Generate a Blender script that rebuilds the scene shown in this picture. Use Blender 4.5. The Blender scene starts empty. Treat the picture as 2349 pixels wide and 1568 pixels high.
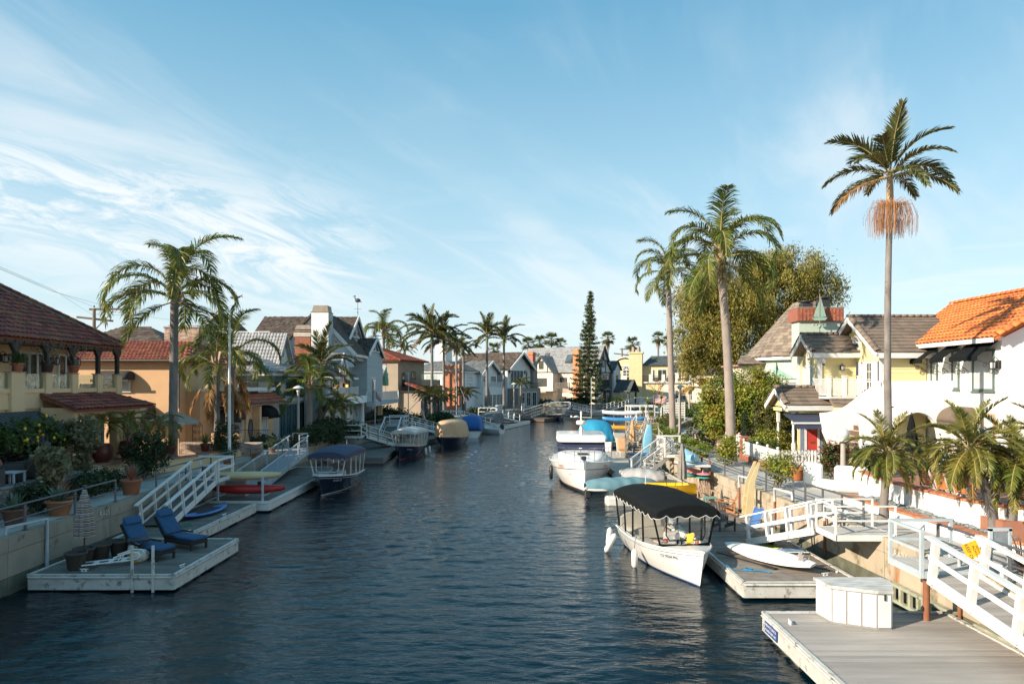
import bpy, math, random
import numpy as np
from mathutils import Vector as V, Matrix as MX, Euler
R=math.radians; pi=math.pi; sin=math.sin; cos=math.cos
rnd=random.Random(7); nrng=np.random.default_rng(7)
SC=bpy.context.scene; COL=SC.collection
# ---------------------------------------------------------------- camera, sky, sun, exposure
H=6.0; F=1566.0; CX=1174.5; HZ=880.0
cam=bpy.data.cameras.new('camera'); CAM=bpy.data.objects.new('camera',cam); COL.objects.link(CAM); SC.camera=CAM
CAM.location=(0,0,H); CAM.rotation_euler=(R(90),0,0); cam.lens=24.0; cam.sensor_width=36.0
cam.shift_y=(HZ-784)/2349.0; cam.clip_start=.1; cam.clip_end=6000
SUN_EL=R(25); SUN_V=V((-.866*cos(SUN_EL),-.5*cos(SUN_EL),sin(SUN_EL)))
sl=bpy.data.lights.new('sun','SUN'); so=bpy.data.objects.new('sun',sl); COL.objects.link(so)
so.location=(-60,-30,60); so.rotation_euler=(-SUN_V).to_track_quat('-Z','Y').to_euler()
sl.energy=3.5; sl.angle=R(.55); sl.color=(1,.86,.68)
SC.view_settings.view_transform='Standard'; SC.view_settings.look='None'; SC.view_settings.exposure=1.22; SC.view_settings.gamma=1
SC.view_settings.use_curve_mapping=False
SKY_ROT=math.atan2(SUN_V.x,SUN_V.y); SKY_STR=.10
W=bpy.data.worlds.new('World'); SC.world=W; W.use_nodes=True
def world():
 nt=W.node_tree; N=nt.nodes; L=nt.links; N.clear()
 def n(t,**k):
  x=N.new(t)
  for a,b in k.items(): setattr(x,a,b)
  return x
 def val(a):
  return a
 def m(op,a,b=None,c=None,clamp=False):
  x=n('ShaderNodeMath',operation=op,use_clamp=clamp)
  for i,q in enumerate((a,b,c)):
   if q is None: continue
   if isinstance(q,(int,float)): x.inputs[i].default_value=q
   else: L.new(q,x.inputs[i])
  return x.outputs[0]
 out=n('ShaderNodeOutputWorld'); bg=n('ShaderNodeBackground'); bg.inputs[1].default_value=SKY_STR
 sky=n('ShaderNodeTexSky',sky_type='NISHITA'); sky.sun_disc=False; sky.sun_elevation=SUN_EL; sky.sun_rotation=SKY_ROT
 sky.altitude=0; sky.air_density=1.15; sky.dust_density=.6; sky.ozone_density=2.2
 tc=n('ShaderNodeTexCoord'); sp=n('ShaderNodeSeparateXYZ'); L.new(tc.outputs['Generated'],sp.inputs[0])
 X,Y,Z=sp.outputs
 az=m('ARCTAN2',X,Y); el=m('ARCSINE',Z)
 zz=m('ADD',m('MAXIMUM',Z,0.0),.22)
 px=m('DIVIDE',X,zz); py=m('DIVIDE',Y,zz)
 def comb(a,b,c=0.0):
  x=n('ShaderNodeCombineXYZ')
  for i,q in enumerate((a,b,c)):
   if isinstance(q,(int,float)): x.inputs[i].default_value=q
   else: L.new(q,x.inputs[i])
  return x.outputs[0]
 def noise(v,s,d=6,r=.55,dist=0.0):
  x=n('ShaderNodeTexNoise'); L.new(v,x.inputs['Vector']); x.inputs['Scale'].default_value=s; x.inputs['Detail'].default_value=d
  x.inputs['Roughness'].default_value=r; x.inputs['Distortion'].default_value=dist
  return x.outputs[0]
 def ss(v,a,b):
  x=n('ShaderNodeMapRange',interpolation_type='SMOOTHSTEP'); L.new(v,x.inputs[0]); x.inputs[1].default_value=a; x.inputs[2].default_value=b
  return x.outputs[0]
 # long cirrus streaks, stretched along one wind direction over the whole sky
 a=R(-32); ca,sa=cos(a),sin(a)
 s1=m('ADD',m('MULTIPLY',px,ca),m('MULTIPLY',py,sa)); s2=m('SUBTRACT',m('MULTIPLY',py,ca),m('MULTIPLY',px,sa))
 st=noise(comb(m('MULTIPLY',s1,2.3),m('MULTIPLY',s2,.65),3.1),1.0,8,.56,.9)
 veil=noise(comb(px,py,7.7),.55,4,.5,.5)
 wisps=m('MULTIPLY',ss(st,.45,.74),ss(veil,.36,.60))
 # one denser bank of altocumulus sloping down to the right in the western half
 ec=m('ADD',m('MULTIPLY',m('ADD',az,.20),-.13),.168)
 dd=m('DIVIDE',m('SUBTRACT',el,ec),.085); g=m('POWER',2.718,m('MULTIPLY',m('MULTIPLY',dd,dd),-1.0))
 win=m('MULTIPLY',ss(az,-.10,-.34),ss(az,-2.4,-1.2))
 bn=noise(comb(m('MULTIPLY',az,7.5),m('MULTIPLY',m('ADD',el,m('MULTIPLY',az,.22)),26.0),1.3),1.0,10,.68,.9)
 bank=m('MULTIPLY',m('MULTIPLY',ss(bn,.36,.60),g),win)
 low=m('MULTIPLY',ss(noise(comb(m('MULTIPLY',az,4.0),m('MULTIPLY',el,26.0),9.1),1.0,6,.55,.4),.50,.72),m('MULTIPLY',ss(el,.34,.10),.35))
 hi=m('MULTIPLY',ss(st,.42,.62),m('MULTIPLY',ss(veil,.46,.68),.30))
 cl=m('MAXIMUM',m('MAXIMUM',m('MULTIPLY',wisps,.52),m('MULTIPLY',bank,.95)),m('MAXIMUM',low,hi))
 # clear-air colour by elevation, blended with the physical sky
 rp=n('ShaderNodeValToRGB'); L.new(m('DIVIDE',el,1.5708,None,True),rp.inputs[0]); E=rp.color_ramp.elements
 E[0].position=0; E[0].color=(.66,.78,.84,1); E[1].position=1; E[1].color=(.10,.34,.53,1)
 for p_,c_ in ((.07,(.56,.74,.82,1)),(.17,(.37,.63,.755,1)),(.32,(.13,.40,.595,1))): x=E.new(p_); x.color=c_
 sc=n('ShaderNodeMix',data_type='RGBA',blend_type='MULTIPLY'); sc.inputs[0].default_value=1; L.new(rp.outputs[0],sc.inputs[6]); sc.inputs[7].default_value=(4.75,4.75,4.75,1)
 sc.clamp_result=False
 hz=n('ShaderNodeMix',data_type='RGBA'); hz.inputs[0].default_value=.78; L.new(sky.outputs[0],hz.inputs[6]); L.new(sc.outputs[2],hz.inputs[7])
 mx=n('ShaderNodeMix',data_type='RGBA'); L.new(cl,mx.inputs[0]); L.new(hz.outputs[2],mx.inputs[6]); mx.inputs[7].default_value=(4.35,4.5,4.55,1)
 L.new(mx.outputs[2],bg.inputs[0]); L.new(bg.outputs[0],out.inputs[0])
world()
# ---------------------------------------------------------------- picture-plane helpers (a pixel of the photo + a real distance or height = a point in the world)
def A(px,py,d): return V(((px-CX)/F*d,d,H-(py-HZ)/F*d))
def G(px,py,z=0.0): return A(px,py,F*(H-z)/(py-HZ))
ZW=1.65   # walkway level
# ---------------------------------------------------------------- materials
MATS={}
def M(name,col,rough=.6,col2=None,scale=3.0,rv=0.0,bump=0.0,bscale=40.0,metal=0.0,spec=.5,stain=None,streak=None,trans=0.0,stretch=(1,1,1),coat=0.0,detail=4):
 if name in MATS: return MATS[name]
 m=bpy.data.materials.new(name); m.use_nodes=True; nt=m.node_tree; N=nt.nodes; L=nt.links
 b=N['Principled BSDF']; out=N['Material Output']
 def mixc(f,a,c,bt='MIX'):
  x=N.new('ShaderNodeMix'); x.data_type='RGBA'; x.blend_type=bt
  if isinstance(f,float): x.inputs[0].default_value=f
  else: L.new(f,x.inputs[0])
  for i,q in ((6,a),(7,c)):
   if isinstance(q,tuple): x.inputs[i].default_value=(*q,1)
   else: L.new(q,x.inputs[i])
  return x.outputs[2]
 geo=N.new('ShaderNodeNewGeometry')
 def noise(s,st=(1,1,1),det=detail,ro=.55):
  mp=N.new('ShaderNodeMapping'); mp.inputs[3].default_value=st; L.new(geo.outputs['Position'],mp.inputs[0])
  x=N.new('ShaderNodeTexNoise'); x.inputs['Scale'].default_value=s; x.inputs['Detail'].default_value=det; x.inputs['Roughness'].default_value=ro
  L.new(mp.outputs[0],x.inputs['Vector']); return x.outputs[0]
 def rng(v,a,c,lo=0.0,hi=1.0):
  x=N.new('ShaderNodeMapRange'); L.new(v,x.inputs[0]); x.inputs[1].default_value=a; x.inputs[2].default_value=c; x.inputs[3].default_value=lo; x.inputs[4].default_value=hi
  return x.outputs[0]
 c=tuple(col)
 if col2 is None: col2=tuple(q*.82 for q in col)
 c=mixc(rng(noise(scale,stretch),.3,.7),c,tuple(col2))
 if stain:
  sc,ss_,thr=stain; c=mixc(rng(noise(ss_,(1,1,1),6,.65),thr,thr+.1),c,tuple(sc))
 if streak:
  sc,ss_,thr=streak; c=mixc(rng(noise(ss_,(1,1,.12),4,.6),thr,thr+.14),c,tuple(sc))
 if rv:
  oi=N.new('ShaderNodeObjectInfo'); ad=N.new('ShaderNodeMath'); ad.operation='ADD'; L.new(oi.outputs['Random'],ad.inputs[0]); L.new(geo.outputs['Random Per Island'],ad.inputs[1])
  fr=N.new('ShaderNodeMath'); fr.operation='FRACT'; L.new(ad.outputs[0],fr.inputs[0])
  hs=N.new('ShaderNodeHueSaturation'); L.new(rng(fr.outputs[0],0,1,1-rv,1+rv),hs.inputs['Value'])
  f2=N.new('ShaderNodeMath'); f2.operation='MULTIPLY'; L.new(fr.outputs[0],f2.inputs[0]); f2.inputs[1].default_value=7.13
  f3=N.new('ShaderNodeMath'); f3.operation='FRACT'; L.new(f2.outputs[0],f3.inputs[0])
  L.new(rng(f3.outputs[0],0,1,.5-rv*.06,.5+rv*.06),hs.inputs['Hue'])
  if isinstance(c,tuple): hs.inputs['Color'].default_value=(*c,1)
  else: L.new(c,hs.inputs['Color'])
  c=hs.outputs[0]
 L.new(c,b.inputs['Base Color']); b.inputs['Roughness'].default_value=rough; b.inputs['Metallic'].default_value=metal
 b.inputs['Specular IOR Level'].default_value=spec; b.inputs['Coat Weight'].default_value=coat
 if bump:
  bp=N.new('ShaderNodeBump'); bp.inputs['Strength'].default_value=bump; bp.inputs['Distance'].default_value=.02
  L.new(noise(bscale,stretch,5,.6),bp.inputs['Height']); L.new(bp.outputs[0],b.inputs['Normal'])
 if trans:
  tr=N.new('ShaderNodeBsdfTranslucent'); L.new(c,tr.inputs[0]); ms=N.new('ShaderNodeMixShader'); ms.inputs[0].default_value=trans
  L.new(b.outputs[0],ms.inputs[1]); L.new(tr.outputs[0],ms.inputs[2]); L.new(ms.outputs[0],out.inputs[0])
 MATS[name]=m; return m
def vinyl(name,tint=(.9,.95,.97),alpha=.25):
 if name in MATS: return MATS[name]
 m=bpy.data.materials.new(name); m.use_nodes=True; nt=m.node_tree; N=nt.nodes; L=nt.links; N.remove(N['Principled BSDF']); out=N['Material Output']
 t=N.new('ShaderNodeBsdfTransparent'); t.inputs[0].default_value=(*tint,1); g=N.new('ShaderNodeBsdfGlossy'); g.inputs['Roughness'].default_value=.06
 geo=N.new('ShaderNodeNewGeometry'); x=N.new('ShaderNodeTexNoise'); x.inputs['Scale'].default_value=5; L.new(geo.outputs['Position'],x.inputs['Vector'])
 bp=N.new('ShaderNodeBump'); bp.inputs['Strength'].default_value=.6; bp.inputs['Distance'].default_value=.05; L.new(x.outputs[0],bp.inputs['Height']); L.new(bp.outputs[0],g.inputs['Normal'])
 ms=N.new('ShaderNodeMixShader'); ms.inputs[0].default_value=alpha; L.new(t.outputs[0],ms.inputs[1]); L.new(g.outputs[0],ms.inputs[2]); L.new(ms.outputs[0],out.inputs[0])
 MATS[name]=m; return m
def water_mat():
 m=bpy.data.materials.new('water'); m.use_nodes=True; nt=m.node_tree; N=nt.nodes; L=nt.links; b=N['Principled BSDF']
 b.inputs['Base Color'].default_value=(.0004,.010,.017,1); b.inputs['Roughness'].default_value=.035; b.inputs['IOR'].default_value=1.333; b.inputs['Specular IOR Level'].default_value=.5
 geo=N.new('ShaderNodeNewGeometry')
 def nz(s,st,d=4):
  mp=N.new('ShaderNodeMapping'); mp.inputs[3].default_value=st; mp.inputs[2].default_value=(0,0,.12); L.new(geo.outputs['Position'],mp.inputs[0])
  x=N.new('ShaderNodeTexNoise'); x.inputs['Scale'].default_value=s; x.inputs['Detail'].default_value=d; x.inputs['Roughness'].default_value=.55; x.inputs['Distortion'].default_value=.4
  L.new(mp.outputs[0],x.inputs['Vector']); return x.outputs[0]
 b1=N.new('ShaderNodeBump'); b1.inputs['Strength'].default_value=.6; b1.inputs['Distance'].default_value=.07; L.new(nz(2.6,(.34,1,1)),b1.inputs['Height'])
 b2=N.new('ShaderNodeBump'); b2.inputs['Strength'].default_value=.75; b2.inputs['Distance'].default_value=.03; L.new(nz(7.0,(.38,1,1),4),b2.inputs['Height']); L.new(b1.outputs[0],b2.inputs['Normal'])
 L.new(b2.outputs[0],b.inputs['Normal']); return m
# ---------------------------------------------------------------- mesh builder
ZU=V((0,0,1))
class MB:
 def __init__(s): s.v=[]; s.f=[]; s.m=[]; s.s=[]
 def add(s,vs,fs,m=0,smooth=False):
  o=len(s.v); s.v+=[tuple(x) for x in vs]; s.f+=[tuple(i+o for i in f) for f in fs]; s.m+=[m]*len(fs); s.s+=[smooth]*len(fs); return s
 def box(s,a,b,m=0):
  x0,y0,z0=a; x1,y1,z1=b
  return s.add([(x0,y0,z0),(x1,y0,z0),(x1,y1,z0),(x0,y1,z0),(x0,y0,z1),(x1,y0,z1),(x1,y1,z1),(x0,y1,z1)],[(0,3,2,1),(4,5,6,7),(0,1,5,4),(1,2,6,5),(2,3,7,6),(3,0,4,7)],m)
 def cbox(s,c,d,m=0,rz=0,ch=.01,mat=None):
  hx,hy,hz=d[0]/2,d[1]/2,d[2]/2; ch=min(ch,hx*.45,hy*.45,hz*.45)
  T=(MX.Translation(V(c))@MX.Rotation(rz,4,'Z')) if mat is None else mat
  P=[]; ix={}
  def vid(p):
   k=tuple(round(q,6) for q in p)
   if k not in ix: ix[k]=len(P); P.append(V(p))
   return ix[k]
  fs=[]
  h=(hx,hy,hz)
  def pt(ax,sg,vals):
   return vid(vals)
  for ax in range(3):
   o=[i for i in range(3) if i!=ax]
   for sg in (-1,1):
    q=[]
    for a_,b_ in ((-1,-1),(1,-1),(1,1),(-1,1)):
     p=[0,0,0]; p[ax]=sg*h[ax]; p[o[0]]=a_*(h[o[0]]-ch); p[o[1]]=b_*(h[o[1]]-ch); q.append(vid(p))
    if (sg>0)!=(ax!=1): q=q[::-1]
    fs.append(q)
  for ax in range(3):
   o=[i for i in range(3) if i!=ax]
   for a_ in (-1,1):
    for b_ in (-1,1):
     q=[]
     for e,(i1,i2) in ((-1,(0,1)),(1,(0,1))):
      pass
     def mk(e,which):
      p=[0,0,0]; p[ax]=e*(h[ax]-ch)
      if which==0: p[o[0]]=a_*h[o[0]]; p[o[1]]=b_*(h[o[1]]-ch)
      else: p[o[0]]=a_*(h[o[0]]-ch); p[o[1]]=b_*h[o[1]]
      return vid(p)
     q=[mk(-1,0),mk(1,0),mk(1,1),mk(-1,1)]
     fs.append(q)
  for a_ in (-1,1):
   for b_ in (-1,1):
    for c_ in (-1,1):
     fs.append([vid((a_*hx,b_*(hy-ch),c_*(hz-ch))),vid((a_*(hx-ch),b_*hy,c_*(hz-ch))),vid((a_*(hx-ch),b_*(hy-ch),c_*hz))])
  return s.add([T@p for p in P],fs,m)
 def beam(s,p,q,w,h,m=0,up=ZU):
  p=V(p); q=V(q); d=(q-p).normalized(); u=V(up)
  if abs(d.dot(u))>.98: u=V((0,1,0))
  sd=d.cross(u).normalized(); u=sd.cross(d).normalized(); a=sd*w/2; b=u*h/2
  return s.add([p-a-b,p+a-b,p+a+b,p-a+b,q-a-b,q+a-b,q+a+b,q-a+b],[(0,1,2,3),(7,6,5,4),(1,0,4,5),(2,1,5,6),(3,2,6,7),(0,3,7,4)],m)
 def tube(s,pts,r,n=8,m=0,cap=True,smooth=True):
  pts=[V(p) for p in pts]; k=len(pts); rs=r if isinstance(r,(list,tuple)) else [r]*k; vs=[]; fs=[]
  pr=None
  for i,p in enumerate(pts):
   t=(pts[min(i+1,k-1)]-pts[max(i-1,0)])
   if t.length<1e-9: t=V((0,0,1))
   t.normalize()
   if pr is None:
    pr=t.cross(V((0,0,1)) if abs(t.z)<.9 else V((1,0,0))).normalized()
   else:
    pr=(pr-t*pr.dot(t)); pr=pr.normalized() if pr.length>1e-6 else t.cross(V((1,0,0))).normalized()
   b=t.cross(pr)
   for j in range(n):
    a=2*pi*j/n; vs.append(p+(pr*cos(a)+b*sin(a))*rs[i])
  for i in range(k-1):
   for j in range(n):
    j2=(j+1)%n; fs.append((i*n+j,i*n+j2,i*n+n+j2,i*n+n+j))
  s.add(vs,fs,m,smooth)
  if cap:
   s.add(vs[:n],[tuple(range(n))[::-1]],m); s.add(vs[-n:],[tuple(range(n))],m)
  return s
 def lathe(s,prof,c=(0,0,0),n=20,m=0,smooth=True,sx=1,sy=1,cap=True):
  c=V(c); vs=[]; fs=[]
  for r,z in prof:
   for j in range(n):
    a=2*pi*j/n; vs.append(c+V((r*cos(a)*sx,r*sin(a)*sy,z)))
  for i in range(len(prof)-1):
   for j in range(n):
    j2=(j+1)%n; fs.append((i*n+j,i*n+j2,i*n+n+j2,i*n+n+j))
  s.add(vs,fs,m,smooth)
  if cap:
   if prof[0][0]>1e-4: s.add(vs[:n],[tuple(range(n))[::-1]],m)
   if prof[-1][0]>1e-4: s.add(vs[-n:],[tuple(range(n))],m)
  return s
 def prism(s,poly,vec,m=0):
  P=[V(p) for p in poly]; Q=[p+V(vec) for p in P]; n=len(P)
  return s.add(P+Q,[tuple(range(n))[::-1],tuple(range(n,2*n))]+[(i,(i+1)%n,n+(i+1)%n,n+i) for i in range(n)],m)
 def face(s,pts,m=0): return s.add(pts,[tuple(range(len(pts)))],m)
 def grid(s,fn,nu,nv,m=0,smooth=True,cu=False):
  vs=[fn(i/nu,j/nv) for j in range(nv+1) for i in range(nu+1)]; w=nu+1
  return s.add(vs,[(j*w+i,j*w+i+1,(j+1)*w+i+1,(j+1)*w+i) for j in range(nv) for i in range(nu)],m,smooth)
 def shell(s,fn,nu,nv,t,m=0,smooth=True):
  # a sheet with real thickness t: both skins and the rim
  vs=[V(fn(i/nu,j/nv)) for j in range(nv+1) for i in range(nu+1)]; w=nu+1
  def at(i,j): return vs[max(0,min(nv,j))*w+max(0,min(nu,i))]
  nm=[]
  for j in range(nv+1):
   for i in range(nu+1):
    q=(at(i+1,j)-at(i-1,j)).cross(at(i,j+1)-at(i,j-1)); nm.append(q.normalized() if q.length>1e-9 else V((0,0,1)))
  lo=[p-nn*t for p,nn in zip(vs,nm)]; k=len(vs); F_=[]
  for j in range(nv):
   for i in range(nu):
    a=j*w+i; F_.append((a,a+1,a+w+1,a+w)); F_.append((k+a+w,k+a+w+1,k+a+1,k+a))
  for i in range(nu):
   F_.append((k+i,k+i+1,i+1,i)); a=nv*w+i; F_.append((a,a+1,k+a+1,k+a))
  for j in range(nv):
   a=j*w; F_.append((a,a+w,k+a+w,k+a)); a=j*w+nu; F_.append((k+a,k+a+w,a+w,a))
  return s.add(vs+lo,F_,m,smooth)
 def ball(s,c,r,nu=12,nv=8,m=0,rr=None,mat=None):
  rx,ry,rz=(r,r,r) if rr is None else rr; c=V(c); vs=[]; fs=[]
  for j in range(nv+1):
   t=pi*j/nv
   for i in range(nu):
    a=2*pi*i/nu; p=V((rx*sin(t)*cos(a),ry*sin(t)*sin(a),-rz*cos(t))); vs.append((mat@p if mat else p)+c)
  for j in range(nv):
   for i in range(nu):
    i2=(i+1)%nu; fs.append((j*nu+i,j*nu+i2,(j+1)*nu+i2,(j+1)*nu+i))
  return s.add(vs,fs,m,True)
 def join(s,o,T=None):
  return s.add([T@V(p) for p in o.v] if T else o.v,[],0) if False else s._join(o,T)
 def _join(s,o,T):
  k=len(s.v); s.v+=[tuple(T@V(p)) for p in o.v] if T else o.v; s.f+=[tuple(i+k for i in f) for f in o.f]; s.m+=o.m; s.s+=o.s; return s
 def mesh(s,name,mats):
  me=bpy.data.meshes.new(name); me.from_pydata(s.v,[],s.f)
  for m in (mats if isinstance(mats,(list,tuple)) else [mats]): me.materials.append(m)
  me.polygons.foreach_set('material_index',s.m); me.polygons.foreach_set('use_smooth',s.s); me.update(); return me
 def build(s,name,mats,parent=None,**k):
  return link(name,s.mesh(name,mats),parent,**k)
WM={}
def link(name,me,parent=None,T=None,**k):
 o=bpy.data.objects.new(name,me); COL.objects.link(o)
 if parent is not None: o.parent=parent
 if T is not None: o.matrix_local=T if parent is None else T
 WM[o.name]=(WM[parent.name] if parent is not None else MX())@(T if T is not None else MX())
 for a,b in k.items(): o[a]=b
 return o
def thing(name,label,cat,loc=(0,0,0),rz=0.0,group=None,rot=None):
 o=bpy.data.objects.new(name,None); COL.objects.link(o); o.empty_display_size=.2
 T=MX.Translation(V(loc))@(rot if rot is not None else MX.Rotation(rz,4,'Z'))
 o.matrix_local=T; WM[o.name]=T; o['label']=label; o['category']=cat
 if group: o['group']=group
 return o
def solo(name,mb,mats,label,cat,loc=(0,0,0),rz=0.0,group=None,rot=None):
 T=MX.Translation(V(loc))@(rot if rot is not None else MX.Rotation(rz,4,'Z'))
 o=link(name,mb.mesh(name,mats),None,T); o['label']=label; o['category']=cat
 if group: o['group']=group
 return o
def dup(o,loc=None,rz=None,label=None,parent=None,T=None,group=None):
 c=o.copy(); COL.objects.link(c)
 if parent is not None: c.parent=parent; WM[c.name]=WM[parent.name]@c.matrix_local
 else:
  if T is None: T=MX.Translation(V(loc))@MX.Rotation(rz or 0,4,'Z')
  c.matrix_local=T; WM[c.name]=T
 if label: c['label']=label
 if group: c['group']=group
 for ch in list(KIDS.get(o.name,())): dup(ch,parent=c)
 return c
KIDS={}
_link0=link
def link(name,me,parent=None,T=None,**k):
 o=_link0(name,me,parent,T,**k)
 if parent is not None: KIDS.setdefault(parent.name,[]).append(o)
 return o
_dup0=dup
def dup(o,loc=None,rz=None,label=None,parent=None,T=None,group=None):
 c=_dup0(o,loc,rz,label,parent,T,group)
 if parent is not None: KIDS.setdefault(parent.name,[]).append(c)
 return c
def pieces(name,parent,me,Ts,limit=300):
 # alike pieces: the ones that show largest as objects of their own sharing one mesh, the rest joined
 Wp=WM[parent.name]; cp=V((0,0,H))
 Ts=sorted(Ts,key=lambda T:((Wp@T).translation-cp).length)
 for T in Ts[:limit]: link(name,me,parent,T)
 rest=Ts[limit:]
 if rest:
  nv=len(me.vertices); co=np.empty(nv*3); me.vertices.foreach_get('co',co); co=co.reshape(-1,3)
  fs=[tuple(p.vertices) for p in me.polygons]; b=MB()
  mi=[p.material_index for p in me.polygons]; sm=[p.use_smooth for p in me.polygons]
  for T in rest:
   A_=np.array(T); P=co@A_[:3,:3].T+A_[:3,3]; k=len(b.v); b.v+=[tuple(q) for q in P]; b.f+=[tuple(i+k for i in f) for f in fs]; b.m+=mi; b.s+=sm
  b.build(name,list(me.materials),parent,kind='stuff')
def text(name,parent,s,size,mat,T,depth=.004,align='CENTER',**k):
 c=bpy.data.curves.new(name,'FONT'); c.body=s; c.size=size; c.align_x=align; c.align_y='CENTER'; c.extrude=depth
 o=bpy.data.objects.new(name,c); COL.objects.link(o); dg=bpy.context.evaluated_depsgraph_get()
 me=bpy.data.meshes.new_from_object(o.evaluated_get(dg)); bpy.data.objects.remove(o); bpy.data.curves.remove(c)
 me.materials.clear(); me.materials.append(mat); return link(name,me,parent,T,**k)
def frame(o,x,z,y=None):
 # matrix with local X along x, local Y along z (text up), local Z out of the face
 x=V(x).normalized(); z=V(z); z=(z-x*z.dot(x)).normalized(); n=x.cross(z)
 m=MX((x,z,n)).transposed().to_4x4(); m.translation=V(o); return m
def basis(o,x,y,z):
 m=MX((V(x),V(y),V(z))).transposed().to_4x4(); m.translation=V(o); return m
# ---------------------------------------------------------------- shared materials
white=M('white_paint',(.74,.73,.71),.45,(.65,.64,.61),2.5,rv=.04)
wpaint=M('weathered_white_paint',(.60,.59,.555),.65,(.46,.45,.41),3,rv=.06,bump=.2,stain=((.17,.16,.13),4.2,.555),streak=((.36,.20,.09),2.4,.70))
rusty=M('rust_stained_paint',(.70,.68,.63),.6,(.60,.57,.50),4,stain=((.42,.17,.05),2.2,.64),bump=.1)
galv=M('galvanised_steel',(.42,.45,.48),.45,(.30,.33,.36),5,metal=.55,rv=.05)
gpaint=M('grey_paint',(.46,.52,.55),.5,(.38,.43,.46),3,stain=((.33,.14,.05),3.0,.72))
steel=M('stainless',(.75,.75,.75),.2,metal=1.0)
black=M('black_plastic',(.02,.02,.022),.45)
darkm=M('dark_metal',(.035,.035,.038),.5)
darkw=M('dark_timber',(.045,.032,.025),.6,(.03,.022,.018),6,rv=.15)
glass=M('window_glass',(.022,.028,.03),.05,(.05,.06,.065),1.2,spec=.8)
glassb=M('blue_window_glass',(.05,.075,.09),.06,(.10,.13,.15),1.0,spec=.8)
blind=M('white_blind',(.55,.57,.58),.35,(.45,.47,.48),2)
terr=M('terracotta',(.40,.155,.075),.75,(.30,.11,.055),4,rv=.12,bump=.1)
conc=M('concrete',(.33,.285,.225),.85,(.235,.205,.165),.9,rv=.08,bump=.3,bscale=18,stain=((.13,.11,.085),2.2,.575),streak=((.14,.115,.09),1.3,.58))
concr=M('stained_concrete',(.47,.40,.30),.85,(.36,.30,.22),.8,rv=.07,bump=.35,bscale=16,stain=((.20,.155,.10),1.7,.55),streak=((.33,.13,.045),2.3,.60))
walk=M('walkway_concrete',(.46,.44,.40),.85,(.38,.36,.33),1.5,rv=.05,bump=.15,bscale=30)
deckg=M('grey_deck_board',(.37,.34,.31),.7,(.30,.275,.25),2.0,rv=.15,bump=.2,bscale=25,stretch=(.4,3,1))
deckw=M('weathered_deck_board',(.27,.235,.195),.8,(.17,.145,.12),3.0,rv=.22,bump=.3,bscale=25)
decks=M('dark_deck_board',(.18,.165,.145),.8,(.115,.105,.09),3.0,rv=.2,bump=.3,bscale=25)
algae=M('algae_concrete',(.16,.165,.12),.8,(.08,.085,.06),2.5,bump=.3,bscale=20)
brick=M('red_brick',(.42,.15,.085),.8,(.33,.115,.07),6,rv=.22,bump=.2)
bricko=M('orange_brick',(.50,.20,.10),.8,(.42,.16,.08),6,rv=.18,bump=.2)
brickp=M('pale_used_brick',(.52,.40,.32),.85,(.36,.22,.16),3.5,rv=.3,bump=.2)
bricktan=M('tan_block',(.55,.40,.26),.85,(.45,.32,.20),5,rv=.12,bump=.2)
mortar=M('mortar',(.42,.38,.33),.9,(.34,.30,.26),8)
stonem=M('field_stone',(.20,.19,.18),.85,(.12,.115,.11),5,rv=.35,bump=.3,bscale=20)
soil=M('soil',(.09,.065,.045),.95,(.06,.045,.03),6,bump=.4)
fabk=M('black_canvas',(.007,.0085,.0095),.9,(.010,.012,.013),8,spec=.15,bump=.1,bscale=200)
# ---------------------------------------------------------------- the setting: water, land, seawalls, walkways, railings
LBP=[(-14.0,-30),(-14.1,-5),(-14.25,15),(-14.55,28),(-14.65,42),(-14.4,55),(-13.3,66),(-10.6,76.5),(-6.5,92),(-1.9,108),(4.9,125),(16.5,146),(31,163),(52,186),(90,224),(140,270)]
RBP=[(11.0,-30),(10.9,-5),(10.8,10),(10.6,19),(10.15,27),(9.9,34),(9.95,42),(10.95,51),(12.7,60),(16.6,78),(24.0,100),(38,138),(58,166),(95,205),(150,255)]
def smooth_line(P,step=.5):
 P=[V((x,y,0)) for x,y in P]; out=[]
 for i in range(len(P)-1):
  a=P[max(i-1,0)]; b=P[i]; c=P[i+1]; d=P[min(i+2,len(P)-1)]; n=max(2,int((c-b).length/step))
  for k in range(n):
   t=k/n; out.append(.5*((2*b)+(c-a)*t+(2*a-5*b+4*c-d)*t*t+(3*b-a-3*c+d)*t**3))
 out.append(P[-1]); return out
class Line:
 def __init__(s,P,step=.5):
  s.p=smooth_line(P,step); s.l=[0.0]
  for a,b in zip(s.p,s.p[1:]): s.l.append(s.l[-1]+(b-a).length)
 def at(s,d):
  import bisect
  i=max(0,min(len(s.p)-2,bisect.bisect(s.l,d)-1)); t=(d-s.l[i])/max(1e-6,s.l[i+1]-s.l[i]); return s.p[i].lerp(s.p[i+1],t)
 def dir(s,d): return (s.at(d+.4)-s.at(d-.4)).normalized()
 def fromY(s,y):
  for i in range(len(s.p)-1):
   if s.p[i].y<=y<=s.p[i+1].y: return s.l[i]+(y-s.p[i].y)/max(1e-6,s.p[i+1].y-s.p[i].y)*(s.l[i+1]-s.l[i])
  return 0.0
LB=Line(LBP); RB=Line(RBP)
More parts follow.
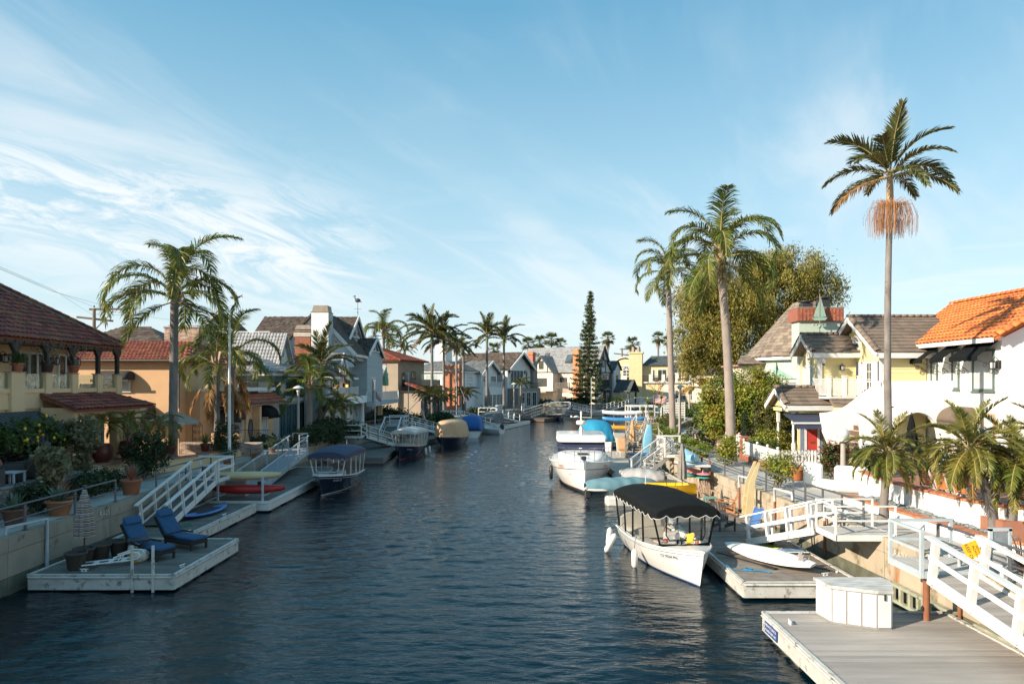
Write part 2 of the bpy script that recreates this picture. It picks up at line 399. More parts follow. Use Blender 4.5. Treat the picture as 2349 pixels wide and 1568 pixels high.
# water: one sheet with modelled ripples near the camera, flat farther out where only the fine relief matters
def water():
 rs=np.random.default_rng(3)
 ys=[-12.0]
 while ys[-1]<74: ys.append(ys[-1]+max(.075,.0042*max(ys[-1],0)))
 ys=np.array(ys); xs=np.linspace(-17,22,340)
 X,Y=np.meshgrid(xs,ys); Z=np.zeros_like(X)
 for k in range(54):
  lam=.17*(1.5/.17)**(rs.random()); a=rs.normal(pi*.5+.08,.42); ph=rs.random()*6.28; kx,ky=cos(a)*6.283/lam,sin(a)*6.283/lam
  Z+=(.0052 if lam<.7 else .0032)*lam**.9*np.sin(kx*X+ky*Y+ph+.8*np.sin(.21*X+.17*Y+ph))
 patch=.62+.38*np.sin(.33*X+.8*np.sin(.14*Y))*np.sin(.19*Y+.5*np.sin(.2*X))
 Z*=patch*np.clip((74-Y)/14,0,1)
 nx,ny=len(xs),len(ys); P=np.stack([X,Y,Z],-1).reshape(-1,3)
 i=np.arange(nx-1); j=np.arange(ny-1); I,J=np.meshgrid(i,j); a=(J*nx+I).ravel(); f=np.stack([a,a+1,a+nx+1,a+nx],-1)
 b=MB(); b.v=P.tolist(); b.f=f.tolist(); b.m=[0]*len(f); b.s=[True]*len(f)
 y0,y1=float(ys[0]),float(ys[-1])
 b.add([(-17,y1,0),(22,y1,0),(22,320,0),(-17,320,0),(22,y0,0),(240,y0,0),(240,320,0),(22,320,0),(-60,y0,0),(-17,y0,0),(-17,320,0),(-60,320,0),(-60,-70,0),(240,-70,0),(240,y0,0),(-60,y0,0)],[(0,1,2,3),(4,5,6,7),(8,9,10,11),(12,13,14,15)],0,True)
 b.build('water',water_mat(),None,kind='structure')
water()
grd=M('ground',(.30,.26,.20),.95,(.22,.19,.15),.4,bump=.2,bscale=6)
def land(name,line,side):
 P=[p+V((0,0,ZW-.02)) for p in line.p[::4]]; off=[]
 for i,p in enumerate(P):
  t=(P[min(i+1,len(P)-1)]-P[max(i-1,0)]).normalized(); n=V((-t.y,t.x,0))*side; off.append(p+n*.28)
 far=[V((side*-1*4000 if side>0 else 4000,-80,ZW-.02))]
 b=MB(); n=len(off)
 # a strip away from the bank line, then the sheet out to the horizon
 outp=[]
 for i,p in enumerate(off):
  t=(off[min(i+1,n-1)]-off[max(i-1,0)]).normalized(); nn=V((-t.y,t.x,0))*side; outp.append(p+nn*3000.0*(1 if side>0 else 1))
 if side>0:
  outp=[V((-3500,-80+ (p.y+80)*14,ZW-.02)) if i<n-1 else V((-3500,4200,ZW-.02)) for i,p in enumerate(off)]
 else:
  outp=[V((3500,-80+(p.y+80)*.9,ZW-.02)) for i,p in enumerate(off)]
 low=[p-V((0,0,3.2)) for p in off]
 vs=off+outp+low
 fs=[]
 for i in range(n-1):
  fs.append((i,i+1,n+i+1,n+i) if side>0 else (i+1,i,n+i,n+i+1)); fs.append((i,2*n+i,2*n+i+1,i+1))
 b.add(vs,fs)
 if side>0:
  e=off[-1]; b.add([e,(3500,600,ZW-.02),(3500,4200,ZW-.02),(-3500,4200,ZW-.02)],[(0,1,2,3)])
 b.build(name,grd,None,kind='structure')
land('ground',LB,1); land('ground',RB,-1)
def offs(line,d,side,o,z):
 p=line.at(d); t=line.dir(d); n=V((-t.y,t.x,0))*side; q=p+n*o; return V((q.x,q.y,z))

def structure(name):
 o=bpy.data.objects.new(name,None); COL.objects.link(o); o['kind']='structure'; WM[o.name]=MX(); return o
def path(name,line,side,d0,d1,o0,o1,z,mat,step=1.5,near=75):
 # paved path of separate slabs with open joints
 root=structure(name); rest=MB(); d=d0
 while d<d1:
  e=min(d+step,d1); g=.008; zz=z+rnd.uniform(-.004,.004)
  p=[offs(line,d+g,side,o0,zz),offs(line,e-g,side,o0,zz),offs(line,e-g,side,o1,zz),offs(line,d+g,side,o1,zz)]
  if side>0: p=p[::-1]
  p=[q-V((0,0,.06)) for q in p]
  b=MB() if p[0].y<near else rest; b.prism(p,(0,0,.06))
  if b is not rest: b.build('paving_slab',mat,root)
  d=e
 if rest.v: rest.build('paving_slab',mat,root,kind='stuff')
 return root
path('walkway',LB,1,0,LB.fromY(125),.30,2.15,ZW+.01,walk)
path('walkway',RB,-1,0,RB.fromY(120),.30,2.75,ZW+.01,walk)
def seawall(line,side,d0,d1,label,mat,step=2.6,near=95):
 root=thing('seawall',label,'seawall',line.at(d0)); org=WM[root.name].inverted(); rest=MB(); d=d0
 while d<d1:
  e=min(d+step,d1); b=MB() if line.at(d).y<near else rest; j=rnd.uniform(-.012,.012); g=.006
  def seg(o,oi,z0,z1,m):
   p=[offs(line,d+g,side,o+j,z0),offs(line,(d+e)/2,side,o+j,z0),offs(line,e-g,side,o+j,z0),offs(line,e-g,side,oi,z0),offs(line,(d+e)/2,side,oi,z0),offs(line,d+g,side,oi,z0)]
   p=[org@q for q in p]
   if side>0: p=p[::-1]
   b.prism(p,(0,0,z1-z0),m)
  seg(-.015,.30,1.22,1.65,0); seg(.0,.29,.50,1.205,0); seg(.012,.29,.15,.485,2); seg(.012,.29,-1.2,.145,2)
  if b is not rest: b.build('panel',[mat,mat,algae],root)
  d=e
 if rest.v: rest.build('panel',[mat,mat,algae],root,kind='stuff')
 return root
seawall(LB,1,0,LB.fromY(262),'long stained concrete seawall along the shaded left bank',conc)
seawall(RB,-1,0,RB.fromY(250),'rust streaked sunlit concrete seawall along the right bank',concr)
railm=M('rail_grey',(.13,.135,.15),.45,(.09,.095,.105),4,metal=.3,rv=.05)
def railing(line,side,d0,d1,label,step=2.5,h=.80,o=.14,group=None,mat=None):
 root=thing('railing',label,'railing',offs(line,d0,side,o,ZW),group=group); inv=WM[root.name].inverted(); mat=mat or railm
 n=max(1,round((d1-d0)/step)); st=(d1-d0)/n
 for k in range(n+1):
  p=inv@offs(line,d0+k*st,side,o,ZW); t=line.dir(d0+k*st); b=MB()
  b.cbox(p+V((0,0,h/2)),(.035,.10,h),0,math.atan2(t.y,t.x)+pi/2,.005); b.cbox(p+V((0,0,.008)),(.14,.16,.016),0,math.atan2(t.y,t.x),.004); b.build('post',mat,root)
 pts=[inv@offs(line,d0+(d1-d0)*i/(n*3),side,o,ZW+h) for i in range(n*3+1)]
 MB().tube(pts,.032,8).build('top_rail',mat,root)
 MB().tube([p-V((0,0,h*.50)) for p in pts],.024,7).build('mid_rail',mat,root); return root
yl=LB.fromY; yr=RB.fromY
railing(LB,1,yl(-4),yl(25.2),'dark grey pipe railing on the left seawall beside the potted agaves')
railing(LB,1,yl(28.2),yl(44.0),'grey pipe railing behind the kayak rack on the left bank')
railing(LB,1,yl(47.2),yl(56.5),'grey railing with a dark shrub spilling over it')
railing(LB,1,yl(61),yl(72),'grey railing behind the boat with the cream canopy')
railing(LB,1,yl(94),yl(116),'grey railing in front of the brick and shingle house on the bend',mat=railm)
railing(LB,1,yl(128),yl(142),'grey railing in front of the half-timbered house')
railing(RB,-1,yr(-2),yr(17.3),'grey railing beside the near gangway on the right bank')
railing(RB,-1,yr(20.7),yr(24.3),'short grey railing between the two landings on the right bank',step=1.3)
railing(RB,-1,yr(25.2),yr(46.5),'long grey pipe railing above the adirondack chairs')
railing(RB,-1,yr(49),yr(78),'railing curving away past the tall palm trunk',step=1.6,mat=M('weathered_rail',(.45,.40,.33),.7,(.36,.32,.26),5,rv=.1))
railing(RB,-1,yr(96),yr(140),'far grey railing beyond the flower bed on the right bend')
# ---------------------------------------------------------------- building helpers (all coordinates in world space)
def wb(b,name,mats,parent,**k):
 inv=WM[parent.name].inverted(); b.v=[tuple(inv@V(p)) for p in b.v]; return b.build(name,mats,parent,**k)
def wl(name,me,parent,T,**k): return link(name,me,parent,WM[parent.name].inverted()@T,**k)
def wp(name,parent,me,Ts,limit=300):
 inv=WM[parent.name].inverted(); pieces(name,parent,me,[inv@T for T in Ts],limit)
CACHE={}
def win(root,o,x,w,h,nx=1,ny=1,fm=white,pm=glass,fw=.07,bar=.025,dep=.07,sill=0.0,name='window',arch=False,onepane=False):
 # a framed window or glazed door standing proud of the wall, its panes set back in the frame
 key=(round(w,3),round(h,3),nx,ny,fm.name,pm.name,fw,bar,dep,sill,arch,onepane)
 if key not in CACHE:
  b=MB(); b.box((0,0,-.02),(fw,h,dep)); b.box((w-fw,0,-.02),(w,h,dep)); b.box((fw,0,-.02),(w-fw,fw,dep)); b.box((fw,h-fw,-.02),(w-fw,h,dep))
  iw=(w-2*fw); ih=(h-2*fw)
  for i in range(1,nx): x0=fw+iw*i/nx; b.box((x0-bar/2,fw,-.01),(x0+bar/2,h-fw,dep-.015))
  for j in range(1,ny): y0=fw+ih*j/ny; b.box((fw,y0-bar/2,-.01),(w-fw,y0+bar/2,dep-.018))
  if sill: b.box((-.06,-.07,-.02),(w+.06,-.004,dep+sill))
  if arch:
   n=9; pts=[(w/2+w/2*cos(pi-pi*i/n),h+w/2*sin(pi-pi*i/n)*.9) for i in range(n+1)]
   inn=[(w/2+(w/2-fw)*cos(pi-pi*i/n),h+(w/2-fw)*sin(pi-pi*i/n)*.9) for i in range(n+1)]
   for i in range(n): b.prism([(*pts[i],0),(*inn[i],0),(*inn[i+1],0),(*pts[i+1],0)],(0,0,dep))
   for i in (2,4.5,7): a=pi-pi*i/n; b.beam((w/2,h+.01,dep-.03),(w/2+(w/2-fw)*cos(a),h+(w/2-fw)*.9*sin(a),dep-.03),bar,bar)
  ps=[]
  X=1 if onepane else nx; Y_=1 if onepane else ny
  for i in range(X):
   for j in range(Y_):
    p=MB(); p.box((fw+iw*i/X+.002,fw+ih*j/Y_+.002,.002),(fw+iw*(i+1)/X-.002,fw+ih*(j+1)/Y_-.002,.018)); ps.append(p.mesh('pane',pm))
  if arch:
   p=MB(); p.prism([(q[0],q[1],.002) for q in inn],(0,0,.016)); ps.append(p.mesh('pane',pm))
  CACHE[key]=(b.mesh(name,fm),ps)
 me,ps=CACHE[key]; f=wl(name,me,root,frame(o,x,ZU))
 for p in ps: link('pane',p,f)
 return f
def barrel_mesh(mat,tw=.25,tl=.42,h=.085):
 b=MB(); n=6; t=.012
 def fn(u,v):
  a=pi*(1-u); r=1-.12*v; return V((tw*.5*cos(a)*r,v*tl,h*sin(a)+.03*(1-v)))
 b.shell(fn,n,1,-t); return b.mesh('roof_tile',mat)
def flat_mesh(mat,w,l,t=.03,lift=.03):
 b=MB(); b.add([(-w/2,0,lift),(w/2,0,lift),(w/2,l,0),(-w/2,l,0),(-w/2,0,lift+t),(w/2,0,lift+t),(w/2,l,t),(-w/2,l,t)],[(0,3,2,1),(4,5,6,7),(0,1,5,4),(1,2,6,5),(2,3,7,6),(3,0,4,7)]); return b.mesh('roof_tile',mat)
def slope(part,e0,e1,r1,r0,tile,tw,tl,mat,th=.12,limit=300,jit=0.0,name='roof_tile',slabm=None,lap=.88):
 # one roof plane: a slab with its tiles laid course by course on it
 e0,e1,r0,r1=V(e0),V(e1),V(r0),V(r1)
 u=(e1-e0).normalized(); n=u.cross(r0-e0) if (r0-r1).length<1e-6 or True else None
 n=n.normalized()
 if n.z<0: return slope(part,e1,e0,r0,r1,tile,tw,tl,mat,th,limit,jit,name,slabm,lap)
 v=n.cross(u); Hh=(r0-e0).dot(v); b=MB()
 pl=[e0,e1,r1,r0] if (r0-r1).length>1e-4 else [e0,e1,r0]
 b.prism([p-n*th for p in pl],n*th); wb(b,'roof_slab',slabm or mat,part)
 if tile is None: return
 me=tile; Ts=[]; rows=max(1,int(round(Hh/(tl*lap))))
 for k in range(rows):
  t=k/rows; a=e0.lerp(r0,t); c=e1.lerp(r1,t); L=(c-a).length; m=int(L/tw)
  t2=(k+.5)/rows; a2=e0.lerp(r0,t2); c2=e1.lerp(r1,t2); la=max((a-e0).dot(u),(a2-e0).dot(u)); lc=min((c-e0).dot(u),(c2-e0).dot(u)); m=max(1,int(round((lc-la)/tw)))
  if lc-la<tw*.4: continue
  w_=(lc-la)/m
  for i in range(m):
   off=.5 if (tile_stag.get(me.name) and k%2) else 0
   s=la+(i+.5)*w_+ (w_*.5*off if i<m-1 else 0)
   p=e0+u*s+v*((Hh*t)-(.04 if k==0 else 0)+rnd.uniform(-jit,jit))+n*.004
   Ts.append(basis(p,u*(w_/tw)*rnd.uniform(1-jit,1),v*rnd.uniform(1-jit*.5,1+jit*.5),n))
 wp(name,part,me,Ts,limit)
tile_stag={}
def caps(part,p,q,mat,r=.13,l=.42,name='ridge_tile',limit=300):
 p,q=V(p),V(q); d=(q-p); L=d.length; d.normalize(); n=int(L/(l*.86)); sd=d.cross(ZU).normalized(); up=sd.cross(d)
 key=('cap',mat.name,r,l)
 if key not in CACHE:
  b=MB(); 
  def fn(u,v): a=pi*(1-u)*1.1-pi*.05; rr=r*(1.08-.16*v); return V((rr*cos(a),v*l,rr*.75*sin(a)+.015))
  b.shell(fn,6,1,-.014); CACHE[key]=b.mesh(name,mat)
 wp(name,part,CACHE[key],[basis(p+d*(i*l*.86),sd,d,up) for i in range(n)],limit)
def unit_box(mat,name):
 k=('ub',mat.name)
 if k not in CACHE: b=MB(); b.cbox((.5,.5,.5),(1,1,1),0,0,.03); CACHE[k]=b.mesh(name,mat)
 return CACHE[k]
def wedge(mat,name):
 k=('wd',mat.name)
 if k not in CACHE: b=MB(); b.add([(0,0,0),(1,0,0),(1,1,0),(0,1,0),(0,0,1),(1,0,1),(1,1,.25),(0,1,.25)],[(0,3,2,1),(4,5,6,7),(0,1,5,4),(1,2,6,5),(2,3,7,6),(3,0,4,7)]); CACHE[k]=b.mesh(name,mat)
 return CACHE[k]
def siding(root,o,x,w,h,mat,step=.2,prof=None,dep=.035,limit=300,holes=()):
 # lapped boards over a wall; prof(z) gives the left and right ends at height z; holes are kept clear
 me=wedge(mat,'siding_board'); x=V(x).normalized(); n=x.cross(ZU); Ts=[]; k=0
 while k*step<h-.01:
  z=k*step; a,c=(0,w) if prof is None else prof(z+step*.5); segs=[(a,c)]
  for (x0,x1,z0,z1) in holes:
   if z+step*.5>z0 and z+step*.5<z1:
    ns=[]
    for (s,e) in segs:
     if x0>s: ns.append((s,min(e,x0)))
     if x1<e: ns.append((max(s,x1),e))
     if x0>=e or x1<=s: ns=[q for q in ns if q!=(s,min(e,x0)) and q!=(max(s,x1),e)]+[(s,e)]
    segs=ns
  for (s,e) in segs:
   if e-s>.05: Ts.append(basis(V(o)+x*s+ZU*z+n*.002,x*(e-s),ZU*min(step*1.02,h-z),n*dep))
  k+=1
 wp('siding_board',root,me,Ts,limit)
def bricks(root,o,x,w,h,mat,bl=.22,bh=.075,gap=.012,dep=.03,limit=300,name='brick',prof=None):
 me=unit_box(mat,name); x=V(x).normalized(); n=x.cross(ZU); Ts=[]; k=0
 while (k+1)*bh<=h+.005:
  z=k*bh; s=-(bl/2 if k%2 else 0)
  while s<w:
   a=max(0,s); e=min(w,s+bl-gap)
   if e-a>.03: Ts.append(basis(V(o)+x*a+ZU*z-n*.01,x*(e-a),ZU*(bh-gap),n*(dep+.01+rnd.uniform(-.004,.006))))
   s+=bl
  k+=1
 wp(name,root,me,Ts,limit)
def chimney(root,c,w,d,z0,z1,mat,brickm=None,capm=None,bl=.22,bh=.08,limit=300,flue=None):
 c=V(c); b=MB(); b.box((c.x-w/2,c.y-d/2,z0),(c.x+w/2,c.y+d/2,z1)); ch=wb(b,'chimney',mat,root)
 if brickm:
  for o,x,ww in (((c.x-w/2,c.y-d/2,z0),(1,0,0),w),((c.x+w/2,c.y-d/2,z0),(0,1,0),d),((c.x-w/2,c.y+d/2,z0),(0,-1,0),d)): bricks(ch,o,x,ww,z1-z0,brickm,bl,bh,limit=limit)
 if capm:
  b=MB(); b.cbox((c.x,c.y,z1+.06),(w+.16,d+.16,.12),0,0,.02); b.cbox((c.x,c.y,z1+.16),(w*.86,d*.86,.10),0,0,.02); wb(b,'chimney_cap',capm,ch)
 return ch
def bal(root,p,q,h,mat,n,post=.09,bar=.035,name='balustrade',rails=(.06,1.0),posts=True):
 # balcony rail: posts, two rails and separate balusters
 p,q=V(p),V(q); u=(q-p).normalized(); L=(q-p).length; b=MB()
 if posts:
  for t in (p,q): b.cbox(t+ZU*(h/2+.03),(post,post,h+.06),0,math.atan2(u.y,u.x),.008)
 b.beam(p+ZU*(h-.03),q+ZU*(h-.03),.07,.05); b.beam(p+ZU*.09,q+ZU*.09,.05,.05); r=wb(b,name,mat,root)
 me=unit_box(mat,'baluster'); sd=u.cross(ZU)
 wp('baluster',r,me,[basis(p+u*(L*(i+.5)/n-bar/2)-sd*bar/2+ZU*.115,u*bar,-sd*-bar if False else sd*bar,ZU*(h-.175)) if u.cross(sd).z>0 else basis(p+u*(L*(i+.5)/n-bar/2)+sd*bar/2+ZU*.115,u*bar,-sd*bar,ZU*(h-.175)) for i in range(n)],300)
 return r
def awning_round(root,o,x,w,h,d,mat,name='awning'):
 # domed fabric awning with closed ends: quarter-cylinder plus curved sides
 x=V(x).normalized(); n=x.cross(ZU); o=V(o); b=MB()
 def fn(u,v):
  a=v*pi/2; e=(min(u,1-u)/.16); e=1 if e>1 else math.sqrt(max(0,1-(1-e)**2)); return o+x*(u*w)+n*(d*e*sin(pi/2-a+0) if False else d*sin(a)*(.35+.65*e))+ZU*(h*(1-(1-cos(a))*1.0)*(.55+.45*e))
 b.shell(fn,16,7,.015)
 for s in (0,1): b.face([fn(s,j/7) for j in range(8)]+[o+x*(s*w)],0)
 b.beam(o+n*d*.98+ZU*-.06,o+x*w+n*d*.98+ZU*-.06,.02,.16); return wb(b,name,mat,root)
def lantern(root,p,n,mat=darkm,s=1.0,glow=None):
 p=V(p); n=V(n); b=MB(); b.cbox(p+n*.03*s,(.10*s,.10*s,.22*s)); b.tube([p+n*.03*s+ZU*.1*s,p+n*.12*s+ZU*.2*s,p+n*.2*s+ZU*.14*s],.012*s,5)
 c=p+n*.2*s; b.lathe([(.0,.14*s),(.10*s,.07*s),(.085*s,.06*s)],c,6,0,False); b.lathe([(.06*s,-.14*s),(.075*s,-.12*s),(.07*s,-.1*s)],c,6,0,False)
 for k in range(6): a=k*pi/3; b.beam(c+V((.075*cos(a),.075*sin(a),-.11))*s,c+V((.085*cos(a),.085*sin(a),.06))*s,.012*s,.012*s)
 l=wb(b,'wall_lantern',mat,root); g=MB(); g.lathe([(.06*s,-.1*s),(.07*s,.05*s)],c,6,0,False); wb(g,'lantern_glass',glow or blind,l); return l
def gable_prism(b,pts,vec,m=0): b.prism(pts,vec,m)
# ================================================================= houses on the left bank
stA=M('peach_stucco',(.72,.52,.31),.9,(.66,.465,.27),1.2,bump=.12,bscale=60,streak=((.50,.34,.19),1.3,.66))
tileA=M('dark_red_clay_tile',(.25,.075,.048),.75,(.16,.052,.038),3,rv=.38,bump=.15)
flash=M('lead_flashing',(.25,.27,.25),.6,(.2,.22,.2),3)
def houseA():
 r=thing('stucco_house','peach stucco villa with dark red clay tile roof and glass balcony','house',(-20,34,ZW))
 XP,XW,Y0,Y1=-20.0,-21.9,12.0,34.8; ZT=2.5; ZF=5.42
 b=MB(); b.box((-33,Y0,ZT-.9),(XW,Y1-.9,7.7)); b.box((XW,Y0,ZT-.9),(XP-.12,28.95,ZF)); b.box((XW+.001,28.951,4.75),(XP-.12,Y1-.2,ZF)); wb(b,'wall',stA,r)
 # balcony front: parapet bands, pillars, glass
 b=MB(); zt=6.45
 P=[24.4,27.5,29.35,31.1,33.0,34.6]
 b.box((XP-.10,Y0,4.98),(XP,29.1,5.62)); b.box((XP-.10,29.15,5.42),(XP,Y1,5.62)); b.box((XP-.10,Y0,5.622),(XP+.05,Y1,5.80))
 for i,y in enumerate(P):
  w=.75 if i in (1,) else .42
  b.box((XP-.14,y-w/2,5.3 if i in(2,) else (2.2 if i in (0,1,3) else 5.42)),(XP+.12,y+w/2,zt))
 b.box((XP-.15,27.13,2.2),(XP+.10,27.87,5.3)); b.box((XP-1.9,34.55,5.42),(XP-.11,34.79,6.0)); wb(b,'parapet',stA,r)
 b=MB()
 for y in P: b.cbox((XP-.02,y,zt+.02),(.34,.86 if y==27.5 else .5,.05),0,0,.01)
 wb(b,'parapet_cap',M('tan_cap',(.50,.32,.20),.8),r)
 vg=vinyl('balcony_glass',(.86,.93,.90),.16)
 for a,c in zip(P,P[1:]): 
  b=MB(); b.box((XP-.03,a+.22,5.8),(XP-.018,c-.22,6.42)); wb(b,'balcony_glass',vg,r)
 # timber posts with scrolled brackets
 for y in P[1:]:
  b=MB(); b.cbox((XP-.02,y,7.05),(.17,.17,1.25),0,0,.01)
  for dz,wd in ((0,.62),(.09,.50),(.17,.38),(.24,.27)): b.cbox((XP-.02,y,7.62-dz),(.16,wd,.09),0,0,.015)
  wb(b,'timber_post',darkw,r)
 b=MB(); b.beam((XP-.02,Y0,7.72),(XP-.02,Y1,7.72),.2,.16); b.beam((XP-2,Y1-.1,7.72),(XP,Y1-.1,7.72),.16,.16)
 for k in range(43): y=Y0+.3+k*.52; b.beam((XP-1.6,y,7.80),(XP+.12,y,7.72),.07,.10)
 wb(b,'eaves_beam',darkw,r)
 # back wall: french doors and lanterns
 for y,w,nx in ((25.0,3.4,4),): win(r,(XW,y,5.46),(0,1,0),w,2.0,nx,1,white,glass,.11,.10,.08)
 for y in (29.75,30.85,32.85): win(r,(XW,y,5.46),(0,1,0),1.2,2.0,2,1,white,glass,.11,.10,.08)
 for y in (29.1,32.4,34.0): lantern(r,(XW,y,7.1),(1,0,0),darkm,1.5)
 # lower floor: doors behind the lemon tree
 for y in (26.0,27.9): win(r,(XP-.12,y,2.55),(0,1,0),1.25,2.05,2,1,white,glass,.11,.08,.08)
 lantern(r,(XP-.12,25.6,4.2),(1,0,0),darkm,1.3); lantern(r,(XP-.12,28.85,4.2),(1,0,0),darkm,1.3)
 # arcade under the lean-to roof: arches open to a shaded porch
 b=MB(); ar=[29.85,31.6,33.25]; hw=.60; zs=4.0; x0,x1=-18.62,-18.95
 ys=[29.6]; 
 def archpoly(y0,y1,c):
  n=10; arc=[(c+hw*cos(pi-pi*i/n),zs+hw*1.0*sin(pi-pi*i/n)) for i in range(n+1)]
  L=[(y0,ZT),(c-hw,ZT)]+arc+[(c+hw,ZT),(y1,ZT),(y1,4.98),(y0,4.98)]
  # split into left and right halves so that every face stays convex enough
  for i in range(n):
   (a0,b0),(a1,b1)=arc[i],arc[i+1]; b.prism([(x0,a0,b0),(x0,a1,b1),(x0,a1,4.98),(x0,a0,4.98)],(x1-x0,0,0))
  for (p,q) in ((y0,c-hw),(c+hw,y1)): b.prism([(x0,p,ZT),(x0,q,ZT),(x0,q,4.98),(x0,p,4.98)],(x1-x0,0,0))
 archpoly(28.95,30.73,ar[0]); archpoly(30.73,32.42,ar[1]); archpoly(32.42,34.2,ar[2])
 b.box((-20.0,33.9,ZT),(-18.96,34.18,4.98)); b.box((-20,28.97,ZT),(-18.96,29.2,4.98)); wb(b,'arcade',stA,r)
 # lower tile roof
 rf=wb(MB().box((-20.1,28.9,5.40),(-19.9,34.7,5.44)),'roof',flash,r)
 tm=barrel_mesh(tileA)
 slope(rf,(-18.25,28.6,4.90),(-18.25,35.0,4.90),(-19.95,33.9,5.50),(-19.95,28.9,5.50),tm,.25,.42,tileA,.1,200)
 slope(rf,(-18.25,35.0,4.90),(-20.6,35.0,4.90),(-20.2,33.9,5.50),(-19.95,33.9,5.50),tm,.25,.42,tileA,.1,80)
 # main roof: a long hipped plane
 rf=wb(MB().box((-33,Y0,7.70),(XW,Y1-1,7.74)),'roof',darkw,r); ex,ey,ez=-19.85,34.85,7.84; k=.68; s=5.2
 rx,rz=ex-s,ez+s*k
 slope(rf,(ex,Y0,ez),(ex,ey,ez),(rx,ey-s,rz),(rx,Y0,rz),tm,.25,.42,tileA,.12,300)
 slope(rf,(ex,ey,ez),(-30,ey,ez),(rx-.2,ey-s,rz),(rx,ey-s,rz),tm,.25,.42,tileA,.12,40)
 slope(rf,(-30,ey,ez),(-30,Y0,ez),(rx,Y0,rz),(rx,ey-s,rz),None,.25,.42,tileA,.12)
 b=MB(); b.beam((ex-.1,ey-.1,ez+.12),(rx,ey-s,rz+.10),.16,.18); wb(b,'hip_flashing',flash,rf); caps(rf,(ex-.1,ey-.1,ez+.22),(rx,ey-s,rz+.20),tileA,.15)
 # striped awning over the lower doors
 a=MB(); st=[]; y0,y1=25.6,28.6
 aw=M('awning_green',(.018,.042,.05),.8,(.014,.035,.042),6); aw2=M('awning_tan_stripe',(.20,.15,.13),.8)
 n=24
 for i in range(n):
  u0=y0+(y1-y0)*i/n; u1=y0+(y1-y0)*(i+1)/n; m=1 if i%2 else 0; w0=(u1-u0)*(.34 if m else 1.66)
  c0=y0+(y1-y0)*(i//2*2)/n+(0 if not m else (u1-u0)*1.66)
  a.prism([(-19.86,c0,4.86),(-19.86,c0+w0,4.86),(-18.1,c0+w0,3.95),(-18.1,c0,3.95)],(0,0,.02),m); a.prism([(-18.1,c0,3.95),(-18.1,c0+w0,3.95),(-18.09,c0+w0,3.72+.03*sin(i*1.4)),(-18.09,c0,3.72+.03*sin(i*1.4))],(.012,0,0),m)
 wb(a,'awning',[aw,aw2],r)
 a=MB(); 
 for y in (y0,y1): a.tube([(-18.1,y,3.95),(-19.85,y,3.0)],.018,6)
 wb(a,'awning_arm',darkm,r)
 return r
houseA()
def terraceA():
 # curved terrace in front of the arcade, with a tiled top
 r=thing('terrace','curved peach garden terrace with terracotta paving in front of the arches','terrace',(-18.6,32,ZW))
 tilec=M('terrace_tile',(.34,.17,.12),.7,(.25,.12,.09),4,rv=.1)
 C=V((-20.2,31.0,0)); pts=[]; n=18
 for i in range(n+1):
  a=R(-88)+R(176)*i/n; pts.append((C.x+2.25*cos(a),C.y+4.0*sin(a)*(1.0)))
 b=MB(); P=[(-20.4,pts[0][1],ZW-.05)]+[(x,y,ZW-.05) for x,y in pts]+[(-20.4,pts[-1][1],ZW-.05)]; b.prism(P,(0,0,.78)); wb(b,'terrace_wall',stA,r)
 b=MB(); P=[(-20.4,pts[0][1]-.06,2.39)]+[(C.x+(x-C.x)*1.04,C.y+(y-C.y)*1.02,2.39) for x,y in pts]+[(-20.4,pts[-1][1]+.06,2.39)]; b.prism(P,(0,0,.11)); wb(b,'paving',tilec,r)
terraceA()
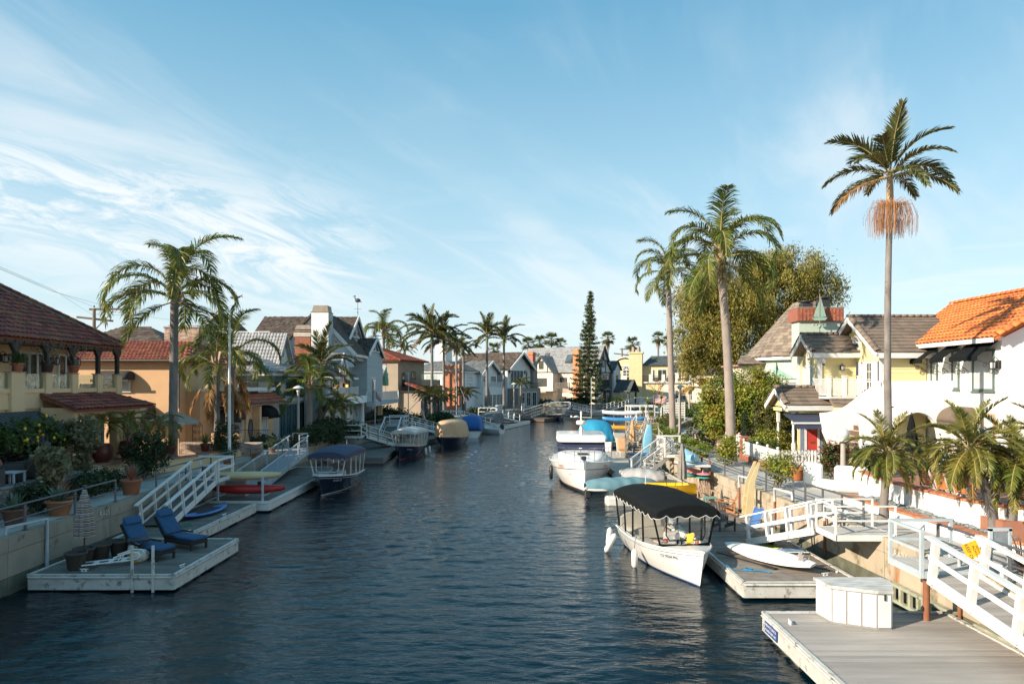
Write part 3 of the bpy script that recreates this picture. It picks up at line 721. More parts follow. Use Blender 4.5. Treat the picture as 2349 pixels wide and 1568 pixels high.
# ---------------------------------------------------------------- tan stucco house
stB=M('tan_stucco',(.66,.42,.24),.9,(.60,.375,.21),1.0,bump=.12,bscale=60)
tileB=M('red_clay_tile',(.36,.10,.05),.75,(.26,.075,.04),3,rv=.3)
awnb=M('dark_awning',(.035,.034,.034),.85,(.045,.043,.042),5)
def houseB():
 r=thing('stucco_house','tan stucco house with dark domed awnings and red tile porch roof behind the queen palm','house',(-20.4,42,ZW))
 b=MB(); b.box((-32,42,ZW-.1),(-20.5,50,7.35)); b.box((-20.5,42.9,ZW-.1),(-19.6,50.2,5.55)); b.box((-22.5,45.5,5.5),(-20.9,52,7.3)); b.box((-19.6,45,ZW-.1),(-17.5,50,4.55)); b.box((-17.5,46.0,ZW-.1),(-17.0,46.35,4.5)); wb(b,'wall',stB,r)
 rf=wb(MB().box((-32,42.2,7.36),(-20.3,50,7.42)),'roof',M('gutter_brown',(.10,.085,.07),.6),r); tm=barrel_mesh(tileB,.24,.40)
 slope(rf,(-32,41.6,7.45),(-19.9,41.6,7.45),(-21.5,45.5,8.75),(-32,45.5,8.75),tm,.24,.40,tileB,.1,160)
 slope(rf,(-19.9,41.6,7.45),(-19.9,52,7.45),(-21.5,52,8.75),(-21.5,45.5,8.75),tm,.24,.40,tileB,.1,120)
 b=MB(); b.tube([(-32,41.5,7.42),(-19.8,41.5,7.42)],.075,8); b.tube([(-20.45,41.9,7.4),(-20.45,41.9,4.5)],.05,8); wb(b,'gutter',M('gutter_brown',(.10,.085,.07),.6),rf)
 # brick chimney stack rising behind
 chimney(r,(-22.2,46.5),2.3,1.2,8.0,9.75,brickp,brickp,M('chimney_steel',(.35,.33,.31),.5),.26,.085,300)
 # sunlit side wall
 win(r,(-25.25,42,5.55),(1,0,0),1.8,.95,2,1,white,blind,.09,.06,.07,.05); awning_round(r,(-25.5,42,6.25),(1,0,0),2.3,.55,.75,awnb)
 awning_round(r,(-23.9,42,3.7),(1,0,0),2.0,1.0,1.0,awnb); win(r,(-23.6,42,2.7),(1,0,0),1.2,1.0,1,1,white,glassb,.09,.05)
 # balcony: glass, white cap, sliding doors
 b=MB(); b.box((-20.6,44.6,5.52),(-17.35,50.1,5.75)); b.box((-19.7,42.8,5.52),(-19.5,44.6,5.75)); wb(b,'balcony_cap',white,r)
 vg=vinyl('balcony_glass'); 
 for x0,x1 in ((-19.4,-18.45),(-18.4,-17.45)): wb(MB().box((x0,44.66,5.75),(x1,44.675,6.55)),'balcony_glass',vg,r)
 for k in range(3): wb(MB().box((-17.42,44.7+k*1.8,5.75),(-17.405,44.7+k*1.8+1.75,6.55)),'balcony_glass',vg,r)
 win(r,(-20.9,46.2,5.6),(0,1,0),2.6,1.65,3,1,white,glassb,.09,.07)
 # porch roof of the lower storey
 pr=wb(MB().box((-20.3,44.0,4.56),(-16.9,50.3,4.66)),'roof',white,r)
 slope(pr,(-20.4,43.9,4.70),(-16.8,43.9,4.70),(-17.6,44.62,5.28),(-20.4,44.62,5.28),tm,.24,.40,tileB,.08,60)
 slope(pr,(-16.8,43.9,4.70),(-16.8,50.4,4.70),(-17.45,50.4,5.28),(-17.6,44.62,5.28),tm,.24,.40,tileB,.08,120)
 b=MB(); b.tube([(-20.4,43.82,4.68),(-16.72,43.82,4.68),(-16.72,50.4,4.68)],.06,8); wb(b,'gutter',M('gutter_brown',(.10,.085,.07),.6),pr)
 for x in (-19.0,-18.3): wb(MB().beam((x,44.9,4.46),(x,44.0,4.46),.1,.14),'rafter',darkw,pr)
 win(r,(-19.05,45,2.35),(1,0,0),1.35,1.35,2,1,white,blind,.1,.06); awning_round(r,(-19.3,45,3.65),(1,0,0),1.75,.65,.8,awnb)
 win(r,(-17.5,47.0,1.75),(0,1,0),1.7,2.15,2,1,white,blind,.09,.07); awning_round(r,(-17.5,46.6,3.75),(0,1,0),2.4,.75,.9,fabk)
 # oval mirror window and wrought iron trellis on the porch wall
 b=MB(); n=20; b.prism([(-17.48,45.6+.32*cos(2*pi*i/n),3.0+.62*sin(2*pi*i/n)) for i in range(n)],(.03,0,0),0); o=wb(b,'oval_window',glassb,r)
 wb(MB().tube([(-17.45,45.6+.34*cos(2*pi*i/n),3.0+.65*sin(2*pi*i/n)) for i in range(n+1)],.03,6),'oval_frame',darkm,o)
 b=MB(); tx,ty=-19.75,42.86
 b.tube([(tx-.3,ty,2.2),(tx-.3,ty,3.3)]+[(tx-.3*cos(pi*i/8),ty,3.3+.32*sin(pi*i/8)) for i in range(9)]+[(tx+.3,ty,2.2),(tx-.3,ty,2.2)],.018,5)
 for sx in (-1,1):
  for zc in (2.5,2.95,3.35): b.tube([(tx+sx*(.14+.11*cos(t*.5)*(1-t/20)),ty,zc+.13*sin(t*.5)*(1-t/20)) for t in range(16)],.011,4)
 wb(b,'iron_trellis',darkm,r)
 return r
houseB()
# ---------------------------------------------------------------- white cottage with grey concrete tiles and teal windows
tileG=M('grey_concrete_tile',(.40,.39,.385),.8,(.30,.30,.30),2.5,rv=.14)
teal=M('teal_paint',(.10,.22,.27),.5,(.08,.185,.23),4)
wsid=M('white_clapboard',(.82,.82,.80),.6,(.75,.76,.75),2,rv=.04)
shing=M('brown_cedar_shingle',(.115,.082,.062),.9,(.07,.052,.042),2.5,rv=.45,bump=.2)
def houseC():
 r=thing('white_house','white cottage with grey ribbed tile roof and rows of teal framed windows','house',(-18.6,53,ZW))
 b=MB(); b.box((-28,53,ZW-.1),(-18.9,62.5,6.62)); b.box((-18.9,53.2,ZW),(-18.2,62.3,4.6)); b.box((-19.0,52.85,4.55),(-17.9,62.6,4.85)); wb(b,'wall',white,r)
 b=MB(); b.box((-18.89,53.0,6.18),(-18.80,62.5,6.62)); b.box((-21.5,52.9,6.18),(-18.9,52.99,6.62)); wb(b,'frieze',teal,r)
 rf=wb(MB().box((-28.2,52.4,6.63),(-18.2,63.0,6.86)),'roof',white,r); tm=barrel_mesh(tileG,.28,.42,.06)
 slope(rf,(-18.1,52.3,6.92),(-18.1,63.1,6.92),(-20.8,63.1,8.05),(-20.8,54.9,8.05),tm,.28,.42,tileG,.1,220)
 slope(rf,(-28.2,52.3,6.92),(-18.1,52.3,6.92),(-20.8,54.9,8.05),(-28.2,54.9,8.05),tm,.28,.42,tileG,.1,160)
 # steep gable with white brick face
 gx=-19.9; y0,y1=57.0,61.6; yc=59.3; zt=10.35; zb=7.3
 b=MB(); b.prism([(gx,y0+.25,zb),(gx,y1-.25,zb),(gx,yc,zt-.3)],(-5,0,0)); gw=wb(b,'gable_wall',white,r)
 slope(rf,(gx+.35,y0,zb),(-27,y0,zb),(-27,yc,zt),(gx+.35,yc,zt),tm,.28,.42,tileG,.1,150); slope(rf,(gx+.35,y1,zb),(-27,y1,zb),(-27,yc,zt),(gx+.35,yc,zt),None,.28,.42,tileG,.1)
 b=MB(); b.beam((gx+.36,y0,zb-.02),(gx+.36,yc,zt-.03),.08,.22); b.beam((gx+.36,y1,zb-.02),(gx+.36,yc,zt-.03),.08,.22); wb(b,'bargeboard',tileG,rf)
 b=MB(); n=14; b.prism([(gx+.02,yc+.22*cos(2*pi*i/n),8.75+.42*sin(2*pi*i/n)) for i in range(n)],(.04,0,0)); wb(b,'gable_vent',M('louvre_grey',(.25,.25,.25),.6),gw)
 # upper windows, teal
 for k in range(5): win(r,(-18.9,57.0+k*1.05,4.95),(0,1,0),.95,1.2,2,1,teal,glassb,.09,.06)
 win(r,(-18.9,53.7,4.75),(0,1,0),1.7,1.55,2,1,teal,glass,.12,.1); win(r,(-20.9,53,4.9),(1,0,0),1.3,1.3,1,1,white,glassb,.08)
 for k in range(6): win(r,(-18.2,53.4+k*1.45,1.85),(0,1,0),1.3,2.5,2,1,teal,glassb,.1,.08)
 siding(r,(-18.2,53.2,4.35),(0,1,0),9.1,.35,wsid,.12)
 # roof deck with lattice and little cupola dormer behind
 b=MB(); b.box((-27.5,60.5,8.0),(-21.5,66,9.55)); wb(b,'roof_deck_wall',wsid,r)
 b=MB(); b.beam((-27.5,60.3,10.6),(-21.4,60.3,10.6),.12,.08)
 for k in range(7): b.beam((-27.4+k,60.3,9.55),(-27.4+k,60.3,10.6),.08,.08)
 for k in range(26): b.beam((-24.4+k*.12,60.3,9.65),(-24.4+k*.12+.4,60.3,10.5),.02,.012); b.beam((-24.4+k*.12+.4,60.3,9.65),(-24.4+k*.12,60.3,10.5),.02,.012)
 wb(b,'deck_lattice',white,r)
 b=MB(); b.prism([(-27.6,60.6,9.6),(-24.7,60.6,9.6),(-24.7,60.6,10.5),(-26.1,60.6,12.2),(-27.6,60.6,10.5)],(0,4,0)); cu=wb(b,'cupola',wsid,r)
 st=flat_mesh(shing,.25,.30,.03,.03)
 slope(cu,(-24.3,60.3,10.25),(-24.3,64.6,10.25),(-26.1,63.4,12.35),(-26.1,60.3,12.35),st,.25,.3,shing,.08,120,.05); slope(cu,(-27.9,60.3,10.25),(-27.9,64.6,10.25),(-26.1,63.4,12.35),(-26.1,60.3,12.35),st,.25,.3,shing,.08,10,.05)
 b=MB(); b.beam((-24.3,60.25,10.2),(-26.1,60.25,12.3),.06,.22); b.beam((-27.9,60.25,10.2),(-26.1,60.25,12.3),.06,.22); wb(b,'bargeboard',white,cu); win(cu,(-26.6,60.58,10.0),(1,0,0),1.0,.9,2,1,white,blind,.08)
 return r
houseC()
def vane(label,p,kind,mat=darkm):
 p=V(p); r=thing('weather_vane',label,'weather vane',p); b=MB(); b.tube([(0,0,0),(0,0,1.5)],.022,6); b.ball((0,0,.5),.07,8,6); b.tube([(-.38,0,.85),(.38,0,.85)],.014,5); b.tube([(0,-.38,.85),(0,.38,.85)],.014,5); b.build('pole',mat,r)
 b=MB()
 if kind=='bird':
  b.ball((.0,0,1.75),.2,10,7,0,(.30,.08,.22)); b.tube([(-.2,0,1.85),(-.32,0,2.05),(-.26,0,2.25)],[.07,.05,.06],6); b.tube([(-.28,0,2.27),(-.55,0,2.12)],[.05,.012],5); b.tube([(.2,0,1.7),(.42,0,1.55)],[.08,.02],5); b.build('pelican',mat,r)
 elif kind=='whale':
  b.ball((0,0,1.6),.2,10,7,0,(.42,.09,.17)); b.tube([(.35,0,1.6),(.6,0,1.72),(.75,0,1.62)],[.09,.05,.03],6); b.tube([(.62,0,1.7),(.72,0,1.9)],[.04,.02],5); b.build('whale',mat,r)
 return r
vane('dark whale weather vane on the cupola of the white cottage',(-25.2,62,12.25),'whale')
# ---------------------------------------------------------------- big grey clapboard house
gsid=M('grey_clapboard',(.38,.44,.455),.65,(.33,.385,.40),2,rv=.05)
wclap=M('cream_clapboard',(.66,.63,.55),.65,(.60,.57,.50),2,rv=.04)
def houseD():
 r=thing('clapboard_house','large grey clapboard house with brown shingle gables and tall boxed chimney','house',(-15.6,60,ZW))
 XF=-15.9; s=-7.0
 b=MB(); b.box((-17.85,58.6,ZW-.1),(XF-.3,63.3,6.7)); b.box((-26,63.3,ZW-.1),(XF-.3,80,8.3)); b.box((XF-.3,69.2,4.2),(-14.7,77.4,8.9)); wb(b,'wall',gsid,r)
 siding(r,(XF-.3,63.4,4.4),(0,1,0),5.8,3.8,gsid,.2,holes=((2.2,3.5,.2,2.4),))
 siding(r,(-14.7,69.2,4.2),(0,1,0),8.2,4.8,gsid,.2,holes=((1.6,3.9,.6,2.5),)); siding(r,(XF-.3,69.2,4.2),(1,0,0),1.5,4.8,gsid,.2)
 b=MB(); b.box((XF-.298,58.7,ZW),(XF-.2,69,4.2)); wb(b,'lower_wall',wclap,r); siding(r,(XF-.2,58.7,ZW),(0,1,0),4.0,2.55,wclap,.18,holes=((1.2,3.3,.5,2.2),)); win(r,(XF-.17,59.9,2.2),(0,1,0),2.1,1.55,2,1,white,glass,.12,.09)
 win(r,(XF-.2,62.9,1.75),(0,1,0),.9,2.3,1,1,white,blind,.1); win(r,(XF-.2,64.3,1.75),(0,1,0),2.8,1.7,4,1,white,glassb,.1,.09); win(r,(XF-.2,64.3,3.47),(0,1,0),2.8,.7,6,2,white,glassb,.08,.05)
 for y in (62.0,68.2):
  b=MB(); b.lathe([(.24,0),(.24,.12),(.2,.16),(.18,1.3),(.165,2.3),(.22,2.35),(.22,2.45)],(-14.95,y,ZW),16); wb(b,'column',white,r)
 for y in (58.9,63.9,67.4): wb(MB().cbox((XF-.2,y,ZW+1.3),(.16,.2,2.6),0,0,.01),'pilaster',white,r)
 b=MB(); b.box((XF-.3,58.5,4.12),(-14.75,69.1,4.3)); wb(b,'balcony_floor',white,r); b=MB(); b.box((-14.85,58.4,4.14),(-14.7,69.15,4.85)); b.box((XF-.2,58.3,4.14),(-14.85,58.46,4.85)); wb(b,'balcony_front',white,r); siding(r,(-14.7,58.4,4.16),(0,1,0),10.75,.68,wsid,.22)
 bal(r,(-15.0,58.8,4.85),(-15.0,66.4,4.85),.85,white,32); bal(r,(XF,58.8,4.85),(-15.0,58.8,4.85),.85,white,5)
 b=MB(); b.box((-14.7,68.9,3.75),(-13.95,84.5,4.15)); wb(b,'balcony_floor',gsid,r); siding(r,(-13.95,68.9,3.72),(0,1,0),15.6,.44,gsid,.15); siding(r,(-14.7,68.9,3.72),(1,0,0),.75,.44,gsid,.15)
 bal(r,(-14.05,69.0,4.16),(-14.05,84.4,4.16),1.0,white,60); bal(r,(-14.7,69.0,4.16),(-14.05,69.0,4.16),1.0,white,4)
 bal(r,(-15.2,77.6,7.3),(-15.2,82.6,7.3),1.05,white,22); bal(r,(-15.2,82.6,7.3),(-17,82.6,7.3),1.05,white,8)
 wb(MB().box((-17,77.5,6.95),(-15.0,82.8,7.3)),'balcony_floor',gsid,r)
 b=MB(); b.box((XF-.299,59.2,4.3),(XF,66.2,6.55)); wb(b,'bay_wall',wsid,r); win(r,(XF,59.5,5.0),(0,1,0),.7,1.3,1,2,white,glassb,.08); win(r,(XF,61.2,4.35),(0,1,0),1.6,2.0,2,1,white,glass,.09,.08); win(r,(XF,64.8,5.0),(0,1,0),.9,1.3,2,3,white,glassb,.08)
 glow=bpy.data.materials.new('lamp_glow'); glow.use_nodes=True; q=glow.node_tree.nodes['Principled BSDF']; q.inputs['Base Color'].default_value=(.9,.4,.12,1); q.inputs['Emission Color'].default_value=(1,.42,.10,1); q.inputs['Emission Strength'].default_value=1.6
 for y in (60.5,64.2): lantern(r,(XF,y,5.85),(1,0,0),darkm,1.8,glow)
 win(r,(XF-.27,66.9,4.35),(0,1,0),1.3,2.1,1,1,white,glass,.1); win(r,(-14.67,70.9,4.8),(0,1,0),2.1,1.85,2,1,white,glassb,.12,.1)
 stl=flat_mesh(shing,.24,.30,.03,.035); rf=wb(MB().box((-26,63.4,8.3),(XF-.4,80,8.36)),'roof',shing,r)
 lowm=M('grey_shingle',(.16,.175,.18),.9,(.12,.13,.135),2.5,rv=.3); st2=flat_mesh(lowm,.28,.3,.03,.035)
 slope(rf,(-15.1,58.4,6.62),(-15.1,67.0,6.62),(-17.3,67.0,7.75),(-17.3,58.4,7.75),st2,.28,.3,lowm,.1,200,.03); b=MB(); b.box((-15.2,58.3,6.42),(-15.06,67.05,6.62)); b.box((-17.3,58.3,6.42),(-15.2,58.42,6.62)); wb(b,'fascia',white,rf)
 b=MB(); b.prism([(-15.5,60.9,6.8),(-15.5,64.1,6.8),(-15.5,62.5,8.55)],(-2,0,0)); wb(b,'small_gable',wsid,r); b=MB(); b.beam((-15.38,60.6,6.75),(-15.38,62.5,8.75),.12,.22); b.beam((-15.38,64.4,6.75),(-15.38,62.5,8.75),.12,.22); wb(b,'bargeboard',white,rf)
 slope(rf,(-15.35,60.5,6.7),(-18,60.5,6.7),(-18,62.5,8.8),(-15.35,62.5,8.8),st2,.28,.3,lowm,.08,60,.03); slope(rf,(-15.35,64.5,6.7),(-18,64.5,6.7),(-18,62.5,8.8),(-15.35,62.5,8.8),st2,.28,.3,lowm,.08,40,.03)
 b=MB(); b.prism([(-15.49,61.6,7.0),(-15.49,63.4,7.0),(-15.49,62.5,7.95)],(.05,0,0)); wb(b,'gable_window',glassb,r)
 def gable(x0,x1,y0,y1,zb,zt,lim=200):
  yc=(y0+y1)/2; slope(rf,(x0,y0,zb),(x1,y0,zb),(x1,yc,zt),(x0,yc,zt),stl,.24,.3,shing,.1,lim,.06); slope(rf,(x0,y1,zb),(x1,y1,zb),(x1,yc,zt),(x0,yc,zt),stl,.24,.3,shing,.1,lim//2,.06)
  b=MB(); b.prism([(x0-.3,y0+.15,zb),(x0-.3,y1-.15,zb),(x0-.3,yc,zt-.18)],(x1-x0+.3,0,0)); wb(b,'gable_wall',gsid,r)
  b=MB(); b.beam((x0+.02,y0-.05,zb-.05),(x0+.02,yc,zt),.10,.30); b.beam((x0+.02,y1+.05,zb-.05),(x0+.02,yc,zt),.10,.30); wb(b,'bargeboard',white,rf)
  hh=zt-zb; f=zb+.30*hh; t=zt-.16*hh
  for sg in (-1,1):
   wd=(y1-y0)*.5*(1-.36)*.86
   b=MB(); b.prism([(x0-.29,yc+sg*.07,f),(x0-.29,yc+sg*wd,f),(x0-.29,yc+sg*.07,t)],(.05,0,0),0); wn=wb(b,'gable_window',glassb,r)
   b=MB(); b.beam((x0-.22,yc+sg*.04,f-.05),(x0-.22,yc+sg*(wd+.06),f-.05),.08,.1); b.beam((x0-.22,yc+sg*.04,f-.05),(x0-.22,yc+sg*.04,t+.08),.08,.1); b.beam((x0-.22,yc+sg*(wd+.06),f-.05),(x0-.22,yc+sg*.04,t+.08),.08,.1); wb(b,'window_frame',white,wn)
 gable(-16.1,-26,67.0,76.4,10.0,13.0,lim=260); gable(-14.45,-18.5,69.1,77.5,8.95,10.85,lim=200)
 b=MB(); b.box((-26,67.2,8.3),(-16.42,76.2,10.0)); wb(b,'upper_wall',gsid,r)
 # camera-side half gable: sunlight put into the colour of its paler boards, white rake, long dark plane behind it
 slope(rf,(-14.65,64.2,8.85),(-14.65,69.4,8.85),(-18.5,71.5,13.0),(-18.5,64.2,13.0),stl,.24,.3,shing,.1,300,.06)
 slope(rf,(-22.4,64.2,8.85),(-22.4,71.4,8.85),(-18.5,71.5,13.0),(-18.5,64.2,13.0),stl,.24,.3,shing,.1,20,.06)
 b=MB(); b.prism([(-22.2,64.6,8.25),(-15.0,64.6,8.25),(-15.0,64.6,9.05),(-18.5,64.6,12.75),(-22.2,64.6,8.95)],(0,5,0)); wb(b,'gable_wall',gsid,r)
 siding(r,(-18.6,64.6,7.6),(1,0,0),3.65,4.9,wsid,.2,prof=lambda z:(0,3.65-max(0,(z-1.3)*.93)))
 b=MB(); b.beam((-14.7,64.15,8.72),(-18.5,64.15,12.85),.10,.34); b.beam((-14.7,64.15,8.70),(-14.7,69.3,8.70),.12,.26); wb(b,'bargeboard',white,rf)
 win(r,(-17.0,64.56,7.85),(1,0,0),1.35,1.25,1,1,white,blind,.14); b=MB(); b.prism([(-17.45,64.54,9.6),(-16.2,64.54,9.6),(-17.45,64.54,10.95)],(0,.05,0)); wb(b,'gable_window',blind,r)
 cx,cy=-17.6,63.3; b=MB(); b.box((cx-.78,cy-.75,6.9),(cx+.78,cy+.75,12.55)); ch=wb(b,'chimney',wsid,r); siding(ch,(cx-.78,cy-.75,6.9),(1,0,0),1.56,5.6,wsid,.2); siding(ch,(cx+.78,cy-.75,6.9),(0,1,0),1.5,5.6,gsid,.2)  # grey boards turned white on the camera face: sunlight put into the colour
 b=MB(); b.prism([(cx-.74,cy-.72,12.6),(cx+.74,cy-.72,12.6),(cx+.64,cy-.6,13.2),(cx-.64,cy-.6,13.2)],(0,1.35,0)); b.cbox((cx,cy,12.58),(1.7,1.62,.08)); wb(b,'chimney_cap',M('copper_brown',(.30,.24,.18),.55,(.22,.17,.13),3),ch)
 return r
houseD()
vane('dark pelican weather vane on the peak of the grey clapboard house',(-16.2,71.7,13.0),'bird')
r=thing('brick_chimney','stout red brick chimney with a dark metal cowl beside the grey tile gable','chimney',(-19.2,63.2,7)); b=MB(); b.box((-19.9,62.6,6.9),(-18.5,63.8,10.3)); bk=wb(b,'chimney_stack',mortar,r)
bricks(r,(-19.9,62.6,6.9),(1,0,0),1.4,3.4,brick,.24,.085,limit=240); bricks(r,(-18.5,62.6,6.9),(0,1,0),1.2,3.4,brick,.24,.085,limit=60)
b=MB(); b.cbox((-19.2,63.2,10.5),(1.6,1.4,.4),0,0,.02); wb(b,'stone_collar',M('pale_stone',(.55,.45,.38),.8),r); b=MB(); b.cbox((-19.2,63.2,10.85),(1.45,1.25,.12)); b.prism([(-19.95,62.6,11.0),(-18.45,62.6,11.0),(-18.65,62.7,11.4),(-19.75,62.7,11.4)],(0,1.1,0)); wb(b,'chimney_cowl',M('copper_brown',(.30,.24,.18),.55),r)
# ================================================================= houses round the bend
class FH:
 # a house frame: a along the canal front (away from the camera), b back from it, z up
 def __init__(s,root,o,u): s.r=root; s.o=V((o.x,o.y,0)); s.u=V((u[0],u[1],0)).normalized(); s.n=s.u.cross(ZU)
 def p(s,a,b,z): return s.o+s.u*a-s.n*b+ZU*z
 def block(s,mb,a0,a1,b0,b1,z0,z1,m=0): mb.prism([s.p(a0,b0,z0),s.p(a1,b0,z0),s.p(a1,b1,z0),s.p(a0,b1,z0)],(0,0,z1-z0),m)
 def fwin(s,a,b,z,w,h,*k,**q): return win(s.r,s.p(a,b,z),s.u,w,h,*k,**q)
 def swin(s,a,b,z,w,h,*k,**q): return win(s.r,s.p(a,b,z),s.n,w,h,*k,**q)   # on a wall facing back along the canal; runs towards the water
stE=M('taupe_stucco',(.36,.29,.22),.9,(.31,.25,.19),1.2,bump=.1,bscale=40)
def houseE():
 r=thing('stucco_house','taupe stucco house with low red tile roofs and an arched window beside the grey clapboards','house',A(913,905,93)); f=FH(r,A(913,900,93),(.27,.96)); tm=barrel_mesh(tileB,.3,.5,.10)
 b=MB(); f.block(b,0,9,0,12,ZW-.1,9.1); f.block(b,.6,10,-3.2,0,ZW-.1,5.0); f.block(b,3,10,-2.2,-.1,5.0,6.6); wb(b,'wall',stE,r)
 rf=wb(MB().prism([f.p(-.4,-.5,9.1),f.p(9.4,-.5,9.1),f.p(9.4,12,9.1),f.p(-.4,12,9.1)],(0,0,.08)),'roof',darkw,r)
 slope(rf,f.p(-.6,-.6,9.2),f.p(9.6,-.6,9.2),f.p(6,5,11.1),f.p(3,5,11.1),tm,.3,.5,tileB,.1,200); slope(rf,f.p(-.6,12,9.2),f.p(-.6,-.6,9.2),f.p(3,5,11.1),f.p(3,9,11.1),tm,.3,.5,tileB,.1,100)
 r2=wb(MB().prism([f.p(.2,-3.5,4.95),f.p(10.5,-3.5,4.95),f.p(10.5,0,4.95),f.p(.2,0,4.95)],(0,0,.06)),'roof',darkw,r)
 slope(r2,f.p(.2,-4.0,5.0),f.p(10.6,-4.0,5.0),f.p(10.6,-.9,6.1),f.p(.2,-.9,6.1),tm,.3,.5,tileB,.1,200)
 f.fwin(1.2,0,5.6,1.1,1.5,1,1,darkm,glass,.1,arch=True); f.fwin(4.4,0,5.6,1.3,2.2,2,1,darkm,glass); f.swin(0,3.6,6.0,1.9,2.0,1,1,darkm,glass)
 for a in (1.4,3.2,5.0,6.8): f.fwin(a,-3.2,1.75,1.6,2.5,2,1,darkm,glass,.08)
 vg=vinyl('balcony_glass'); wb(MB().prism([f.p(3,-2.15,6.6),f.p(10,-2.15,6.6),f.p(10,-2.12,6.6),f.p(3,-2.12,6.6)],(0,0,.8)),'balcony_glass',vg,r)
houseE()
bw=M('bluish_white_board',(.70,.72,.72),.6,(.64,.66,.67),2,rv=.04)
grsh=M('grey_shingle',(.16,.175,.18),.9,(.12,.13,.135),2.5,rv=.3)
def houseF():
 r=thing('boarded_house','white boarded house with many-paned windows and a tall orange brick chimney','house',A(1061,905,112)); f=FH(r,A(1061,900,112),(.4,.92))
 b=MB(); f.block(b,0,13,0,11,ZW-.1,7.9); f.block(b,4.6,12.6,-1.6,0,ZW-.1,5.4); f.block(b,5.5,12.0,-.7,0,5.4,7.9); f.block(b,-.35,0,0,11,4.6,5.0); wb(b,'wall',bw,r)
 siding(r,f.p(0,0,5.0),f.u,5.4,2.8,bw,.25); siding(r,f.p(0,11,5.0),f.n,8.5,2.8,bw,.25)
 rf=wb(MB().prism([f.p(-.5,-.5,7.9),f.p(13.5,-.5,7.9),f.p(13.5,11.5,7.9),f.p(-.5,11.5,7.9)],(0,0,.16)),'roof',white,r); sm=flat_mesh(grsh,.5,.45,.04,.05)
 slope(rf,f.p(-.5,-.5,8.1),f.p(13.5,-.5,8.1),f.p(10,5,9.9),f.p(3.5,5,9.9),sm,.5,.45,grsh,.1,120,.03); slope(rf,f.p(-.5,11,8.1),f.p(-.5,-.5,8.1),f.p(3.5,5,9.9),f.p(3.5,7,9.9),sm,.5,.45,grsh,.1,60,.03)
 # projecting front gable
 b=MB(); b.prism([f.p(5.2,-.72,7.9),f.p(12.3,-.72,7.9),f.p(8.75,-.72,9.7)],tuple(-f.n*4)); wb(b,'gable_wall',bw,r)
 slope(rf,f.p(4.6,-1.4,7.75),f.p(4.6,4,7.75),f.p(8.75,4,9.95),f.p(8.75,-1.4,9.95),sm,.5,.45,grsh,.12,50,.03); slope(rf,f.p(12.9,-1.4,7.75),f.p(12.9,4,7.75),f.p(8.75,4,9.95),f.p(8.75,-1.4,9.95),sm,.5,.45,grsh,.12,20,.03)
 b=MB(); b.beam(f.p(4.6,-1.45,7.62),f.p(8.75,-1.45,9.86),.14,.35); b.beam(f.p(12.9,-1.45,7.62),f.p(8.75,-1.45,9.86),.14,.35); wb(b,'bargeboard',white,rf)
 for a in (6.0,9.3): f.fwin(a,-.72,5.7,2.2,1.7,4,4,white,glass,.1,.06,onepane=True)
 f.fwin(1.4,0,5.3,2.2,2.3,4,5,white,glass,.1,.06,onepane=True); f.swin(0,6.9,5.3,2.0,2.2,4,5,white,glass,.1,.06,onepane=True); f.swin(0,9.5,5.9,.9,1.2,2,3,white,glass,.1,.05,onepane=True)
 f.swin(0,3.6,5.2,.7,2.4,1,1,white,glassb,.08)
 for a in (5.0,6.6,8.2,9.8,11.2): f.fwin(a,-1.6,1.8,1.35,2.4,3,5,white,glass,.1,.05,onepane=True)
 bal(r,f.p(4.7,-1.5,5.4),f.p(12.5,-1.5,5.4),.95,white,26,.16,.08)
 # chimney at the corner, sunlit
 for a0,a1,b0,b1 in ((-.7,0.0,.25,2.9),):
  b=MB(); f.block(b,a0,a1,b0,b1,ZW,9.2); f.block(b,a0-.08,a1,b0-.08,b1+.08,8.05,8.35); ch=wb(b,'chimney',mortar,r); bricks(ch,f.p(a0,b1,ZW),f.n,b1-b0,7.5,bricko,.40,.14,limit=300); bricks(ch,f.p(a0,b0,ZW),f.u,a1-a0,7.5,bricko,.4,.14,limit=1)
 b=MB(); f.block(b,5,7.5,6,8,9.5,13.0); wb(b,'chimney',white,r)
houseF()
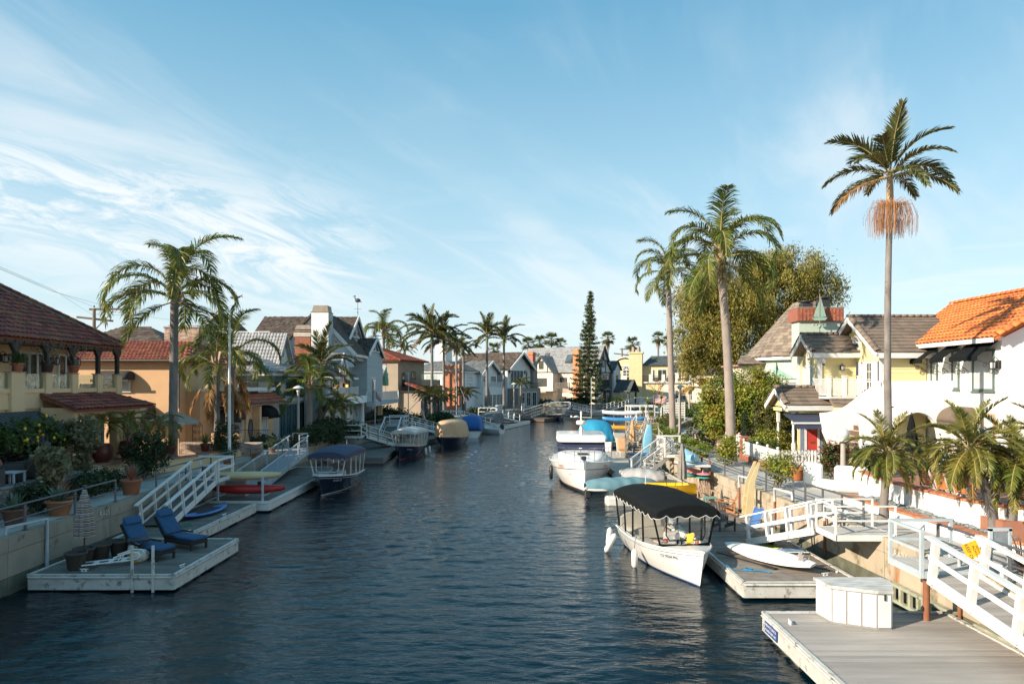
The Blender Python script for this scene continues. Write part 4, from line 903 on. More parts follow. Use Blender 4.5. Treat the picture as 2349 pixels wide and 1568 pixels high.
def houseG():
 r=thing('stucco_cottage','white cottage with dark shingle roof and a broad gable over french windows','house',A(1164,905,124)); f=FH(r,A(1164,905,124),(.47,.88))
 b=MB(); f.block(b,0,9.3,0,12,ZW-.1,9.0); b.prism([f.p(.05,0.0,9.0),f.p(9.25,0.0,9.0),f.p(4.65,0.0,11.6)],tuple(-f.n*12)); wb(b,'wall',white,r)
 sm=flat_mesh(shing,.5,.45,.04,.05); rf=wb(MB().prism([f.p(-.3,-.3,8.86),f.p(.1,-.3,8.86),f.p(.1,12,8.86),f.p(-.3,12,8.86)],(0,0,.1)),'roof',white,r)
 slope(rf,f.p(-.6,-1.0,8.75),f.p(-.6,12,8.75),f.p(4.65,12,11.9),f.p(4.65,-1.0,11.9),sm,.5,.45,shing,.14,200,.04); slope(rf,f.p(9.9,-1.0,8.75),f.p(9.9,12,8.75),f.p(4.65,12,11.9),f.p(4.65,-1.0,11.9),sm,.5,.45,shing,.14,20,.04)
 b=MB(); b.beam(f.p(-.6,-1.02,8.62),f.p(4.65,-1.02,11.8),.14,.4); b.beam(f.p(9.9,-1.02,8.62),f.p(4.65,-1.02,11.8),.14,.4); wb(b,'bargeboard',white,rf)
 f.fwin(1.0,0,5.9,5.2,2.7,4,1,white,glassb,.14,.12); f.fwin(7.2,0,6.2,.8,2.2,1,1,white,glassb); f.swin(0,2.2,6.0,1.2,2.2,1,1,white,blind)
 b=MB(); f.block(b,0,9.3,-2.2,0,ZW,5.2); wb(b,'lower_wall',M('grey_brick_wall',(.13,.115,.10),.85,(.35,.32,.29),9,bump=.3),r)
 for a in (.8,3.2,5.6): f.fwin(a,-2.2,1.8,1.8,2.7,2,1,white,glass,.1)
 b=MB()
 for k in range(34): q=f.p(-.1+9.5*k/33,-2.3,5.2); b.beam(q,q+ZU*1.0,.035,.035)
 b.beam(f.p(-.1,-2.3,6.2),f.p(9.4,-2.3,6.2),.05,.05); wb(b,'iron_railing',darkm,r)
 lantern(r,f.p(.6,0,8.2),f.n,darkm,2.2); lantern(r,f.p(6.7,0,8.2),f.n,darkm,2.2)
 b=MB(); f.block(b,9.4,11.2,-.6,.9,ZW,10.3); ch=wb(b,'chimney',M('grey_brick_wall',(.13,.115,.10),.85),r); b=MB(); f.block(b,9.7,11.0,-.3,.7,10.3,12.2); f.block(b,9.55,11.15,-.45,.85,11.7,12.0); wb(b,'chimney_top',bricko,ch)
houseG()
stT=M('cream_render',(.70,.62,.50),.9,(.64,.56,.45),1.5,bump=.1)
stTg=M('shaded_render',(.56,.555,.54),.9,(.50,.495,.48),1.5)  # greyed copy of the cream render: the front's shade put into its colour
slate=M('grey_slate',(.27,.275,.28),.85,(.21,.215,.225),2.5,rv=.2)
slated=M('dark_green_slate',(.085,.10,.10),.85,(.065,.08,.08),2.5,rv=.25)
timb=M('dark_green_timber',(.05,.06,.055),.7,(.04,.048,.045),5)
def houseH():
 r=thing('tudor_house','half-timbered house with steep grey slate roof and dark timber front gable','house',A(1365,910,148)); f=FH(r,A(1365,910,148),(.6,.8)); ZE=8.8; ZR=14.4
 b=MB(); f.block(b,0,7.2,.05,20,ZW-.1,ZE); f.block(b,-2.3,0,9.4,15.6,ZW-.1,ZE); b.prism([f.p(-2.3,9.45,ZE),f.p(-2.3,15.55,ZE),f.p(-2.3,12.5,12.0)],tuple(f.u*4)); wb(b,'wall',stT,r)
 b=MB(); b.prism([f.p(0,0,ZW-.1),f.p(7.2,0,ZW-.1),f.p(7.2,0,ZE),f.p(3.6,0,ZR-.2),f.p(0,0,ZE)],tuple(-f.n*.05)); wb(b,'front_wall',stTg,r)
 sm=flat_mesh(slate,.6,.5,.04,.05); rf=wb(MB().prism([f.p(-.3,-.3,ZE-.12),f.p(0,-.3,ZE-.12),f.p(0,20,ZE-.12),f.p(-.3,20,ZE-.12)],(0,0,.1)),'roof',timb,r)
 slope(rf,f.p(-.5,-.4,ZE-.3),f.p(-.5,20.4,ZE-.3),f.p(3.6,20.4,ZR),f.p(3.6,-.4,ZR),sm,.6,.5,slate,.14,300,.03); slope(rf,f.p(7.7,-.4,ZE-.3),f.p(7.7,20.4,ZE-.3),f.p(3.6,20.4,ZR),f.p(3.6,-.4,ZR),sm,.6,.5,slate,.14,20,.03)
 slope(rf,f.p(-2.7,9.0,ZE-.4),f.p(1.8,9.0,ZE-.4),f.p(1.8,12.5,12.3),f.p(-2.7,12.5,12.3),sm,.6,.5,slate,.14,80,.03); slope(rf,f.p(-2.7,16,ZE-.4),f.p(1.8,16,ZE-.4),f.p(1.8,12.5,12.3),f.p(-2.7,12.5,12.3),sm,.6,.5,slate,.14,20,.03)
 b=MB(); b.beam(f.p(-.02,-.42,ZE-.35),f.p(3.6,-.42,ZR-.1),.14,.35); b.beam(f.p(7.22,-.42,ZE-.35),f.p(3.6,-.42,ZR-.1),.14,.35); b.beam(f.p(-2.72,9.0,ZE-.5),f.p(-2.72,12.5,12.2),.12,.3); b.beam(f.p(-2.72,16.0,ZE-.5),f.p(-2.72,12.5,12.2),.12,.3); wb(b,'bargeboard',timb,rf)
 # timbers
 def T(pts,w=.26):
  for p,q in zip(pts,pts[1:]): wb(MB().beam(p,q,.14,w,up=f.u if abs((q-p).normalized().z)>.7 else ZU),'timber',timb,r)
 g=lambda a,z: f.p(a,-.04,z)
 T([g(0,8.5),g(7.2,8.5)]); T([g(0,5.0),g(7.2,5.0)]); T([g(1.4,11.2),g(5.8,11.2)]); T([g(2.6,8.5),g(2.6,11.2)]); T([g(4.6,8.5),g(4.6,11.2)]); T([g(3.6,11.2),g(3.6,13.9)]); T([g(.5,9.2),g(2.2,8.6),g(1.9,11.0)]); T([g(6.6,9.2),g(5.2,10.9)]); T([g(.08,ZW),g(.08,8.5)]); T([g(7.12,ZW),g(7.12,8.5)]); T([g(2.0,5),g(2.0,8.5)]); T([g(6.6,5),g(6.6,8.5)])
 h=lambda bb,z: f.p(-2.36,bb,z)
 T([h(9.5,8.6),h(15.5,8.6)],.2); T([h(10.9,8.6),h(10.9,10.2)],.18); T([h(14.2,8.6),h(14.2,10.2)],.18)
 f.fwin(2.3,0,5.2,4.0,2.9,3,1,timb,glass,.12,.12); f.fwin(.5,0,5.2,1.1,2.9,1,1,timb,glass,.1); f.fwin(3.15,0,9.6,.9,2.4,1,1,timb,glass,.1); f.fwin(2.4,0,1.8,4.4,2.9,4,1,timb,glass,.12,.1)
 f.swin(-2.3,13.2,9.3,1.3,1.9,2,1,timb,glass,.1); f.swin(-2.3,13.6,5.4,2.6,1.9,2,1,timb,glass,.1); f.swin(0,2.4,5.0,1.4,2.6,2,2,timb,glass,.1); f.swin(0,2.4,1.8,1.4,2.6,2,3,timb,glass,.1); f.swin(0,9,5.0,1.9,2.4,2,1,timb,glass,.1)
 for a in (1.5,5.4): lantern(r,f.p(a,0,10.6),f.n,darkm,2.6)
 lantern(r,f.p(.9,0,3.6),f.n,darkm,3.2)
 # entrance porch and small bay on the right
 b=MB(); f.block(b,7.3,10.5,-.6,6,ZW-.1,9.2); b.prism([f.p(7.3,-.6,9.2),f.p(10.5,-.6,9.2),f.p(8.9,-.6,10.9)],tuple(-f.n*6)); wb(b,'bay_wall',stTg,r); sd=flat_mesh(slated,.6,.5,.04,.05)
 for aa in (7.0,10.8): slope(rf,f.p(aa,-1,9.1),f.p(aa,6,9.1),f.p(8.9,6,11.2),f.p(8.9,-1,11.2),sd,.6,.5,slated,.12,20,.03)
 f.fwin(8.4,-.6,6.2,.9,1.8,1,1,timb,glass)
 b=MB()
 for a in (7.6,11.2): f.block(b,a,a+.35,-4.2,-3.85,ZW,4.2)
 f.block(b,7.5,11.6,-4.3,-.6,4.15,4.4); b.beam(f.p(7.4,-4.4,4.3),f.p(9.5,-4.4,6.6),.12,.3); b.beam(f.p(11.6,-4.4,4.3),f.p(9.5,-4.4,6.6),.12,.3); b.beam(f.p(9.5,-4.4,4.3),f.p(9.5,-4.4,6.4),.12,.2); wb(b,'porch_frame',timb,r)
 for aa in (7.1,11.9): slope(rf,f.p(aa,-4.7,4.2),f.p(aa,-.6,4.2),f.p(9.5,-.6,6.9),f.p(9.5,-4.7,6.9),sd,.6,.5,slated,.12,20,.03)
 # orange brick stack seen through the pine, skylight, timber balcony and low brick wall
 b=MB(); f.block(b,-1.2,0,3.4,4.9,ZW,13.6); ch=wb(b,'chimney',bricko,r)
 b=MB(); b.prism([f.p(.9,8.2,10.6),f.p(.9,6.4,10.6),f.p(2.1,6.4,12.4),f.p(2.1,8.2,12.4)],tuple((ZU-f.u)*.22)); sk=wb(b,'skylight',timb,r); b=MB(); b.prism([f.p(.75,8.0,10.95),f.p(.75,6.6,10.95),f.p(1.8,6.6,12.4),f.p(1.8,8.0,12.4)],tuple((ZU-f.u)*.05)); wb(b,'pane',glassb,sk)
 for bb in (17.0,14.0):
  b=MB(); b.prism([f.p(2.0,bb+.6,12.4),f.p(2.0,bb-.6,12.4),f.p(2.5,bb-.6,13.1),f.p(2.5,bb+.6,13.1)],tuple((ZU-f.u)*.08)); wb(b,'roof_vent',slated,rf)
 bal(r,f.p(-1.9,5.4,4.9),f.p(-1.9,9.3,4.9),1.4,M('taupe_paint',(.22,.19,.16),.6),14,.2,.1)
 b=MB(); f.block(b,-4.0,-2.4,13.5,16.4,ZW,5.6); wb(b,'brick_wall',bricko,r)
 b=MB(); f.block(b,-6.5,-2.4,8.5,17,4.1,4.4); wb(b,'patio_roof',M('tan_canopy',(.42,.34,.24),.8),r)
houseH()
stI=M('yellow_stucco',(.66,.53,.31),.9,(.60,.47,.26),1.5,bump=.15,bscale=20); trim=M('cream_stone_trim',(.72,.68,.60),.7)
def houseI():
 r=thing('yellow_villa','pale yellow villa with square chimney, slate hip roof and stone balustrade','house',A(1404,908,168)); f=FH(r,A(1404,908,168),(.95,-.30))
 b=MB(); f.block(b,0,7.5,1.2,12,ZW-.1,10.6); f.block(b,4.0,22,0,12,ZW-.1,6.4); f.block(b,7.5,13.8,1.2,12,6.4,10.4); f.block(b,9.5,21,2.5,12,6.4,10.4); b.prism([f.p(0+6*k/8,1.1,10.6+1.5*sin(pi*k/8)) for k in range(9)],tuple(-f.n*9)); wb(b,'wall',stI,r)
 b=MB(); n=10
 for k in range(n): b.prism([f.p(-.4+6.8*k/n,.9,10.7+1.75*sin(pi*k/n)),f.p(-.4+6.8*(k+1)/n,.9,10.7+1.75*sin(pi*(k+1)/n)),f.p(-.4+6.8*(k+1)/n,.9,11.0+1.75*sin(pi*(k+1)/n)),f.p(-.4+6.8*k/n,.9,11.0+1.75*sin(pi*k/n))],tuple(-f.n*.35)); 
 f.block(b,-.3,6.4,.95,1.2,10.3,10.75); wb(b,'cornice',trim,r)
 b=MB()
 for k in range(n): b.prism([f.p(-.4+6.8*k/n,1.25,10.7+1.75*sin(pi*k/n)),f.p(-.4+6.8*(k+1)/n,1.25,10.7+1.75*sin(pi*(k+1)/n)),f.p(-.4+6.8*(k+1)/n,1.25,11.05+1.75*sin(pi*(k+1)/n)),f.p(-.4+6.8*k/n,1.25,11.05+1.75*sin(pi*k/n))],tuple(-f.n*9))
 wb(b,'barrel_roof',M('copper_brown',(.30,.24,.18),.55),r)
 b=MB(); f.block(b,4.3,7.4,-.9,1.1,ZW-.1,13.3); f.block(b,4.1,7.6,-1.1,1.3,13.3,13.7); ch=wb(b,'chimney',stI,r); b=MB()
 for a in (5.2,6.5): b.lathe([(.5,0),(.36,1.3)],f.p(a,.1,13.7),4,0,False)
 wb(b,'chimney_pot',M('copper_brown',(.30,.24,.18),.55),ch)
 sd=flat_mesh(slated,.7,.6,.05,.06); rf=wb(MB().prism([f.p(7.4,.9,10.4),f.p(21.4,2.2,10.4),f.p(21.4,12,10.4),f.p(7.4,12,10.4)],(0,0,.12)),'roof',trim,r)
 slope(rf,f.p(7.2,.6,10.5),f.p(22,.6,10.5),f.p(17,6,12.9),f.p(9,6,12.9),sd,.7,.6,slated,.1,100,.03); slope(rf,f.p(7.2,12,10.5),f.p(7.2,.6,10.5),f.p(9,6,12.9),f.p(9,8,12.9),sd,.7,.6,slated,.1,20,.03)
 b=MB(); f.block(b,3.8,22.2,-.5,2.5,6.2,6.5); wb(b,'balcony_floor',trim,r)
 b=MB()
 for a in (9.0,12.0,15.2,18.4,21.6): f.block(b,a,a+.8,-.5,0,6.5,8.3)
 f.block(b,15.1,16.1,-.6,.1,8.3,8.6); wb(b,'balcony_pier',trim,r)
 b=MB()
 for k in range(46): q=f.p(6.2+15.4*k/45,-.25,6.5); b.beam(q,q+ZU*1.4,.06,.06)
 b.beam(f.p(6.2,-.25,7.9),f.p(21.6,-.25,7.9),.08,.08); wb(b,'iron_railing',darkm,r)
 for a,w in ((9.6,.8),(10.8,2.4),(14.6,2.0),(17.6,2.4)): f.fwin(a,1.2 if a<13 else 2.4,6.6,w,3.0,2 if w>1 else 1,1,trim,glass,.2,.1)
 f.fwin(2.4,1.2,6.9,1.9,2.6,2,3,white,glassb,.15,.1,arch=True); f.fwin(13.8,2.3,9.6,2.6,.8,2,1,trim,glass,.25,.1,arch=True)
 b=MB()
 for k in range(6): f.block(b,3.6 if k%2 else 3.3,4.4,-.08,.3,ZW+k*.75,ZW+.7+k*.75)
 for k in range(8): f.block(b,12.2 if k%2 else 12.5,13.6,-.1,.3,ZW+k*.58,ZW+.54+k*.58)
 wb(b,'quoin',trim,r)
 for a in (15.0,18.5): f.fwin(a,0,2.0,2.8,2.6,3,2,trim,glassb,.2,.1)
 b=MB(); f.block(b,0,3.6,.2,1.1,6.0,6.5); f.block(b,0,3.6,.2,.5,6.5,8.0); wb(b,'balcony_front',trim,r)
houseI()
def houseJ():
 wj=M('villa_white',(.72,.73,.72),.7); r=thing('white_villa','white columned villa with upper loggia half hidden behind the palm trunk','house',A(1534,908,176)); f=FH(r,A(1532,908,176),(.97,-.24))  # the villa's own slightly cool white
 b=MB(); f.block(b,0,17,2.5,12,ZW-.1,10.2); f.block(b,0,14,0,2.5,ZW-.1,5.9); b.prism([f.p(4,-.2,10.2),f.p(12.5,-.2,10.2),f.p(8.2,-.2,11.9)],tuple(-f.n*6)); f.block(b,0,14,-.3,2.5,9.8,10.2); wb(b,'wall',wj,r)
 b=MB()
 for a in (.2,3.0,5.6,8.2,10.8,13.4): b.lathe([(.34,0),(.28,3.9)],f.p(a,.3,5.9),10)
 wb(b,'column',wj,r)
 for a in (.8,3.5,6.1,8.7,11.3): f.fwin(a,2.5,6.0,2.1,3.4,2,1,white,glass,.15)
 for a in (.8,4.0,7.2,10.0): f.fwin(a,0,2.0,2.4,2.8,2,2,white,glassb,.15)
 bal(r,f.p(0,.05,5.9),f.p(14,.05,5.9),1.4,white,30,.3,.12); sd=flat_mesh(slate,.7,.6,.05,.06)
 rf=wb(MB().prism([f.p(-.4,-.5,10.2),f.p(17.4,-.5,10.2),f.p(17.4,12,10.2),f.p(-.4,12,10.2)],(0,0,.15)),'roof',white,r); slope(rf,f.p(-.6,-.6,10.4),f.p(17.6,-.6,10.4),f.p(13,6,12.6),f.p(3,6,12.6),sd,.7,.6,M('tan_shingle',(.34,.28,.21),.9,rv=.2),.1,30,.03)
houseJ()
def simple_house(label,o,u,L,D,ze,zr,wm,rm,wins=3,hip=True):
 r=thing('far_house',label,'house',o); f=FH(r,o,u); b=MB(); f.block(b,0,L,0,D,ZW-.1,ze)
 if not hip: b.prism([f.p(0,0,ze),f.p(0,D,ze),f.p(0,D/2,zr-.15)],tuple(f.u*L))
 wb(b,'wall',wm,r); rf=wb(MB().prism([f.p(-.3,-.3,ze),f.p(L+.3,-.3,ze),f.p(L+.3,D+.3,ze),f.p(-.3,D+.3,ze)],(0,0,.1)),'roof',white,r); h=D/2 if hip else -.3; sm=flat_mesh(rm,.6,.5,.04,.05)
 slope(rf,f.p(-.4,-.5,ze+.12),f.p(L+.4,-.5,ze+.12),f.p(L-h,D/2,zr),f.p(h,D/2,zr),sm,.6,.5,rm,.1,30,.03); slope(rf,f.p(-.4,D+.5,ze+.12),f.p(-.4,-.5,ze+.12),f.p(h,D/2,zr),f.p(h,D/2+.01,zr),sm if hip else None,.6,.5,rm,.1,30,.03); slope(rf,f.p(L+.4,D+.5,ze+.12),f.p(-.4,D+.5,ze+.12),f.p(h,D/2,zr),f.p(L-h,D/2,zr),None,.6,.5,rm,.1)
 slope(rf,f.p(L+.4,-.5,ze+.12),f.p(L+.4,D+.5,ze+.12),f.p(L-h,D/2+.01,zr),f.p(L-h,D/2,zr),None,.6,.5,rm,.1)
 for k in range(wins): f.fwin(L*(k+.3)/wins,0,ze-2.4,1.3,1.4,2,1,white,glass,.1)
 return r
simple_house('dark shingled roof of a house peeping over the left tile roofs',V((-47,70,0)),(1,0),12,9,9.2,12.2,wsid,shing,2)
simple_house('long low house with a tan roof behind the eucalyptus trunks',V((31,112,0)),(1,-.1),16,9,7.6,10.4,stT,M('tan_shingle',(.34,.28,.21),.9,rv=.2),3)
# ================================================================= right bank houses
stW=M('white_stucco',(.83,.82,.79),.9,(.80,.785,.75),.8,bump=.35,bscale=5)
tileO=M('bright_orange_tile',(.72,.205,.05),.7,(.62,.165,.042),2.5,rv=.14)
green=M('sage_green_paint',(.10,.15,.135),.55,(.085,.13,.12),4)
oak=M('varnished_oak',(.60,.24,.045),.45,(.48,.18,.035),5,stretch=(6,6,.6))
def houseW():
 r=thing('stucco_house','white stucco house with bright orange barrel tiles, black awnings and an outside stair','house',(22.6,33,ZW)); XF=22.6; Y0=31.5
 b=MB(); b.box((XF,Y0,ZW-.1),(34,39.2,8.1)); b.box((XF+1.9,39.2,ZW-.1),(34,42,7.9)); b.prism([(XF,Y0,8.1),(XF+9.4,Y0,8.1),(XF+4.7,Y0,10.5)],(0,8,0)); b.box((XF-.05,38.75,5.2),(XF+.25,39.2,7.9)); wb(b,'wall',stW,r)
 tm=barrel_mesh(tileO,.30,.46,.10); rf=wb(MB().box((XF-.25,Y0-.1,8.0),(XF,39.4,8.18)),'roof',white,r)
 slope(rf,(XF-.55,31.15,8.12),(XF-.55,39.3,8.12),(27.2,42.3,10.85),(27.2,31.15,10.85),tm,.30,.46,tileO,.12,300); slope(rf,(34,31.15,8.0),(34,42.3,8.0),(27.2,42.3,10.85),(27.2,31.15,10.85),None,.3,.46,tileO,.12)
 slope(rf,(XF-.55,39.3,8.12),(27.2,46,8.2),(27.2,42.3,10.85),(27.2,42.29,10.85),tm,.30,.46,tileO,.12,60); slope(rf,(20.9,39.75,7.45),(20.9,42.6,7.45),(XF+.6,42.6,8.5),(XF-.1,39.9,8.3),tm,.30,.46,tileO,.1,60)
 caps(rf,(27.2,31.1,10.95),(27.2,42.4,10.95),tileO,.17,.46); caps(rf,(XF-.5,31.1,8.2),(27.2,31.1,10.92),tileO,.16,.46,'rake_tile')
 b=MB(); b.beam((XF-.62,31.2,8.02),(XF-.62,39.7,8.02),.08,.22); b.beam((20.85,39.7,7.36),(20.85,42.6,7.36),.08,.2); b.prism([(XF-.6,39.72,8.2),(XF-.6,39.72,7.55),(20.9,39.72,7.25),(20.9,39.72,7.45)],(0,.1,0)); b.beam((XF-.1,39.3,6.3),(21.2,40.3,7.3),.14,.14); wb(b,'fascia',white,rf)
 def Y(dx): return XF*F/(dx-CX)
 # windows with sage frames
 for y1,w,z,h,nx in ((31.95,1.55,5.65,2.0,1),(34.45,.62,5.7,2.05,1),(36.2,.62,5.75,2.05,1)):
  win(r,(XF,y1+w,z),(0,-1,0),w,h,nx,1,green,blind,.11,.05,.05,.06)
  a=MB(); a.prism([(XF-.02,y1-.25,8.0),(XF-.02,y1+w+.25,8.0),(XF-1.0,y1+w+.25,7.28),(XF-1.0,y1-.25,7.28)],(0,0,.02))
  n=12
  for k in range(n): a.prism([(XF-1.0,y1-.25+(w+.5)*k/n,7.28),(XF-1.0,y1-.25+(w+.5)*(k+1)/n,7.28),(XF-1.0,y1-.25+(w+.5)*(k+1)/n,7.06+.035*(k%2)),(XF-1.0,y1-.25+(w+.5)*k/n,7.06+.035*((k+1)%2))],(-.012,0,0))
  aw_=wb(a,'awning',fabk,r); a=MB()
  for yy in (y1-.22,y1+w+.22):
   a.tube([(XF-1.0,yy,7.1),(XF-.5,yy,6.95),(XF-.02,yy,6.6)],.014,5)
   for c,rr in (((XF-.32,6.62),.19),((XF-.62,6.86),.11)): a.tube([(c[0]+rr*cos(t*.55)*(1-t/22),yy,c[1]+rr*sin(t*.55)*(1-t/22)) for t in range(18)],.013,4)
  wb(a,'scroll_bracket',darkm,aw_)
 wb(MB().box((XF-.06,39.1,5.2),(XF-.02,40.25,7.55)),'door',oak,r)
 d=MB(); d.box((XF+.9,39.14,5.2),(XF+1.85,39.19,7.5)); dr=wb(d,'door',oak,r); b=MB()
 for z in (6.6,6.85): b.box((XF+1.1,39.10,z),(XF+1.6,39.135,z+.05))
 for k in range(3): b.box((XF+1.2+k*.14,39.09,6.4),(XF+1.23+k*.14,39.13,7.1))
 wb(b,'iron_grille',darkm,dr)
 lantern(r,(XF-.02,31.6,6.9),(-1,0,0),darkm,1.7,blind); lantern(r,(XF-.02,38.9,6.7),(-1,0,0),darkm,1.3,blind)
 text('house_number',r,'3',.3,white,WM[r.name].inverted()@frame((XF-.01,38.3,5.95),(0,-1,0),ZU),.01)
 # landing, arch and outside stair running down towards the canal
 b=MB(); b.box((19.3,34.9,4.85),(XF,37.0,5.15)); b.box((19.3,34.9,5.15),(XF,35.1,6.15)); b.box((19.3,35.1,5.15),(19.5,35.4,6.15))
 n=12; zc=3.2
 for k in range(n):
  a0,a1=pi-pi*k/n,pi-pi*(k+1)/n; x0,x1=20.75+1.15*cos(a0),20.75+1.15*cos(a1); z0,z1=zc+1.35*sin(a0),zc+1.35*sin(a1); b.prism([(x0,34.9,z0),(x1,34.9,z1),(x1,34.9,4.85),(x0,34.9,4.85)],(0,.35,0))
 b.box((21.9,34.9,3.2),(XF,35.2,4.85)); b.prism([(19.6,34.92,ZW),(19.6,34.92,4.85),(17.9,34.92,3.6),(18.5,34.92,ZW)],(0,.28,0)); wb(b,'stair_landing',stW,r)
 b=MB(); zt,zb,x0,x1=5.15,ZW,19.9,16.7
 b.prism([(19.32,34.88,6.15),(19.32,34.88,4.3),(18.5,34.88,ZW),(18.0,34.88,ZW),(17.75,34.88,4.75)],(0,.22,0)); b.prism([(17.9,34.8,ZW),(18.4,34.8,ZW),(17.82,34.8,3.1)],(0,.3,0)); b.prism([(19.9,36.85,6.15),(19.9,36.85,ZW),(17.7,36.85,ZW),(17.7,36.85,4.6),(18.1,36.85,4.8)],(0,.2,0)); b.prism([(17.7,36.85,4.6),(17.7,36.85,ZW),(17.2,36.85,2.5),(16.82,36.85,3.4),(16.68,36.85,4.42),(17.1,36.85,4.46)],(0,.2,0)); wb(b,'stair_parapet',stW,r)
 st=M('brown_riser',(.14,.085,.06),.7,(.11,.07,.05),4); tr=M('tan_tread',(.55,.45,.34),.8)
 for k in range(13):
  x=x1+(x0-x1)*k/13; z=ZW+(zt-ZW)*(k+1)/13; s=MB(); s.box((x,35.11,z-.28),(x+.27,36.84,z-.03),0); s.box((x-.03,35.11,z-.03),(x+.26,36.84,z),1); wb(s,'stair_step',[st,tr],r)
 b=MB(); b.box((20.0,38.98,5.15),(20.15,39.1,7.4)); wb(b,'porch_post',white,r)
 # lower windows behind the palms, brown domed awning, wood trim
 win(r,(XF,35.6,2.6),(0,-1,0),2.3,1.75,2,1,M('tan_trim',(.55,.33,.18),.6),blind,.1); win(r,(XF,32.8,3.3),(0,-1,0),.9,1.3,1,1,M('tan_trim',(.55,.33,.18),.6),blind,.1)
 awning_round(r,(XF,35.7,4.1),(0,-1,0),2.5,.75,.9,M('brown_awning',(.16,.12,.09),.85))
 # lean-to wing at the right edge with its own tiles
 b=MB(); b.box((24.4,25.4,ZW),(32,31.45,3.7)); wb(b,'garden_wing',stW,r); rw=wb(MB().box((24.3,25.3,3.7),(32,31.4,3.78)),'roof',white,r); slope(rw,(24.6,25.2,3.8),(32,25.2,3.8),(32,31.3,5.3),(24.6,31.3,5.3),tm,.30,.46,tileO,.1,60); caps(rw,(24.2,25.1,3.95),(24.2,31.2,4.95),tileO,.26,.6,'rake_tile')
houseW()
ysid=M('yellow_clapboard',(.80,.68,.36),.6,(.76,.64,.33),1.5,rv=.03)
tileY=M('brown_concrete_tile',(.215,.165,.125),.8,(.16,.125,.10),3,rv=.16,bump=.25,bscale=30)
navy=M('navy_shutter',(.06,.075,.13),.6)
def houseY():
 r=thing('yellow_house','yellow clapboard house with stepped brown tile gables and a white balcony','house',(18,40,ZW)); tf=flat_mesh(tileY,.42,.40,.06,.05); 
 b=MB(); b.box((18,39.9,ZW-.1),(22,42.75,7.7)); b.prism([(18.0,39.9,7.7),(18.0,42.75,7.7),(18.0,41.3,8.7)],(2,0,0)); b.box((20.1,37.1,ZW-.1),(22.5,42.35,7.55)); b.prism([(20.1,37.1,7.55),(20.1,42.35,7.55),(20.1,39.72,9.6)],(2.4,0,0)); wb(b,'wall',ysid,r)
 siding(r,(18,39.9,4.7),(1,0,0),2.1,3.0,ysid,.22); siding(r,(18,42.75,4.7),(0,-1,0),2.85,3.2,ysid,.22,holes=((.55,2.1,.75,2.75),)); siding(r,(18,42.75,7.7),(0,-1,0),2.85,.9,ysid,.2,prof=lambda z:(z*1.43,2.85-z*1.43))
 siding(r,(20.1,39.9,4.9),(0,-1,0),2.8,2.65,ysid,.24,holes=((.35,2.6,.2,2.4),)); siding(r,(20.1,42.35,7.55),(0,-1,0),5.25,2.0,ysid,.24,prof=lambda z:(z*1.29,5.25-z*1.29)); siding(r,(20.1,37.1,4.9),(1,0,0),2.4,2.65,ysid,.24)
 b=MB()
 for x,y,z0,z1 in ((17.98,39.88,4.6,7.7),(17.98,42.76,4.6,7.7),(20.08,37.08,4.6,7.6)): b.cbox((x,y,(z0+z1)/2),(.2,.2,z1-z0),0,0,.01)
 wb(b,'corner_board',white,r)
 rf=wb(MB().box((17.5,39.4,7.62),(21,39.9,7.7)),'roof',white,r)
 def gable(x0,x1,y0,y1,zb,zt,lim,cr=True):
  yc=(y0+y1)/2
  slope(rf,(x0,y0,zb),(x1,y0,zb),(x1,yc,zt),(x0,yc,zt),tf,.42,.40,tileY,.12,lim,.02); slope(rf,(x0,y1,zb),(x1,y1,zb),(x1,yc,zt),(x0,yc,zt),tf,.42,.40,tileY,.12,lim//3,.02)
  caps(rf,(x0-.1,yc,zt+.04),(x1,yc,zt+.04),tileY,.16,.45); caps(rf,(x0+.02,y0,zb+.06),(x0+.02,yc,zt+.06),tileY,.16,.45,'rake_tile'); caps(rf,(x0+.02,y1,zb+.06),(x0+.02,yc,zt+.06),tileY,.16,.45,'rake_tile')
  b=MB(); b.beam((x0-.08,y0-.05,zb-.16),(x0-.08,yc,zt-.12),.06,.26); b.beam((x0-.08,y1+.05,zb-.16),(x0-.08,yc,zt-.12),.06,.26); b.beam((x0,y0-.02,zb-.14),(x1,y0-.02,zb-.14),.06,.28); wb(b,'bargeboard',white,rf)
 gable(17.35,21.2,39.35,42.3,7.78,8.9,150); gable(19.6,24.6,36.6,42.85,7.66,9.85,300)
 # porch gable reaching towards the canal and the low roof beside it
 gable(15.4,18.1,38.3,41.3,4.78,5.75,120); slope(rf,(17.6,37.15,4.68),(20.0,37.15,4.68),(20,37.9,5.2),(17.6,37.9,5.2),tf,.42,.40,tileY,.1,60,.02)
 b=MB(); b.beam((17.5,37.12,4.58),(20,37.12,4.58),.08,.28); b.prism([(15.75,38.5,4.7),(15.75,41.1,4.7),(15.75,39.8,5.55)],(1.5,0,0)); b.box((15.7,38.5,4.42),(20,41,4.62)); wb(b,'porch_ceiling',ysid,r)
 for x,y in ((15.95,38.7),(15.95,40.9),(18.0,38.4)):
  b=MB(); b.cbox((x,y,ZW+.5),(.17,.17,1.0)); b.lathe([(.085,0),(.06,.1),(.08,.7),(.06,1.0),(.085,1.1)],(x,y,ZW+.95),12); b.cbox((x,y,ZW+2.45),(.17,.17,.75)); wb(b,'porch_post',white,r)
 # windows
 win(r,(17.99,42.15,5.5),(0,-1,0),1.5,1.65,4,3,white,blind,.13,.04,.06,.06); win(r,(17.99,41.6,7.2),(0,-1,0),.62,.45,1,1,white,glass,.1,.03,arch=True); win(r,(20.06,40.1,7.95),(0,-1,0),.8,.5,1,1,white,glass,.13,.03,arch=True)
